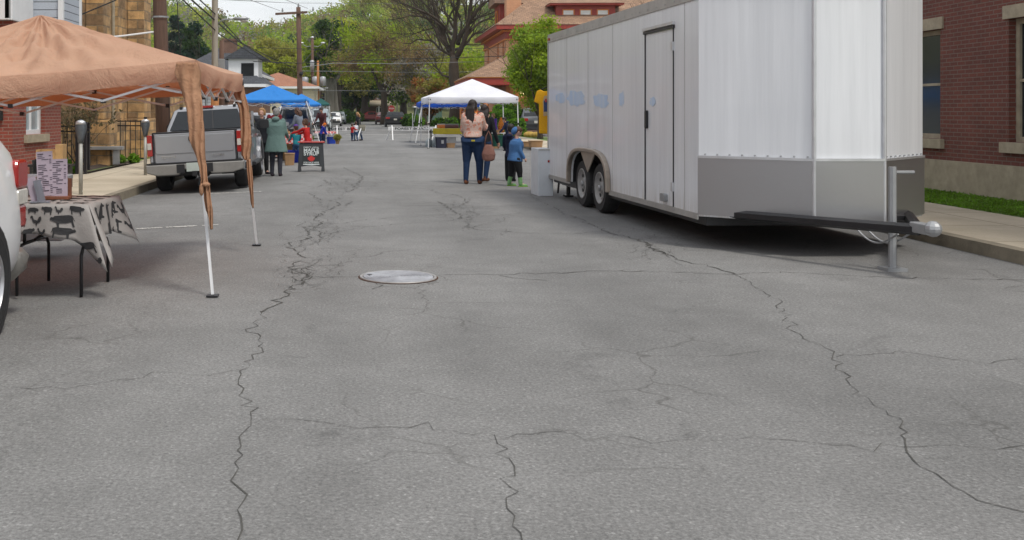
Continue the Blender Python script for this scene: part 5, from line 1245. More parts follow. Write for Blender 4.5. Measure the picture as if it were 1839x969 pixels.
for i_ in range(0, len(mb.v), 8):
    q_ = MB(); q_.add(mb.v[i_:i_+8], mb.f[:6]); q_.build('panel_seam', 'trailer_trim', wl)
mb = MB()
for y in [-.01*k for k in range(8, 660, 30)]:
    for z in (z1-.06, z0+.0): 
        if z < 1 and -3.6 < y < -1.45: continue
        mb.cbox((-.049, y, z), (.006, .012, .012))
mb.build('rivets', 'metal_grey', t)
mb = MB(); mb.box((-.04, dpx-.004, z0+.0), (-.0305, dpx+.012, z1-.34)); mb.box((-.04, -6.02, z0), (-.0305, -6.006, 2.43)); mb.box((-.05, -6.05, 2.405), (-.0305, dpx+.04, 2.44)); mb.build('door_frame', 'black_plastic', t)
mb = MB(); mb.box((-.06, -6.05, 2.445), (-.0305, dpx+.05, 2.48)); mb.build('drip_rail', 'alum', t)
MB().rbox((-.045, dpx-.07, 1.36), (.03, .06, .22), .02, 0).build('door_latch', 'black_plastic', t)
for z in (.6, 2.2): MB().cbox((-.04, -6.0, z), (.03, .05, .1)).build('hinge', 'alum', t)
MB().rbox((-.05, -5.75, .46), (.05, .13, .09), .02, 0).build('grab_clamp', 'metal_grey', t)
# fender: trapezoid surround with a centre web
outer = [(y, z-.0) for y, z in sarch(1.09, .575)]
mb = MB(); mb.prism(outer+arch[::-1], -.10, -.031, 0); mb.build('fender', 'fender_tan', t, bevel=.012)
mb = MB(); mb.prism([(-2.12, .864), (-2.92, .864), (-2.66, .66), (-2.52, .56), (-2.38, .66)], -.05, -.035, 0); mb.build('fender_web', 'fender_tan', t)
mb = MB(); mb.box((.33, -3.62, z0+.0), (.35, -1.43, .95)); mb.box((-.027, -3.6, .9), (.329, -1.45, .92)); mb.box((-.027, -3.60, z0), (.329, -3.58, .899)); mb.box((-.027, -1.47, z0), (.329, -1.45, .899)); mb.build('wheel_well', 'black_plastic', t)
for y in (-2.05, -2.98):
    wheel(t, .10, y, .36, .22, -1, 'rim_white', holes=8); wheel(t, TWd-.1, y, .36, .22, 1, 'rim_white', holes=8)
mb = MB(); mb.box((.05, -TL, z0-.10), (TWd-.05, -.05, z0-.002)); mb.build('floor_frame', 'black_plastic', t)
mb = MB()
for y in (-2.05, -2.98): mb.tube([(.1, y, .33), (TWd-.1, y, .33)], .04, 8)
mb.tube([(.12, -.35, .235), (.12, -1.4, .235)], .02, 6); mb.build('axle', 'metal_grey', t)
mb = MB(); mb.tube([(.25, -.25, z0), (.25, -.25, .03)], .035, 8); mb.cbox((.25, -.25, .02), (.14, .14, .03)); mb.tube([(.13, -.1, z0-.05), (.10, -.12, .05)], .018, 6); mb.build('support_jack', 'black_plastic', t)
MB().rbox((-.05, -.10, z1-.05), (.03, .10, .04), .01, 0).build('marker_light', 'lamp_red', t); MB().rbox((-.05, -.05, .60), (.03, .07, .04), .01, 0).build('marker_light', 'lamp_red', t)
MB().tube([(.2, -TL-.1, .38), (TWd/2, -TL-1.9, .42)], .05, 6).tube([(TWd-.2, -TL-.1, .38), (TWd/2, -TL-1.9, .42)], .05, 6).build('tongue', 'black_plastic', t)
MB().tube([(TWd/2, -TL-1.5, .02), (TWd/2, -TL-1.5, .95)], .035, 8).cbox((TWd/2, -TL-1.5, .015), (.18, .18, .03)).tube([(TWd/2, -TL-1.5, .9), (TWd/2+.2, -TL-1.5, .9)], .015, 6).build('tongue_jack', 'metal_grey', t)
for i_ in range(5):
    x_ = TWd/2-.28+.14*i_; MB().rbox((x_, -TL-.80, z1-.02), (.09, .03, .035), .01, 1).build('marker_light', 'amber', t)
for s_ in (-1, 1):
    mb = MB()
    for k_ in range(24): mb.tube([(TWd/2+s_*.05*1, -TL-.95-.03*k_, .34-.11*math.sin(math.pi*k_/23)), (TWd/2+s_*.05, -TL-.985-.03*k_, .34-.11*math.sin(math.pi*(k_+1)/23))], .009, 5)
    mb.build('safety_chain', 'metal_grey', t)
MB().rbox((TWd/2, -TL-1.98, .44), (.11, .30, .09), .03, 2).ell((TWd/2, -TL-2.1, .45), (.07, .07, .07), 10, 8).build('coupler', 'metal_grey', t, bevel=.01)
MB().tube([(.55, -TL-.62, .39), (TWd-.55, -TL-.62, .39)], .04, 6).build('cross_brace', 'black_plastic', t)
for k_ in range(14):
    u_ = k_/13; 
mb = MB()
for s_ in (-1, 1):
    for k_ in range(9):
        u_ = (k_+.5)/9; x_ = lerp_(-.03 if s_ < 0 else TWd+.03, TWd/2+s_*.35, u_); mb.cbox((x_, -TL-.755*u_-.012, z0+.66), (.014, .014, .014)); mb.cbox((x_, -TL-.755*u_-.012, z1-.06), (.014, .014, .014))
mb.build('nose_rivets', 'metal_grey', ns)
mb = MB(); mb.prism([(-.05, -TL-.012), (-.03, -TL-.01), (TWd*.5-.35, -TL-.757), (TWd*.5+.35, -TL-.757), (TWd+.03, -TL-.01), (TWd+.05, -TL-.012), (TWd*.5+.357, -TL-.782), (TWd*.5-.357, -TL-.782)][::-1], z0+.62, z0+.645, 2); mb.build('guard_trim', 'alum', ns)
# ghost marks where lettering was peeled off: faint blue patches
def tl(px, py):      # point on the trailer side from photo coordinates
    o = Vector((tr0.x, tr0.y, 0)); u = Vector((math.sin(ang), -math.cos(ang), 0)); n = Vector((math.cos(ang), math.sin(ang), 0))
    a, b = W(px, py, 10), W(px, py, 20); d = b-a; s = (o-a).dot(n)/d.dot(n); p = a+d*s; return -(p-o).dot(u), p.z
GH = []; rnd = random.Random(5)
for (x0, x1, y0, y1) in ((1002, 1018, 166, 184), (1022, 1053, 164, 190), (1068, 1096, 168, 192), (1116, 1125, 164, 190), (1172, 1181, 174, 190)):
    cy, cz = (x0+x1)/2, (y0+y1)/2; pts = []
    for i in range(18):
        a = 2*math.pi*i/18; rr_ = 1+rnd.uniform(-.22, .18)
        q = (abs(math.cos(a))**3+abs(math.sin(a))**3)**(-1/3)
        pts.append(tl(cx := cy+(x1-x0)/2*math.cos(a)*q*rr_, cz+(y1-y0)/2*math.sin(a)*q*rr_))
    mb = MB(); mb.prism(pts, -.0335, -.0315, 0); GH.append(mb)
def ghost():
    m = bpy.data.materials.new('ghost_blue'); MATS['ghost_blue'] = m; N, L = nt(m); b = N['Principled BSDF']; co = coords(N, L, 'Object', (5, 5, .8))
    L.new(ramp(N, L, noise(N, L, co, 1.5, 5, .7), [(.3, (.60, .68, .78)), (.7, (.40, .58, .84))]), b.inputs['Base Color']); b.inputs['Roughness'].default_value = .35
ghost()
for g_ in GH: g_.build('peeled_lettering', 'ghost_blue', wl)
# white folding door panel / step box standing behind the trailer
p = W(976, 345, 17.6)
o = thing('white_step_box', 'tall plain white box standing at the rear corner of the trailer', 'box', (p.x-.02, p.y-.1, 0), R(3.27))
MB().rbox((-.0, .10, .41), (.27, .55, .82), .015, 2).build('body', 'box_white', o, bevel=.008)
MB().cbox((.0, -.178, .80), (.25, .01, .02)).build('lid_line', 'trailer_trim', o)
# ================================================================ canopies
def lerp(a, b, u): return a+(b-a)*u
def canopy(name, label, eave, feet, apex, top, under_frame, valance=.2, cl=None, sag=.03, group=None, frame='canopy_frame_white', wr=.012, valm=None, res=22, legw=.018, showtruss=True):
    """eave: 4 corner points (ccw from above), feet: 4 foot points, apex point; all world"""
    c = sum(eave, Vector())/4; base = Vector((c.x, c.y, 0)); t = thing(name, label, 'canopy', base, 0, group)
    E_ = [p-base for p in eave]; Ft = [p-base for p in feet]; A = apex-base
    rnd = random.Random(len(label)); mb = MB()
    def z_f(u, v):  # u along edge, v 0 eave ->1 apex
        return 0
    for i in range(4):
        a, b = E_[i], E_[(i+1) % 4]; g = []
        for j in range(res+1):
            v = j/res; row = []
            for k in range(res+1):
                u = k/res; p = lerp(lerp(a, b, u), A, v)
                wv = (1-v)*(v)*4; s = math.sin(math.pi*u)
                p = p.copy(); p.z -= sag*s*(1-v)*.9+sag*1.2*wv*s*.8
                w_ = wr*((v*(1-v)*4)**.5)*s*(math.sin(u*37+v*6+i)+.6*math.sin(u*71-v*11+i*2)+.5*math.sin(v*29+u*13))
                p.z += w_; row.append(p)
            g.append(row)
        o = len(mb.v); mb.v += [tuple(p) for r_ in g for p in r_]; n = res+1
        f = [(o+j*n+k, o+j*n+k+1, o+(j+1)*n+k+1, o+(j+1)*n+k) for j in range(res) for k in range(res)]; mb.f += f; mb.m += [0]*len(f)
    co_ = mb.build('top_cover', top, t, smooth=True)
    mb = MB()
    for i in range(4):
        a, b = E_[i], E_[(i+1) % 4]; n = res; nrm = (b-a).cross(Vector((0, 0, 1))).normalized(); rows = []
        for j in range(4):
            r_ = []
            for k in range(n+1):
                u = k/n; s = math.sin(math.pi*u); p = lerp(a, b, u); p = p.copy(); p.z -= sag*s*.9+valance*j/3*(1+.12*math.sin(u*9+i)*s)
                p += nrm*min(1, s*5)*(.006+.014*math.sin(u*23+i*2+j)*j/3*s+.02*(j == 1)+.012*(j == 2)); r_.append(p)
            rows.append(r_)
        o = len(mb.v); mb.v += [tuple(p) for r_ in rows for p in r_]; m = n+1
        f = [(o+j*m+k, o+(j+1)*m+k, o+(j+1)*m+k+1, o+j*m+k+1) for j in range(3) for k in range(n)]; mb.f += f; mb.m += [0]*len(f)
    mb.build('valance', valm or top, t, smooth=True)
    for i in range(4):
        lg = MB(); hd = E_[i]-Vector((0, 0, .04)); inner = (Vector((0, 0, hd.z))-hd); inner.z = 0; inner = inner.normalized()*.05; hd = hd+inner
        lg.tube([hd, lerp(hd, Ft[i], .52)], legw, 4); lg.tube([lerp(hd, Ft[i], .5), Ft[i]+Vector((0, 0, .02))], legw*.78, 4)
        l_ = lg.build('leg', frame, t)
        MB().cbox(Ft[i]+Vector((0, 0, .012)), (.09, .09, .012)).build('foot_plate', 'black_plastic', l_)
        MB().cbox(lerp(hd, Ft[i], .51), (legw*2.8, legw*2.8, .07)).build('slider', 'black_plastic', l_)
        MB().cbox(hd+Vector((0, 0, -.02)), (.06, .06, .08)).build('corner_bracket', 'black_plastic', l_)
    tr = MB(); jn = MB()
    for i in range(4):
        a, b = E_[i]+Vector((0, 0, -.10)), E_[(i+1) % 4]+Vector((0, 0, -.10)); dz = Vector((0, 0, -.19)); cc = (A-a); 
        ins = Vector((-a.x-b.x, -a.y-b.y, 0)).normalized()*.05; m = 4
        pts0 = [lerp(a, b, k/m)+ins+(dz if k % 2 else Vector()) for k in range(m+1)]; pts1 = [lerp(a, b, k/m)+ins*1.5+(Vector() if k % 2 else dz) for k in range(m+1)]
        for pts in (pts0, pts1):
            for p, q in zip(pts, pts[1:]): tr.tube([p, q], .013, 4)
        for k in range(m+1): jn.cbox(lerp(a, b, k/m)+ins*1.25+(dz if k % 2 else Vector()), (.04, .04, .04)); jn.cbox(lerp(a, b, k/m)+ins*1.25+(Vector() if k % 2 else dz), (.035, .035, .035))
        tr.tube([E_[i]+Vector((0, 0, -.05)), lerp(E_[i], A, .55)+Vector((0, 0, -.12)), A+Vector((0, 0, -.06))], .013, 4)
        mid = (lerp(a, b, .5))+ins
        tr.tube([mid, Vector((A.x, A.y, E_[0].z-.12))], .012, 4)
    tr.tube([Vector((A.x, A.y, E_[0].z-.3)), A-Vector((0, 0, .03))], .02, 6)
    tr.mat = 1; tr.add(jn.v, jn.f); tr.build('truss', [frame, 'black_plastic'], t)
    return t, base
# tan canopy, near left
e0 = W(352, 107, 8.16); e1 = W(436, 133, 10.57)
l0 = W(352, 107, 8.16)+Vector((-3.15, .12, -.17)); l1 = e1+Vector((-3.15, .12, -.17))
f0 = G(382, 533); f1 = G(461, 441); f2 = Vector((l1.x-.1, l1.y+.3, .022)); f3 = Vector((l0.x-.1, l0.y-.3, .022))
apx = W(72, 27, 9.5); apx.z += .0
t, base = canopy('canopy', 'tan pop-up canopy at the near left, cloth strips tied round its legs', [e0, e1, l1, l0], [f0, f1, f2, f3], apx, 'canopy_tan', None, .17, sag=.045, wr=.034, res=56, legw=.019)
def drape(pts, name='leg_drape'):
    """pts: (px_left, px_right, py) at depth d"""
    mb = MB(); n = 10; rows = []
    for (xl, xr, y, d) in pts:
        a, b = W(xl, y, d)-base, W(xr, y, d)-base; r_ = []
        for k in range(n+1):
            u = k/n; p = a.lerp(b, u); p.y += .022*math.sin(u*13+y*.05)-.03*math.sin(math.pi*u); r_.append(p)
        rows.append(r_)
    m = []
    for i in range(len(rows)-1):
        for s in range(4): m.append([rows[i][k].lerp(rows[i+1][k], s/4)+Vector((0, .006*math.sin(k*1.9+(i*4+s)*.8), 0)) for k in range(n+1)])
    m.append(rows[-1]); o = len(mb.v); mb.v += [tuple(p) for r_ in m for p in r_]; w_ = n+1
    f = [(o+j*w_+k, o+(j+1)*w_+k, o+(j+1)*w_+k+1, o+j*w_+k+1) for j in range(len(m)-1) for k in range(n)]; mb.f += f; mb.m += [0]*len(f)
    dr = mb.build(name, 'drape_tan', t, smooth=True); so_ = dr.modifiers.new('s', 'SOLIDIFY'); so_.thickness = .006
    return dr
dr = drape([(318, 356, 112, 8.105), (313, 361, 129, 8.10), (322, 360, 155, 8.08), (334, 363, 190, 8.04), (340, 367, 225, 8.0), (340, 368, 248, 7.98), (350, 368, 278, 7.96), (357, 370, 300, 7.95), (361, 372, 322, 7.93), (360, 374, 331, 7.92)])
dr2 = drape([(364, 377, 329, 7.92), (367, 379, 350, 7.91), (371, 382, 378, 7.9), (376, 382, 400, 7.89), (378, 382, 411, 7.88)])
p = W(370, 331, 7.88)-base; MB().ell((p.x, p.y, p.z), (.035, .03, .02), 10, 6).ell((p.x-.035, p.y, p.z-.04), (.02, .02, .05), 8, 6).build('knot', 'drape_tan', t, smooth=True)
drape([(411, 437, 148, 10.6), (419, 440, 170, 10.55), (429, 447, 195, 10.5), (433, 451, 230, 10.45), (433, 452, 258, 10.4), (433, 449, 278, 10.38), (438, 448, 287, 10.36)])
drape([(442, 450, 285, 10.36), (443, 452, 305, 10.34), (447, 455, 335, 10.3), (451, 456, 360, 10.28), (454, 456, 373, 10.27)])
# blue canopies, left
def rect_canopy(name, label, pa, pb, d, depth, ez, apxz, top, foot_out=.3, val=.14, lean=0, apex_px=None, **k):
    a, b = W(pa, 200, d), W(pb, 200, d); u = (b-a).normalized(); n = Vector((-u.y, u.x, 0)); 
    a.z = b.z = ez; c = b+n*depth; dd = a+n*depth; A = (a+b+c+dd)/4; A.z = apxz
    if apex_px: q = W(apex_px, 200, d+depth/2); A.x = q.x
    E_ = [a, b, c, dd]; o = foot_out
    Fq = [a-u*o-n*o, b+u*o-n*o, c+u*o+n*o, dd-u*o+n*o]
    for f in Fq: f.z = road_z(f.x) if f.x > CURB else .022
    return canopy(name, label, E_, Fq, A, top, None, val, **k)
rect_canopy('canopy', 'big bright blue pop-up canopy behind the pickup, nearest of the blue ones', 421, 551, 41.5, 3.0, 2.0, 2.62, 'canopy_blue', .62, .12, sag=.05, res=16, legw=.024)
rect_canopy('canopy', 'smaller blue canopy half hidden behind the first blue one', 505, 575, 47.8, 2.6, 1.86, 2.35, 'canopy_blue', .5, .12, sag=.05, res=14, legw=.024)
rect_canopy('canopy', 'dark green canopy edge furthest along the left stalls', 560, 592, 60, 2.6, 1.95, 2.3, 'canopy_green', .1, .1, res=12)
rect_canopy('canopy', 'white pop-up canopy over the jar stall on the right', 770, 931, 40.0, 3.5, 2.06, 2.83, 'canopy_white', .02, .22, sag=.02, res=16, legw=.026, wr=.003, apex_px=848)
rect_canopy('canopy', 'royal blue canopy tucked behind the white one', 757, 862, 46.5, 2.8, 1.90, 2.55, 'canopy_royal', .3, .2, sag=.02, res=14, legw=.024)
# ================================================================ folding tables
def fold_table(name, label, loc, rz, L_, Wd, h, top='white_paint', legm='black_plastic', group=None, cat='table', ins=.28, legx=None):
    t = thing(name, label, cat, loc, rz, group)
    MB().rbox((0, 0, h-.02), (L_, Wd, .04), .04, 2).build('tabletop', top, t)
    for s in (-1, 1):
        x = s*(L_/2-ins) if not legx else legx[0 if s < 0 else 1]; y = Wd/2-.06; r = .014
        lg = MB(); 
        for q in (-1, 1): lg.tube([(x+s*.0, q*y*.55, h-.04), (x, q*y*.55, .40), ], r, 8)
        lg.tube([(x, -y, .01), (x, -y*1.0, .34), (x, -y*.86, .40), (x, -y*.5, .41), (x, y*.5, .41), (x, y*.86, .40), (x, y, .34), (x, y, .01)], r, 8)
        lg.tube([(x, 0, .41), (x-s*.35, 0, h-.05)], r*.8, 6); lg.build('leg', legm, t, smooth=True)
    return t
# menu table (near left)
TC = Vector((-3.17, 8.3, 0)); TR = R(0)
cr_ = W(157, 375, 7.97); fr_ = W(217, 357, 8.9)
th_ = math.atan2(fr_.y-cr_.y, fr_.x-cr_.x)-R(90)
u = Vector((math.cos(th_), math.sin(th_), 0)); n = Vector((-u.y, u.x, 0)); TWd_ = (fr_-cr_).length*.9; TLn = 1.24
ctr = cr_+n*TWd_/2-u*TLn/2; ctr.z = -.04
ht = .69-ctr.z-.0
t = fold_table('menu_table', 'folding table under the farm animal tablecloth at the near left', ctr, th_, TLn, TWd_, ht-.01, legx=(TLn/2-.60, TLn/2-.07))
# tablecloth mesh: flat top + hanging front, right side with corner fold
def cloth_table():
    mb = MB(); z = .695; hw, hl = TWd_/2+.012, TLn/2+.012
    T = lambda x, y, zz: (x, y, zz)
    nx, ny = 40, 16
    # top
    P = [[T(-hl+2*hl*i/nx, -hw+2*hw*j/ny, z+.003*math.sin(i*.9+j)) for i in range(nx+1)] for j in range(ny+1)]
    def grid(P):
        o = len(mb.v); r, c = len(P), len(P[0]); mb.v += [tuple(p) for q in P for p in q]
        f = [(o+j*c+i, o+j*c+i+1, o+(j+1)*c+i+1, o+(j+1)*c+i) for j in range(r-1) for i in range(c-1)]; mb.f += f; mb.m += [0]*len(f)
    grid(P)
    nd = 8; rows = []
    for k in range(nd+1):   # front hang
        v = k/nd; r_ = []
        for i in range(nx+1):
            uu = i/nx; x = -hl+2*hl*uu; drop = .26+.03*math.sin(uu*8)+.22*max(0, (uu-.86)/.14)**1.2
            r_.append((x+.20*v*max(0, (uu-.75)/.25)**1.5, -hw-.02*math.sin(uu*26)*v-.03*v-.10*v*max(0, (uu-.88)/.12), z-drop*v))
        rows.append(r_)
    grid(rows)
    rows = []
    for k in range(nd+1):   # right hang
        v = k/nd; r_ = []
        for i in range(ny+1):
            uu = i/ny; y = -hw+2*hw*uu; drop = .28+.20*max(0, (.25-uu)/.25)+.15*max(0, (uu-.7)/.3)
            r_.append((hl+.02*v+.035*math.sin(uu*16)*v+.14*v*max(0, (uu-.6)/.4)+.20*v*max(0, (.25-uu)/.25), y-.10*v*max(0, (.12-uu)/.12)+.10*v*max(0, (uu-.8)/.2), z-drop*v))
        rows.append(r_)
    grid(rows)
    # back hang + left hang
    grid([[(-hl+2*hl*i/nx, hw+.02*math.sin(i)*k/4, z-.26*k/4) for i in range(nx+1)] for k in range(5)])
    grid([[(-hl-.01*k, -hw+2*hw*i/ny, z-.26*k/4) for i in range(ny+1)] for k in range(5)])
    return mb
tc = cloth_table().build('tablecloth', 'linen', None, smooth=True, loc=(ctr.x, ctr.y, ctr.z+.06), rot=(0, 0, th_))
set_(tc, 'cream tablecloth printed with black farm animals draped over the menu table', 'tablecloth')
sd = tc.modifiers.new('s', 'SOLIDIFY'); sd.thickness = .003
# printed animals: flat silhouettes just proud of the cloth
def silhouettes():
    cow = [(-.5, .12), (-.44, .22), (-.34, .2), (-.28, .26), (.3, .27), (.44, .22), (.47, .02), (.50, -.05), (.45, -.02), (.43, .1), (.40, -.02), (.40, -.3), (.33, -.3), (.32, -.06), (.1, -.1), (-.12, -.08), (-.14, -.3), (-.2, -.3), (-.22, -.05), (-.3, .0), (-.42, .06)]
    pig = [(-.5, .02), (-.4, .12), (-.3, .16), (-.1, .22), (.25, .2), (.42, .08), (.46, .12), (.45, .0), (.4, -.1), (.38, -.28), (.3, -.28), (.28, -.1), (-.1, -.14), (-.14, -.28), (-.22, -.28), (-.24, -.08), (-.4, -.06)]
    sheep = [(-.44, .16), (-.36, .26), (-.26, .22), (-.1, .27), (.1, .24), (.3, .25), (.42, .1), (.38, -.08), (.34, -.32), (.28, -.32), (.26, -.1), (-.08, -.12), (-.12, -.32), (-.18, -.32), (-.2, -.08), (-.28, .04), (-.40, .06)]
    hen = [(-.36, .3), (-.28, .38), (-.2, .3), (-.14, .1), (.1, .02), (.22, .26), (.36, .3), (.4, .1), (.26, -.1), (.06, -.18), (.06, -.36), (0, -.36), (-.02, -.18), (-.18, -.1), (-.26, .08), (-.28, .2), (-.38, .22)]
    return [cow, pig, sheep, hen]
SIL = silhouettes()
mb = MB(); rnd = random.Random(8); hw, hl = TWd_/2+.012, TLn/2+.012
from mathutils.geometry import tessellate_polygon
def bpy_tess(l): return [tuple(t) for t in tessellate_polygon(l)]
ZC = .695
def front(p):
    uu = min(1, max(0, (p.x+hl)/(2*hl))); drop = .26+.03*math.sin(uu*8)+.22*max(0, (uu-.86)/.14)**1.2; v = max(0, min(1, (ZC-p.z)/drop))
    return Vector((p.x+.20*v*max(0, (uu-.75)/.25)**1.5, -hw-.02*math.sin(uu*26)*v-.03*v-.10*v*max(0, (uu-.88)/.12)-.009, ZC-drop*v))
def right(p):
    uu = min(1, max(0, (p.y+hw)/(2*hw))); drop = .28+.20*max(0, (.25-uu)/.25)+.15*max(0, (uu-.7)/.3); v = max(0, min(1, (ZC-p.z)/drop))
    return Vector((hl+.02*v+.035*math.sin(uu*16)*v+.14*v*max(0, (uu-.6)/.4)+.20*v*max(0, (.25-uu)/.25)+.005, p.y-.10*v*max(0, (.12-uu)/.12)+.10*v*max(0, (uu-.8)/.2), ZC-drop*v))
proj = None
def place(sh, c, s, ex, ey, nn, mir=1, rot=0):
    c_, s_ = math.cos(rot), math.sin(rot); P2 = [c+ex*(s*(x*mir*c_-y*s_))+ey*(s*(x*mir*s_+y*c_)) for x, y in sh]; n_ = len(P2); cen = sum(P2, Vector())/n_
    tri = bpy_tess([P2]); V = []
    if proj is None: V = [p+nn*.004 for p in P2]; mb.add(V, tri); return
    vs, fs = list(P2), list(tri)
    for _ in range(1):
        nf = []; mid = {}
        def m_(a, b):
            k = (min(a, b), max(a, b))
            if k not in mid: vs.append((vs[a]+vs[b])/2); mid[k] = len(vs)-1
            return mid[k]
        for (a, b, c3) in fs:
            x, y, z_ = m_(a, b), m_(b, c3), m_(c3, a); nf += [(a, x, z_), (x, b, y), (z_, y, c3), (x, y, z_)]
        fs = nf
    mb.add([proj(p) for p in vs], fs)
ex, ey, nn = Vector((1, 0, 0)), Vector((0, 0, 1)), Vector((0, -1, 0))
proj = front
for row, (z, s) in enumerate(((.65, .105), (.565, .15), (.475, .115))):
    x = hl-.10-.06*row; k = row
    while x > -hl+.1:
        if row == 1 and x > hl-.3: x = hl-.22
        sh = SIL[(k*3+row) % 4]; ss_ = s*(1.25 if sh is SIL[0] else (.8 if sh is SIL[3] else 1))
        place(sh, Vector((x, -hw-.035-.02*row, z)), ss_*rnd.uniform(.9, 1.05), ex, ey, nn, rnd.choice((1, -1)), rnd.uniform(-.15, .15)); x -= ss_*1.08; k += 1
place(SIL[0], Vector((hl-.10, 0, .36)), .15, ex, ey, nn, 1, .2); place(SIL[3], Vector((hl-.06, 0, .26)), .12, ex, ey, nn)
proj = right
exs, nns = Vector((0, 1, 0)), Vector((1, 0, 0))
for (y, z, s, k, r_) in ((-.31, .60, .16, 2, 1.5), (-.3, .36, .14, 3, .4), (-.12, .60, .18, 1, 1.4), (.03, .58, .18, 0, 1.6), (.2, .60, .17, 2, 1.5), (.33, .58, .18, 3, .2), (-.22, .46, .16, 3, 1.2), (0, .45, .16, 2, 1.5), (.2, .44, .17, 1, 1.3), (.36, .44, .18, 3, .3)):
    place(SIL[k], Vector((hl+.035, y, z)), s, exs, ey, nns, 1, r_)
proj = None
for i in range(7):
    for j in range(4):
        place(SIL[(i*3+j) % 4], Vector((-hl+.14+i*.17, -hw+.12+j*.2, .695)), .15, ex, Vector((0, 1, 0)), Vector((0, 0, 1)), 1 if (i+j) % 2 else -1, rnd.uniform(-.4, .4))
mb.build('animal_print', 'print_black', tc)
# menu stand with two sheets
def on(px, py, d): return W(px, py, d)
zt = tc.location.z+.70
p = W(95, 360, 8.45)
ms = thing('menu_stand', 'wooden stand holding two printed menu sheets on the table', 'menu stand', (p.x, p.y, zt), R(6))
MB().cbox((.0, -.02, .012), (.30, .13, .022)).cbox((.135, .03, .09), (.03, .02, .16)).cbox((-.10, .03, .09), (.03, .02, .16)).build('base', 'wood_stand', ms)
def sheet_(x, z0, w, h, rot):
    s = MB().cbox((0, 0, h/2), (w, .006, h)).build('menu_sheet', 'sheet_paper', ms, loc=(x, .0, z0), rot=(R(-6), rot, 0))
    mb = MB(); rn = random.Random(int(w*1000+x*77)); n = int(h/.0155)
    for i in range(n-2):
        z = h-.022-i*.0155; a = -w/2+.012+(rn.random() < .4)*.03; b = a+rn.uniform(.04, w*.5)
        if rn.random() < .85: mb.cbox(((a+b)/2, -.005, z), (b-a, .002, .0045 if i % 5 else .007))
        if rn.random() < .5: mb.cbox((w/2-.02, -.005, z), (.018, .002, .0045))
    mb.build('menu_lines', 'ink', s)
sheet_(-.055, .025, .135, .375, R(-4)); sheet_(.055, .02, .135, .315, R(-1.5))
p = W(66, 372, 8.12); fh = thing('flyer_holder', 'clear acrylic holder with folded flyers left of the menu sheets', 'flyer holder', (p.x, p.y, zt-.0), R(10))
MB().cbox((0, 0, .10), (.075, .012, .22), xf=Matrix.Rotation(R(-14), 4, 'Y')).build('flyer', 'sheet_paper', fh); MB().cbox((.045, -.03, .085), (.06, .01, .18), xf=Matrix.Rotation(R(-13), 4, 'Y')).cbox((.03, -.02, .006), (.16, .09, .01)).build('holder', 'acrylic', fh)
# barrel grill / cooler behind the table by the brick wall
p = W(57, 340, 10.6); g = thing('grey_cooler', 'grey metal cooler box behind the white car tail light', 'cooler', (p.x+.06, p.y, .022), R(5))
MB().rbox((0, 0, .40), (.62, .45, .62), .03, 2).build('body', 'metal_grey', g, bevel=.015); MB().rbox((0, 0, .735), (.66, .48, .05), .03, 2).build('lid', 'alum', g, bevel=.01)
p = W(68, 315, 16.5); e = thing('folding_easel', 'black folding easel against the brick wall', 'easel', (p.x, p.y, .022), R(-10))
for x0, x1 in ((-.22, -.02), (.22, .02)): MB().tube([(x0, 0, 0), (x1, 0, .58)], .013, 6).build('leg', 'black_plastic', e)
MB().tube([(0, .2, 0), (0, 0, .58)], .012, 6).build('leg', 'black_plastic', e)
MB().cbox((-.1, 0, .52), (.2, .03, .22), xf=Matrix.Rotation(R(14), 4, 'Y')).cbox((.1, 0, .52), (.14, .03, .24), xf=Matrix.Rotation(R(-12), 4, 'Y')).build('panel', 'sign_dark', e)
p = W(92, 283, 19.0); b = thing('wooden_crate', 'plywood crate standing by the brick wall corner', 'crate', (p.x, p.y, .022), R(4))
fh_ = .42
mb = MB(); mb.box((-.25, -.16, .45), (.25, -.14, .66)).box((-.25, .14, .45), (.25, .16, .72)).box((-.25, -.14, .45), (-.23, .14, .72)).box((.12, -.18, .40), (.26, .14, .82)).box((-.23, -.14, .45), (.12, .14, .47)); mb.build('box', 'wood_ply', b)
MB().box((-.4, -.2, .40), (.4, .2, .44)).box((-.36, -.18, 0), (-.32, .18, .4)).box((.32, -.18, 0), (.36, .18, .4)).build('stand', 'black_plastic', b)
# ================================================================ A-frame syrup sign
p = G(559, 307); sg = thing('sidewalk_sign', 'black A-frame sign with a red maple leaf standing in the road', 'sign', (p.x, p.y, road_z(p.x)), R(3))
def face(s):
    mb = MB(); w = .30; T = Matrix.Rotation(R(-10)*s, 4, 'X')
    X = Matrix.Translation((0, s*-.155, 0)) @ T
    mb.prism([(-w-.03, 0), (-w+.055, 0), (-w+.045, .12), (-.1, .145), (.1, .145), (w-.045, .12), (w-.055, 0), (w+.03, 0), (w-.01, .70), (-w+.01, .70)], -.02, .02, 1, X)
    return mb.build('frame', 'sign_dark', sg, bevel=.006), X
fr, X = face(1); face(-1)
MB().prism([(-.215, .17), (.215, .17), (.215, .60), (.12, .625), (-.12, .625), (-.215, .60)], -.026, -.021, 1, X).build('panel', 'sign_black', fr)
MB().prism([(-.2, .165), (0, .15), (.2, .165), (.2, .185), (-.2, .185)], -.029, -.026, 1, X).build('white_band', 'chalk_white', fr)
rot = (R(90)-R(10)*1, 0, 0)
def ontext(s, size, x, z, m, sx=1, bold=.003):
    v = X @ Vector((x, -.03, z)); o = text('lettering', s, size, m, fr, v, (R(80), 0, 0), .002, bold, sx)
ontext('MAPLE', .115, 0, .515, 'chalk_white', 1.12); ontext('SYRUP', .115, 0, .43, 'chalk_white', 1.12); ontext('DIRECT LOCAL', .05, 0, .59, 'chalk_white', 1.1, .001); ontext('FOR SALE HERE', .052, 0, .215, 'chalk_white', 1.05, .001)
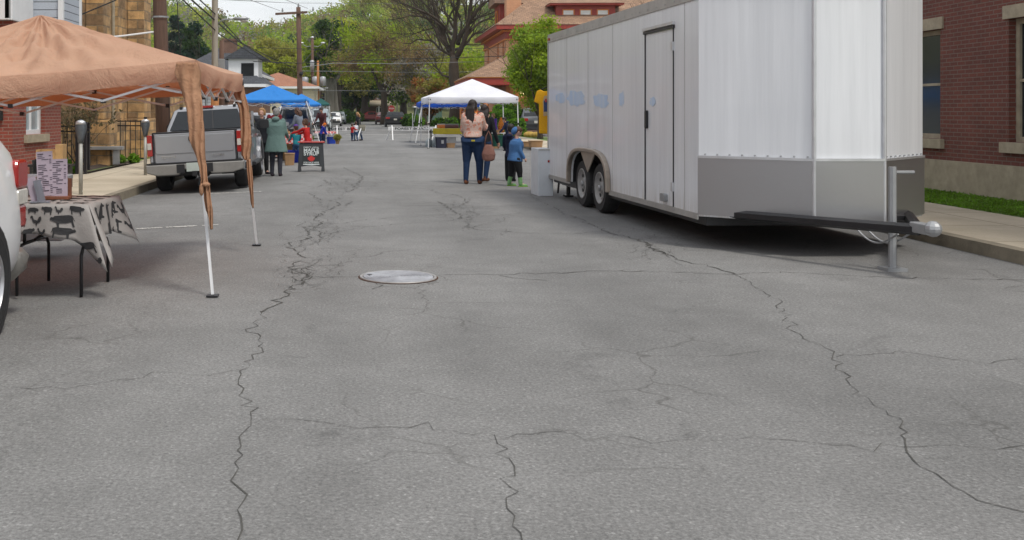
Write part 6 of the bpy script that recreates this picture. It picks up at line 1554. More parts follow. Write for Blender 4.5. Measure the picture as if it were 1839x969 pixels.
lf = [(0, .5), (.12, .3), (.26, .36), (.22, .12), (.36, .22), (.42, .12), (.56, .14), (.46, -.02), (.52, -.1), (.28, -.28), (.3, -.38), (.04, -.32), (.05, -.5), (-.05, -.5), (-.04, -.32), (-.3, -.38), (-.28, -.28), (-.52, -.1), (-.46, -.02), (-.56, .14), (-.42, .12), (-.36, .22), (-.22, .12), (-.26, .36), (-.12, .3)]
MB().prism([(x*.17, .318+y*.17) for x, y in lf], -.031, -.027, 1, X).build('maple_leaf', 'leaf_red', fr)
MB().cbox((0, 0, .715), (.66, .16, .035)).build('top_handle', 'sign_red', sg, bevel=.008)
# ================================================================ manhole
mc = G(715, 498); mh = thing('manhole_cover', 'round grey iron manhole cover with concentric rings set in the road', 'manhole cover', (mc.x, mc.y, 0))
r = .325
MB().lathe([(r+.012, .0045), (r+.012, .012), (r+.002, .014), (r-.012, .010), (r-.014, .003)], 64, cap=False).build('frame', 'iron_rim', mh, smooth=True)
MB().lathe([(r+.026, .0035), (r+.012, .006)], 64, cap=False).build('rust_edge', 'rust', mh)
pr = [(r-.018, .004)]
q = r-.022
while q > .02: pr += [(q, .014), (q-.012, .014), (q-.014, .009), (q-.026, .009)]; q -= .028
pr += [(.004, .014)]
MB().lathe(pr, 64).build('cover', 'iron_cover', mh, angle=30)
MB().lathe([(.022, .0125), (.022, .0165)], 14, (-r+.075, .06, 0)).build('pick_hole', 'black_plastic', mh)
# ================================================================ barricades
mat('worn_white', (.6, .6, .59), .7, .25, 3)
def barricade(label, pa, pb, d, txt_u):
    a, b = W(pa, 252, d), W(pb, 252, d); L_ = (b-a).length; t = thing('barricade', label, 'barricade', ((a.x+b.x)/2, (a.y+b.y)/2, 0), math.atan2(b.y-a.y, b.x-a.x), 'white street barricades')
    MB().box((-L_/2, -.02, .50), (L_/2, .02, .70)).build('board', 'worn_white', t, bevel=.004)
    text('lettering', 'FOREST BOARD', .17, 'sign_black', t, (txt_u*L_, -.026, .60), (R(90), 0, 0), .002, .003, 1.5)
    for s in (-1, 1):
        x = s*(L_/2-.2)
        for q in (-1, 1): MB().tube([(x, 0, .76), (x+s*.14*q-.12, q*.38, .02)], .035, 4).build('leg', 'white_paint', t)
barricade('white barricade board with lettering behind the mother and two children', 598, 657, 50.8, -.10)
barricade('white barricade board with lettering running behind the white canopy', 697, 790, 51.5, -.03)
# ================================================================ left stalls
def gi_table(label, px, d, L_, Wd, h, clothm, clabel, drop=.35, leg='black_plastic'):
    p = W(px, 200, d); z = road_z(p.x) if p.x > CURB else .02
    if p.x > RCURB: z = .125
    t = fold_table('stall_table', label, (p.x, p.y, z), R(2), L_, Wd, h, legm=leg)
    if clothm:
        mb = MB(); a, b = L_/2+.02, Wd/2+.02; n = 30
        mb.box((-a, -b, h), (a, b, h+.006))
        for (x0, y0, x1, y1) in ((-a, -b, a, -b), (a, -b, a, b), (a, b, -a, b), (-a, b, -a, -b)):
            nn_ = Vector((y1-y0, x0-x1, 0)).normalized()
            for i in range(n):
                u0, u1 = i/n, (i+1)/n
                def pt(u, v): return Vector((x0+(x1-x0)*u, y0+(y1-y0)*u, h-.001-drop*v))+nn_*(.004+v*(.03+.02*math.sin(u*26)))
                mb.quad(pt(u0, 0), pt(u0, 1), pt(u1, 1), pt(u1, 0))
        o = mb.build('tablecloth', clothm, None, loc=(p.x, p.y, z), rot=(0, 0, R(2))); set_(o, clabel, 'tablecloth')
    return p, z+h
p, z = gi_table('folding table under the red gingham cloth at the syrup stall', 524, 30.5, 1.15, .7, .80, 'gingham', 'red and white gingham tablecloth behind the maple syrup sign', .26)
def crate(name, label, px, d, w_, dp, h, m, z=None, rz=0, cat='crate', lid=None, rim=True, zadd=0, group=None):
    p = W(px, 200, d); zz = (road_z(p.x) if p.x > CURB else .022) if z is None else z
    if z is None and p.x > RCURB: zz = .125
    t = thing(name, label, cat, (p.x, p.y, zz+zadd), R(rz), group)
    MB().loft([(0, 0, 0, w_/2*.88, dp/2*.88), (0, 0, h*.9, w_/2, dp/2)], 28, 8).build('body', m, t, bevel=.004)
    MB().loft([(0, 0, h*.9, w_/2*1.06, dp/2*1.06), (0, 0, h, w_/2*1.06, dp/2*1.06)], 28, 8).build('lid' if lid else 'rim', lid or m, t, bevel=.004)
    if lid: MB().tube([(-w_/2*1.05, 0, h*.75), (-w_/2*.9, -dp*.45, h*1.05), (w_/2*.9, -dp*.45, h*1.05), (w_/2*1.05, 0, h*.75)], .012, 6).build('handle', 'white_paint', t)
    return t
crate('blue_tub', 'dark blue tub on the ground under the gingham table', 527, 29.5, .42, .35, .36, 'blue_cloth')
crate('cardboard_box', 'brown cardboard box on the ground beside the woman in the teal coat', 520, 28.0, .28, .26, .34, 'cardboard', cat='box')
crate('blue_cooler', 'bright blue cooler on the road at the end of the left stalls', 595, 46.5, .42, .3, .36, 'cooler_blue', lid='white_paint', cat='cooler')
p, z = gi_table('small table with the pink cloth at the last left stall', 584, 46.5, .9, .5, .58, 'gingham', 'small pink checked cloth beside the blue cooler', .08)
# paper goods rack
p = W(513, 200, 31.0); rk = thing('goods_rack', 'tan paper sacks stacked on the syrup stall', 'sacks', (p.x, p.y, road_z(p.x)+.72))
for i in range(5): MB().loft([(-.12+.06*i, .02*i, .15*0, .07, .06), (-.12+.06*i, .02*i, .34-.05*i, .075, .05)], 10, 5).build('sack', 'cardboard', rk)
MB().box((-.25, -.12, -.7), (.25, .2, 0)).build('shelf', 'wood_ply', rk)
for i, (px, d, m, lb) in enumerate(((606, 45.5, 'leaf_olive', 'yellow green potted plant right of the blue cooler'), (556, 44, 'leaf_green', 'green potted plant under the blue canopy legs'))):
    p = W(px, 200, d); tp = thing('potted_plant', lb, 'plant', (p.x, p.y, 0)); MB().lathe([(.07, 0), (.1, .16)], 12).build('pot', 'cardboard', tp)
    obj('leaves', leaf_mesh('leaves', blob_pts((0, 0, .3), (.2, .2, .16), 500, .2), .035, [m], None, 1.8), tp)
# ================================================================ right stall
p, z = gi_table('long jar table under the white canopy', 803, 41.5, 1.9, .7, .78, None, '', .0)
tz = z
mb = MB(); 
o = MB().box((-.62, -.36, -.22), (.72, -.345, .012)).box((-.62, -.345, .003), (.72, .1, .012)).build('yellow_cloth', 'yellow_paint', None, loc=(p.x, p.y, tz-.01), rot=(0, 0, R(2))); set_(o, 'yellow cloth hanging from the jar table', 'tablecloth')
jar_src = None; nj = 0
def jar(x, y, z, m, label, src={}):
    if m not in src:
        t = thing('preserve_jar', label, 'jar', (x, y, z), 0, 'jars of preserves on the stall table')
        MB().lathe([(.05, 0), (.055, .02), (.055, .12), (.042, .145), (.042, .15)], 14).build('glass', m, t, smooth=True); MB().lathe([(.046, .15), (.046, .175)], 14).build('lid', 'metal_grey' if m == 'jar_dark' else 'alum', t)
        src[m] = t
    else:
        t = copy_tree(src[m]); t.location = (x, y, z); t['label'] = label
for i in range(17):
    px = 787+i*2.15; q = W(px, 200, 41.35); jar(q.x, q.y, tz+.012, 'jar_orange' if i < 6 else 'jar_dark', 'jar of bright orange preserve in the left half of the jar row' if i < 6 else 'jar of dark red preserve in the right half of the jar row')
o = crate('storage_tote', 'dark navy storage tote under the jar table', 792, 40.6, .46, .36, .44, 'crate_navy', cat='tote')
MB().cbox((.05, -.19, .25), (.1, .01, .14)).build('label_patch', 'metal_grey', o)
crate('cardboard_box', 'low brown cardboard box right of the navy tote', 809, 40.8, .36, .3, .19, 'cardboard', cat='box')
crate('grey_bag', 'pale grey bundle leaning on the cardboard box under the jar table', 811, 41.5, .36, .25, .42, 'cloth_white', cat='bag')
for px, lb in ((769.5, 'left translucent plastic jug by the jar table'), (780, 'right translucent plastic jug by the jar table')):
    p = G(px, 263, 0); j = thing('water_jug', lb, 'jug', (p.x, p.y, 0), 0, 'plastic jugs on the road'); MB().lathe([(.10, 0), (.125, .02), (.125, .2), (.06, .3), (.035, .33), (.035, .36)], 16).build('bottle', 'jug_plastic', j, smooth=True); MB().tube([(.03, 0, .33), (.10, 0, .30), (.11, 0, .22)], .014, 6).build('handle', 'jug_plastic', j)
p, z = gi_table('wooden crafts table further right under the white canopy', 893, 41.0, 1.2, .7, .62, None, '', .0)
gz = z
q = W(900, 200, 40.8); g = thing('patterned_bottle', 'tall orange patterned bottle bag standing on the right stall table', 'bottle bag', (q.x, q.y, gz)); MB().loft([(0, 0, 0, .12, .08), (0, 0, .3, .13, .09), (0, 0, .46, .08, .06), (0, 0, .56, .05, .04), (0, 0, .62, .03, .03)], 14).build('bag', 'giraffe', g, smooth=True)
for px, w_, m, lb in ((889, .12, 'jar_orange', 'orange cup at the left of the patterned bottle bag'), (893, .2, 'cardboard', 'small wooden tray in front of the patterned bottle bag')):
    q = W(px, 200, 40.6); o = MB().lathe([(w_/2*.8, 0), (w_/2, .12)], 12).build('cup', m, None, loc=(q.x, q.y, gz)); set_(o, lb, 'cup' if px == 889 else 'tray')
q = W(887, 200, 39.9); o = MB().ell((0, 0, .1), (.16, .12, .12), 12, 8).ell((.06, 0, .2), (.07, .06, .07), 10, 6).build('white_bag', 'cloth_white', None, loc=(q.x, q.y, .28), smooth=True); set_(o, 'white plastic bag on the tan box under the right stall', 'bag')
crate('cardboard_box', 'tall tan cardboard box under the right stall table', 888, 40.0, .4, .34, .30, 'cardboard', cat='box')
crate('green_wagon', 'dark green fabric wagon under the right stall table', 898, 39.0, .62, .4, .42, 'dark_green', zadd=.12, cat='wagon')
# boxes, yellow blocks and stones on the right sidewalk
for i, (px, d, lb) in enumerate(((941, 55, 'leftmost yellow stone on the right verge'), (951, 53.6, 'second yellow stone on the right verge'), (964, 52.6, 'yellow stone nearest the trailer'))):
    q = W(px, 200, d); o = MB().ell((0, 0, .14), (.32, .22, .17), 14, 8).build('border_stone', mat('yellow_stone', (.46, .30, .07), .9, .3, 5, bmp=.5, bs=20).name, None, loc=(q.x, q.y, .11), smooth=True); set_(o, lb, 'stone')
for (px, d, w_, h, lb) in ((944, 38.5, .62, .2, 'flat cardboard box on the right sidewalk'), (962, 37.6, .5, .26, 'taller cardboard box on the right sidewalk near the trailer')):
    crate('cardboard_box', lb, px, d, w_, .4, h, 'cardboard', z=.126, cat='box')
# ================================================================ yellow T-shirt on a hanger at the trailer rear
q = W(981, 160, 17.9)
ts = thing('yellow_shirt', 'yellow printed T-shirt hanging at the rear corner of the trailer', 'T-shirt', (q.x, q.y, q.z), R(-20))
out = [(-.10, .0), (-.17, -.03), (-.22, -.22), (-.13, -.26), (-.125, -.2), (-.13, -.79), (.12, -.80), (.12, -.2), (.13, -.27), (.21, -.24), (.17, -.03), (.09, 0), (.04, -.035), (-.05, -.035)]
def tee():
    mb = MB(); n = len(out); 
    for s in (-1, 1):
        mb.add([(x, s*(.035 if -.75 < z < -.05 and abs(x) < .14 else .02), z) for x, z in out], [tuple(range(n)) if s < 0 else tuple(range(n))[::-1]])
    mb.add([], []); 
    for i in range(n): j = (i+1) % n; mb.f.append((i, n+i, n+j, j)); mb.m.append(0)
    return mb
sh = remesh(tee(), .012, 3, 'fabric', 'tee_yellow'); obj('fabric', sh, ts)
MB().prism([(-.055, -.22), (-.03, -.12), (.03, -.11), (.055, -.2), (.05, -.46), (-.04, -.48)], -.041, -.037, 1).build('print', 'tee_print', ts)
MB().cbox((-.005, -.043, -.30), (.06, .004, .20)).build('figure_print', mat('print_navy', (.03, .06, .16), .7, .3, 30).name, ts)
MB().cbox((.0, -.045, -.20), (.035, .004, .06)).build('figure_print', 'sign_red', ts)
hg = MB().tube([(-.14, 0, -.03), (0, 0, .04), (.14, 0, -.03)], .008, 6).tube([(0, 0, .04), (0, 0, .09), (.03, 0, .11), (.05, 0, .09)], .005, 6).build('hanger', 'black_plastic', ts)
q = W(986, 345, 17.75); o = MB().tube([(0, 0, .8), (0, 0, 1.85)], .012, 6).build('display_rod', 'black_plastic', None, loc=(q.x, q.y, 0)); set_(o, 'thin black rod holding the yellow T-shirt', 'rod')
# ================================================================ people (facing local +Y)
def person(label, loc, rz, H, child=False, female=False, legs=((8, 5), (-8, 5)), arms=((10, 8, 20), (10, 8, 20)), lean=0, head=(0, 0), skin='skin',
           top='black_jacket', tlen='waist', bottom='jeans_dark', tight=True, shoes='shoe_dark', boot=0, hair=None, hairm='hair_brown', bulk=1.0, hip=1.0, hood=None, sleeve='long', voxel=.009, skirt=False, stance=1.0, bare_shin=False, hat=None, patch=None):
    t = thing('person', label, 'person', loc, R(rz)); k = H/1.75; cs = 1.22 if child else 1.0
    hh = .066*H*cs; HZ = (.47 if child else .52)*H; SZ = (.775 if child else .815)*H; sw = (.098 if female else .112)*H*(1.0 if not child else .98); KZ = (.255 if child else .285)*H; AZ = .045*H
    LB = Matrix.Translation((0, 0, HZ)) @ Matrix.Rotation(R(-lean), 4, 'X') @ Matrix.Translation((0, 0, -HZ))
    ub = lambda p: LB @ Vector(p)
    hipx = .052*H*stance; tl_, sl = HZ*.97-KZ, KZ-AZ; J = []
    low = 9
    for s, (fw, kb) in zip((-1, 1), legs):
        h0 = Vector((s*hipx*.9, 0, HZ*.97)); a = R(fw); kn = h0+Vector((s*.012*H*stance, math.sin(a)*tl_, -math.cos(a)*tl_)); b = R(fw-kb); an = kn+Vector((s*.004*H, math.sin(b)*sl, -math.cos(b)*sl)); J.append((h0, kn, an)); low = min(low, an.z)
    dz = AZ-low; J = [tuple(p+Vector((0, 0, dz)) for p in j) for j in J]
    LB = Matrix.Translation((0, 0, dz)) @ LB
    AJ = []
    for s, (fw, out, eb) in zip((-1, 1), arms):
        sh = Vector((s*sw, 0, SZ)); a = R(fw); o_ = R(out); ua, fa = .172*H, .145*H
        d1 = Vector((s*math.sin(o_), math.sin(a)*math.cos(o_), -math.cos(a)*math.cos(o_))).normalized(); el = sh+d1*ua
        a2 = R(fw+eb); d2 = Vector((s*math.sin(o_)*(1-eb/70), math.sin(a2)*math.cos(o_), -math.cos(a2)*math.cos(o_))).normalized(); wr = el+d2*fa
        AJ.append((ub(sh), ub(el), ub(wr), (LB.to_3x3() @ d2).normalized(), s))
    # ---- skin body: one continuous mesh
    mb = MB(); tw = .9*bulk
    rings = [(0, 0, .46*H if not child else .42*H, .075*H, .06*H), (0, 0, HZ, .088*H*hip*.95, .062*H), (0, 0, lerp(HZ, SZ, .4), .066*H*tw, .048*H*tw), (0, 0, lerp(HZ, SZ, .75), .084*H*tw, .056*H*tw), (0, 0, SZ*.995, .085*H, .042*H), (0, 0, SZ*1.02, .045*H, .035*H)]
    mb.loft(rings, 20, xf=LB)
    hc = Vector((0, .006*H, H-hh)); nb = Vector((0, -.004*H, SZ)); 
    HM = LB @ Matrix.Translation(hc) @ Matrix.Rotation(R(head[0]), 4, 'Z') @ Matrix.Rotation(R(-head[1]), 4, 'X')
    mb.cap(ub(nb), .029*H*cs*.95, HM @ Vector((0, -.005*H, -hh*.5)), .027*H*cs*.95)
    mb.ell((0, -.05*hh, .14*hh), (.70*hh, .86*hh, .82*hh), 16, 12, HM); mb.ell((0, .10*hh, -.32*hh), (.56*hh, .68*hh, .62*hh), 16, 10, HM); mb.ell((0, .42*hh, -.70*hh), (.28*hh, .28*hh, .20*hh), 10, 8, HM)
    mb.tube([HM @ Vector((0, .74*hh, .05*hh)), HM @ Vector((0, .93*hh, -.22*hh)), HM @ Vector((0, .76*hh, -.30*hh))], [.07*hh, .14*hh, .09*hh], 8)
    for s in (-1, 1): mb.ell((s*.70*hh, -.02*hh, -.08*hh), (.09*hh, .17*hh, .25*hh), 8, 8, HM)
    for (h0, kn, an) in J: mb.cap(h0, .048*H*hip, kn, .030*H); mb.cap(kn, .031*H, an, .020*H); mb.cap(an, .02*H, an+Vector((0, .08*H, -.022*H)), .016*H)
    for (sh, el, wr, d2, s) in AJ:
        mb.cap(sh, .026*H, el, .020*H); mb.cap(el, .020*H, wr, .014*H)
        side = d2.cross(Vector((s, 0, 0))); side = side.normalized() if side.length > .1 else Vector((0, 1, 0)); pn = d2.cross(side).normalized()
        q = k*(.9 if child else 1.0); hx = wr+d2*.05*q
        mb.tube([wr, wr+d2*.03*q, wr+d2*.085*q], [.026*q, .04*q, .036*q], 10, flat=.5)
        for i, (o, L_) in enumerate(((-.027, .070), (-.009, .078), (.009, .073), (.027, .056))):
            b0 = wr+d2*.075*q+side*o*q; b1 = b0+d2*L_*.55*q+pn*.012*q; b2 = b1+d2*L_*.32*q+pn*.028*q; mb.tube([b0, b1, b2], [.0105*q, .009*q, .007*q], 6)
        th = wr+d2*.03*q+side*(-.03)*q; mb.tube([th, th+d2*.035*q-side*.028*q+pn*.01*q, th+d2*.065*q-side*.03*q+pn*.022*q], [.013*q, .011*q, .008*q], 6)
    bo = obj('body', remesh(mb, voxel, 2, 'body', skin), t)
    for s in (-1, 1):
        MB().ell((s*.27*hh, .70*hh, .04*hh), (.11*hh, .06*hh, .065*hh), 10, 6, HM).build('eye', 'white_shirt', t, smooth=True)
        MB().ell((s*.27*hh, .745*hh, .04*hh), (.055*hh, .03*hh, .055*hh), 8, 6, HM).build('iris', 'eye_dark', t, smooth=True)
    MB().ell((0, .74*hh, -.46*hh), (.2*hh, .06*hh, .045*hh), 10, 6, HM).build('mouth', 'lips', t, smooth=True)
    # ---- trousers
    if not skirt:
        mb = MB(); gp = .008*H if tight else .018*H
        mb.loft([(0, 0, HZ*.86, .085*H*hip, .06*H), (0, -.008*H, HZ*.97, .098*H*hip, .076*H*hip), (0, 0, HZ*1.06, .088*H*hip*bulk**.5, .062*H*bulk**.5), (0, 0, HZ*1.12, .078*H*bulk, .056*H*bulk)], 22, xf=Matrix.Translation((0, 0, dz)))
        for (h0, kn, an) in J:
            mb.cap(h0, .054*H*hip+gp*.5, kn, .033*H*hip**.5+gp); e = .12 if boot else .0
            ae = kn.lerp(an, .55 if bare_shin else (1-boot*1.0)); mb.cap(kn, .034*H+gp, ae, (.022*H+gp) if not bare_shin else .03*H+gp)
        obj('trousers', remesh(mb, .012, 3, 'trousers', bottom), t)
        if patch: 
            q = MB().cbox((.035, -.079*H*hip-.0, HZ*1.0+dz), (.07, .012, .03)).build('belt_patch', 'yellow_paint', t)
    # ---- shoes / boots
    for (h0, kn, an) in J:
        mb = MB(); mb.cap(an+Vector((0, -.012*H, -.022*H)), .023*H, an+Vector((0, .095*H, -.027*H)), .020*H); mb.cap(an+Vector((0, .04*H, -.024*H)), .026*H, an+Vector((0, .08*H, -.027*H)), .024*H)
        if boot: mb.cap(an+Vector((0, -.004*H, 0)), .034*H, an.lerp(kn, boot), .038*H)
        else: mb.cap(an+Vector((0, -.008*H, -.02*H)), .024*H, an+Vector((0, -.004*H, .012*H)), .024*H)
        s_ = obj('shoe', remesh(mb, .009, 2, 'shoe', shoes), t)
        zb = an.z-.046*H
        if boot: MB().loft([(an.x, an.y+.04*H, zb+.001, .03*H, .085*H), (an.x, an.y+.04*H, zb+.016*H, .03*H, .083*H)], 18, 2.6).build('sole', 'boot_sole', s_)
    # ---- top
    mb = MB(); b = bulk; g = .006*H; fry = max(.07, .086*hip/bulk) if tlen in ('hip', 'thigh') else .072; hem = {'crop': lerp(HZ, SZ, .12), 'waist': HZ*1.0, 'hip': HZ*.9, 'thigh': HZ*.68}[tlen]; fl = {'crop': .082, 'waist': .09, 'hip': .098, 'thigh': .122}[tlen]
    rings = [(0, 0, hem, fl*H*b, fry*H*b), (0, 0, hem+.012*H, fl*H*b*1.01, fry*1.01*H*b), (0, 0, lerp(hem, lerp(HZ, SZ, .45), .8), (.078*b+.006)*H*(1.1 if tlen == 'thigh' else 1), .06*H*b), (0, 0, lerp(HZ, SZ, .75), .094*H*b+g, .063*H*b+g), (0, 0, SZ*.985, .096*H*b+g*.5, .048*H*b+g), (0, 0, SZ*1.015, .06*H, .04*H), (0, 0, SZ*1.035, .036*H*cs, .034*H*cs)]
    mb.loft(rings, 24, xf=LB)
    for (sh, el, wr, d2, s) in AJ:
        thick = 1.25 if b > 1.02 or child else 1.08
        mb.cap(sh, .031*H*thick, el, .026*H*thick)
        if sleeve == 'long': mb.cap(el, .026*H*thick, wr-d2*.012, .021*H*thick)
        elif sleeve == 'mid': mb.cap(el, .026*H*thick, el.lerp(wr, .45), .024*H*thick)
    if hood == 'down': mb.ell((0, -.062*H, SZ*1.03), (.062*H, .045*H, .04*H), 14, 8, LB)
    if hood == 'bunch':
        mb.ell((0, -.75*hh, -.25*hh), (.85*hh, .62*hh, .95*hh), 16, 10, HM)
    if hood == 'up':
        mb.ell((0, -.2*hh, .05*hh), (.88*hh, 1.0*hh, 1.08*hh), 16, 12, HM); mb.cap(HM @ Vector((0, -.2*hh, -.6*hh)), .6*hh, ub((0, 0, SZ*.98)), .05*H)
    obj('top', remesh(mb, .012, 3, 'top', top), t)
    if skirt: MB()
    # ---- hair
    if hair:
        mb = MB(); c = HM
        if hair != 'bald':
            mb.ell((0, -.16*hh, .26*hh), (.80*hh, .88*hh, .84*hh), 16, 12, c); mb.ell((0, -.45*hh, -.1*hh), (.72*hh, .5*hh, .72*hh), 14, 10, c)
        if hair == 'short': mb.ell((0, .25*hh, .62*hh), (.6*hh, .5*hh, .36*hh), 12, 8, c)
        if hair == 'bob':
            for s in (-1, 1): mb.ell((s*.66*hh, -.1*hh, -.1*hh), (.26*hh, .5*hh, .72*hh), 12, 8, c)
            mb.ell((0, .3*hh, .66*hh), (.62*hh, .42*hh, .3*hh), 12, 8, c)
        if hair == 'curly':
            rn = random.Random(3)
            for i in range(26): mb.ell((rn.uniform(-.75, .75)*hh, rn.uniform(-.8, .2)*hh, rn.uniform(-.4, .95)*hh), (.3*hh, .3*hh, .3*hh), 8, 6, c)
        if hair in ('long', 'verylong'):
            Lg = 1.9 if hair == 'long' else 4.3; rn = random.Random(5)
            for i in range(15):
                x = -.62*hh+1.24*hh*i/14; p0 = c @ Vector((x*.95, -.55*hh*(1-.4*(x/hh)**2), .2*hh)); p1 = c @ Vector((x*1.15, -.8*hh, -.8*hh)); p2 = p1+Vector((rn.uniform(-.02, .02)-.03*(hair == 'verylong'), -.02+rn.uniform(-.015, .01), -Lg*hh*rn.uniform(.5, .85)))
                mb.tube([p0, p1, p1.lerp(p2, .55)+Vector((rn.uniform(-.012, .012), rn.uniform(-.015, .0), 0)), p2], [.2*hh, .25*hh, .22*hh, .07*hh], 8)
            for s in (-1, 1): mb.tube([c @ Vector((s*.62*hh, .1*hh, .4*hh)), c @ Vector((s*.78*hh, -.05*hh, -.3*hh)), c @ Vector((s*.8*hh, -.1*hh, -1.2*hh))], [.22*hh, .22*hh, .12*hh], 8)
        if hair != 'bald': obj('hair', remesh(mb, .008 if not hair == 'curly' else .009, 2 if 'long' in hair else 3, 'hair', hairm), t)
    if hat: mb = MB(); mb.ell((0, -.05*hh, .42*hh), (.84*hh, .95*hh, .74*hh), 16, 10, HM); obj('hat', remesh(mb, .01, 2, 'hat', hat), t)
    t['_hand'] = 0
    del t['_hand']
    return t, AJ, LB
def gp(px, py): 
    p = G(px, py); return (p.x, p.y, road_z(p.x))
# woman in the floral top
woman, AJ, _ = person('woman in a pink floral top and dark jeans, long dark hair, seen from behind', gp(849, 330), -14, 1.70, female=True, legs=((-4, 4), (7, 6)), arms=((12, 10, 62), (24, 12, 78)), head=(-22, 10), skin='skin',
    top='floral_pink', tlen='crop', bottom='jeans_dark', shoes='shoe_brown', hair='verylong', hairm='hair_dark', bulk=1.34, hip=1.42, stance=1.2, patch=True)
# second woman mostly hidden, and her bag
p = gp(870, 326)
w2, AJ2, _ = person('woman in a black top mostly hidden behind the floral top, one sandal showing', p, -30, 1.60, female=True, legs=((3, 3), (-10, 8)), arms=((10, 12, 30), (0, 14, 20)), head=(10, 10), top='black_jacket', tlen='hip', bottom='jeans_dark', shoes='shoe_brown', hair='long', hairm='hair_dark')
q = W(877.5, 262, 20.0)
hb = thing('handbag', 'slouchy pinkish brown handbag hanging beside the woman in floral top', 'handbag', (q.x, q.y, q.z-.30), R(-20))
mb = MB(); mb.loft([(0, 0, 0, .07, .05), (0, 0, .03, .12, .07), (0, 0, .14, .14, .08), (0, 0, .27, .10, .05), (0, 0, .33, .07, .03)], 20); obj('pouch', remesh(mb, .012, 2, 'pouch', 'bag_brown'), hb)
MB().tube([(-.08, 0, .3), (-.05, 0, .5), (0, 0, .6), (.05, 0, .5), (.08, 0, .3)], .012, 6).build('strap', 'bag_brown', hb, smooth=True)
# boy in blue hoodie
person('small child in a blue hooded jacket, black trousers and green boots', gp(925, 334), -78, 1.17, child=True, legs=((-6, 4), (10, 4)), arms=((4, 14, 18), (8, 12, 24)), lean=6, head=(-4, 28), skin='skin_pale',
    top='blue_hoodie', tlen='hip', bottom='pants_black', tight=False, shoes='green_boot', boot=.55, hair='short', hairm='hair_brown', hood='bunch', bulk=1.7, stance=1.9, hip=1.3)
person('child in navy standing just behind the child in the blue hooded jacket', gp(917, 325), -30, 1.2, child=True, legs=((3, 3), (-4, 3)), arms=((15, 10, 40), (10, 8, 20)), head=(20, 5), skin='skin_pale', top='navy_jacket', tlen='hip', bottom='pants_black', tight=False, hair='short', hairm='hair_dark', hood='down')
# woman in teal coat
person('grey haired woman in a teal coat and dark leggings, seen from behind', gp(496, 316), -6, 1.57, female=True, legs=((2, 3), (-2, 3)), arms=((16, 9, 62), (12, 12, 48)), lean=3, head=(-6, 8), skin='skin_pale', top='teal_coat', tlen='thigh', bottom='legging_grey', shoes='shoe_dark', hair='short', hairm='hair_grey', bulk=1.42, hood='down', bare_shin=False, hip=1.05)
p = W(470, 200, 24.2); person('blond woman in a black jacket between the pickup and the teal coat', (p.x, p.y, road_z(p.x)), -150, 1.60, female=True, arms=((20, 6, 60), (10, 8, 20)), head=(-40, 5), skin='skin_pale', top='black_jacket', tlen='hip', bottom='pants_black', hair='bob', hairm='hair_blond', bulk=1.15)
p = W(493, 200, 33); person('person in a maroon top and dark cap behind the grey haired woman', (p.x, p.y, road_z(p.x)), 170, 1.70, top='maroon', tlen='waist', bottom='pants_black', hair='short', hairm='hair_dark', hat='pants_black', bulk=1.1)
p = W(541, 200, 33.5); person('woman with long brown hair in a grey knit at the gingham table', (p.x, p.y, 0), 60, 1.62, female=True, lean=14, arms=((30, 8, 40), (30, 8, 30)), top='grey_knit', tlen='hip', bottom='jeans_blue', hair='long', hairm='hair_brown', bulk=1.1, head=(0, 15))
p = W(553, 200, 28.8); person('child in a red shirt reaching over the gingham table', (p.x, p.y, 0), 62, 1.26, child=True, lean=10, arms=((75, 4, 15), (68, 4, 20)), top='red_shirt', tlen='waist', bottom='blue_cloth', hair='curly', hairm='hair_brown')
p = W(532, 200, 29.4); person('child in turquoise with a purple knit hat at the gingham table', (p.x, p.y, road_z(p.x)), 20, 1.12, child=True, lean=4, arms=((30, 8, 40), (30, 8, 40)), top='turquoise', tlen='waist', bottom='jeans_blue', hair='short', hairm='hair_brown', hat='purple_shirt')
p = W(580.5, 200, 47.2); person('person in a red plaid shirt at the last left stall', (p.x, p.y, 0), 150, 1.70, lean=14, arms=((30, 10, 30), (35, 10, 30)), top='plaid_red', tlen='hip', bottom='jeans_dark', hair='short', hairm='hair_dark', bulk=1.2, head=(0, 20))
p = W(575.5, 200, 44.2); person('child with a blue top and lime green collar bending at the last left stall', (p.x, p.y, 0), -70, 1.02, child=True, lean=25, arms=((50, 6, 10), (45, 6, 10)), top='blue_cloth', tlen='waist', bottom='jeans_dark', hair='short', hairm='orange_cloth', hood='down')
# family by the barricade
p = W(645, 252, 51.0); mum, A3, _ = person('woman with long blond hair in black by the left barricade', (p.x, p.y, 0), 70, 1.42+.04, female=True, lean=8, arms=((20, 8, 20), (10, 14, 20)), head=(0, 20), top='black_jacket', tlen='hip', bottom='jeans_blue', hair='long', hairm='hair_blond', bulk=1.05)
q = W(650.5, 230, 50.8); o = thing('shoulder_bag', 'grey bag slung behind the blond woman by the barricade', 'bag', (q.x, q.y, q.z-.12), R(10)); mb = MB(); mb.loft([(0, 0, 0, .16, .08), (0, 0, .18, .19, .09), (0, 0, .3, .15, .05)], 14); obj('pouch', remesh(mb, .015, 2, 'pouch', 'bag_grey'), o); MB().tube([(-.15, 0, .25), (-.16, -.02, .55), (-.06, 0, .65)], .012, 5).build('strap', 'bag_grey', o)
p = W(632.5, 253, 50.1); person('toddler in a red shirt hugging beside the left barricade', (p.x, p.y, 0), -40, .88, child=True, arms=((50, 6, 30), (50, 10, 30)), top='red_shirt', tlen='waist', bottom='jeans_dark', hair='short', hairm='hair_brown')
p = W(639, 252, 50.2); person('child in a white shirt next to the toddler in red', (p.x, p.y, 0), 30, .98, child=True, arms=((40, 6, 30), (20, 10, 30)), top='white_shirt', tlen='waist', bottom='jeans_blue', hair='short', hairm='hair_brown')
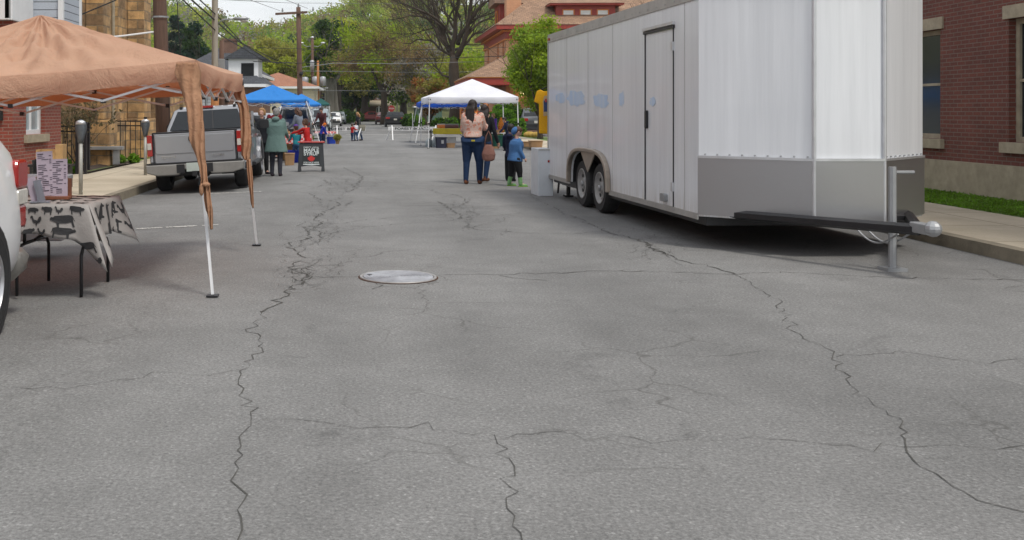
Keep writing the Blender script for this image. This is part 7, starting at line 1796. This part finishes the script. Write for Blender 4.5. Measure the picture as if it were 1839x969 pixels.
# right stall people
p = W(876, 200, 39.0); person('bald man in black at the right stall', (p.x, p.y, 0), 175, 1.42, lean=8, arms=((20, 8, 30), (20, 8, 40)), head=(0, 14), skin='skin_pale', top='black_jacket', tlen='hip', bottom='pants_black', hair='bald', bulk=1.15)
p = W(888, 200, 42.6); person('sandy haired person in a purple shirt at the right stall', (p.x, p.y, 0), 120, 1.40, lean=6, arms=((20, 8, 30), (20, 8, 30)), head=(0, 10), skin='skin_pale', top='purple_shirt', tlen='hip', bottom='jeans_dark', hair='bob', hairm='hair_blond', bulk=1.15)
p = W(913, 200, 37.5); person('person in a dark navy jacket bending at the green wagon', (p.x, p.y, 0), 80, 1.28, lean=16, arms=((40, 8, 20), (40, 8, 20)), head=(0, 10), skin='skin', top='navy_jacket', tlen='hip', bottom='pants_black', hair='short', hairm='hair_dark', bulk=1.2, hood='down')
# ================================================================ light, sky, camera
SUN_EL, SUN_ROT = 60, 142     # sun high behind-right of the camera, soft through thin cloud
w = bpy.data.worlds.new('World'); SC.world = w; w.use_nodes = True; N, L = w.node_tree.nodes, w.node_tree.links
bg = N['Background']; sky = N.new('ShaderNodeTexSky'); sky.sky_type = 'NISHITA'; sky.sun_disc = False
sky.sun_elevation = R(SUN_EL); sky.sun_rotation = R(SUN_ROT); sky.air_density = 1.2; sky.dust_density = 2.5; sky.ozone_density = 1
tc_ = N.new('ShaderNodeTexCoord'); mp = N.new('ShaderNodeMapping'); mp.inputs['Scale'].default_value = (1, 1, 3.5); L.new(tc_.outputs['Generated'], mp.inputs[0])
cl = noise(N, L, mp.outputs[0], 2.6, 6, .6, .3)
fac = ramp(N, L, cl, [(.36, .55), (.62, 1.0)])
c = mix_rgb(N, L, fac, sky.outputs[0], (7.9, 8.0, 8.2)); L.new(c, bg.inputs[0]); bg.inputs[1].default_value = .115
sd = bpy.data.lights.new('sun', 'SUN'); sd.energy = 2.0; sd.angle = R(12); sd.color = (1, .95, .87)
so = bpy.data.objects.new('sun', sd); COL.objects.link(so)
az = R(SUN_ROT)   # sky rotation: measured from +Y towards +X
dirv = Vector((math.sin(az)*math.cos(R(SUN_EL)), math.cos(az)*math.cos(R(SUN_EL)), math.sin(R(SUN_EL))))
so.rotation_euler = dirv.to_track_quat('Z', 'Y').to_euler()
cd = bpy.data.cameras.new('camera'); cam = bpy.data.objects.new('camera', cd); COL.objects.link(cam)
cam.location = (0, 0, CH); cam.rotation_euler = (R(90), 0, TH)
cd.sensor_fit = 'HORIZONTAL'; cd.sensor_width = 36; cd.lens = 36*F/1839
cd.shift_x = (919.5-CX)/1839; cd.shift_y = -(484.5-HY)/1839
cd.clip_start = .1; cd.clip_end = 3000
SC.camera = cam
v = SC.view_settings; v.view_transform = 'Standard'; v.look = 'None'; v.gamma = 1; v.exposure = .25; v.use_curve_mapping = False
SC.cycles.max_bounces = 8; SC.cycles.transparent_max_bounces = 8

# thin spring haze between us and the hill
hz = MB().box((-420, -40, -1.6), (420, 640, 95)); 
def hazem():
    m = bpy.data.materials.new('haze'); MATS['haze'] = m; N, L = nt(m); N.remove(N['Principled BSDF'])
    p = N.new('ShaderNodeVolumePrincipled'); p.inputs['Color'].default_value = (.86, .9, .95, 1); p.inputs['Density'].default_value = .00022; p.inputs['Anisotropy'].default_value = .2
    L.new(p.outputs[0], N['Material Output'].inputs['Volume'])
hazem(); struct('haze', hz, 'haze', 'stuff')
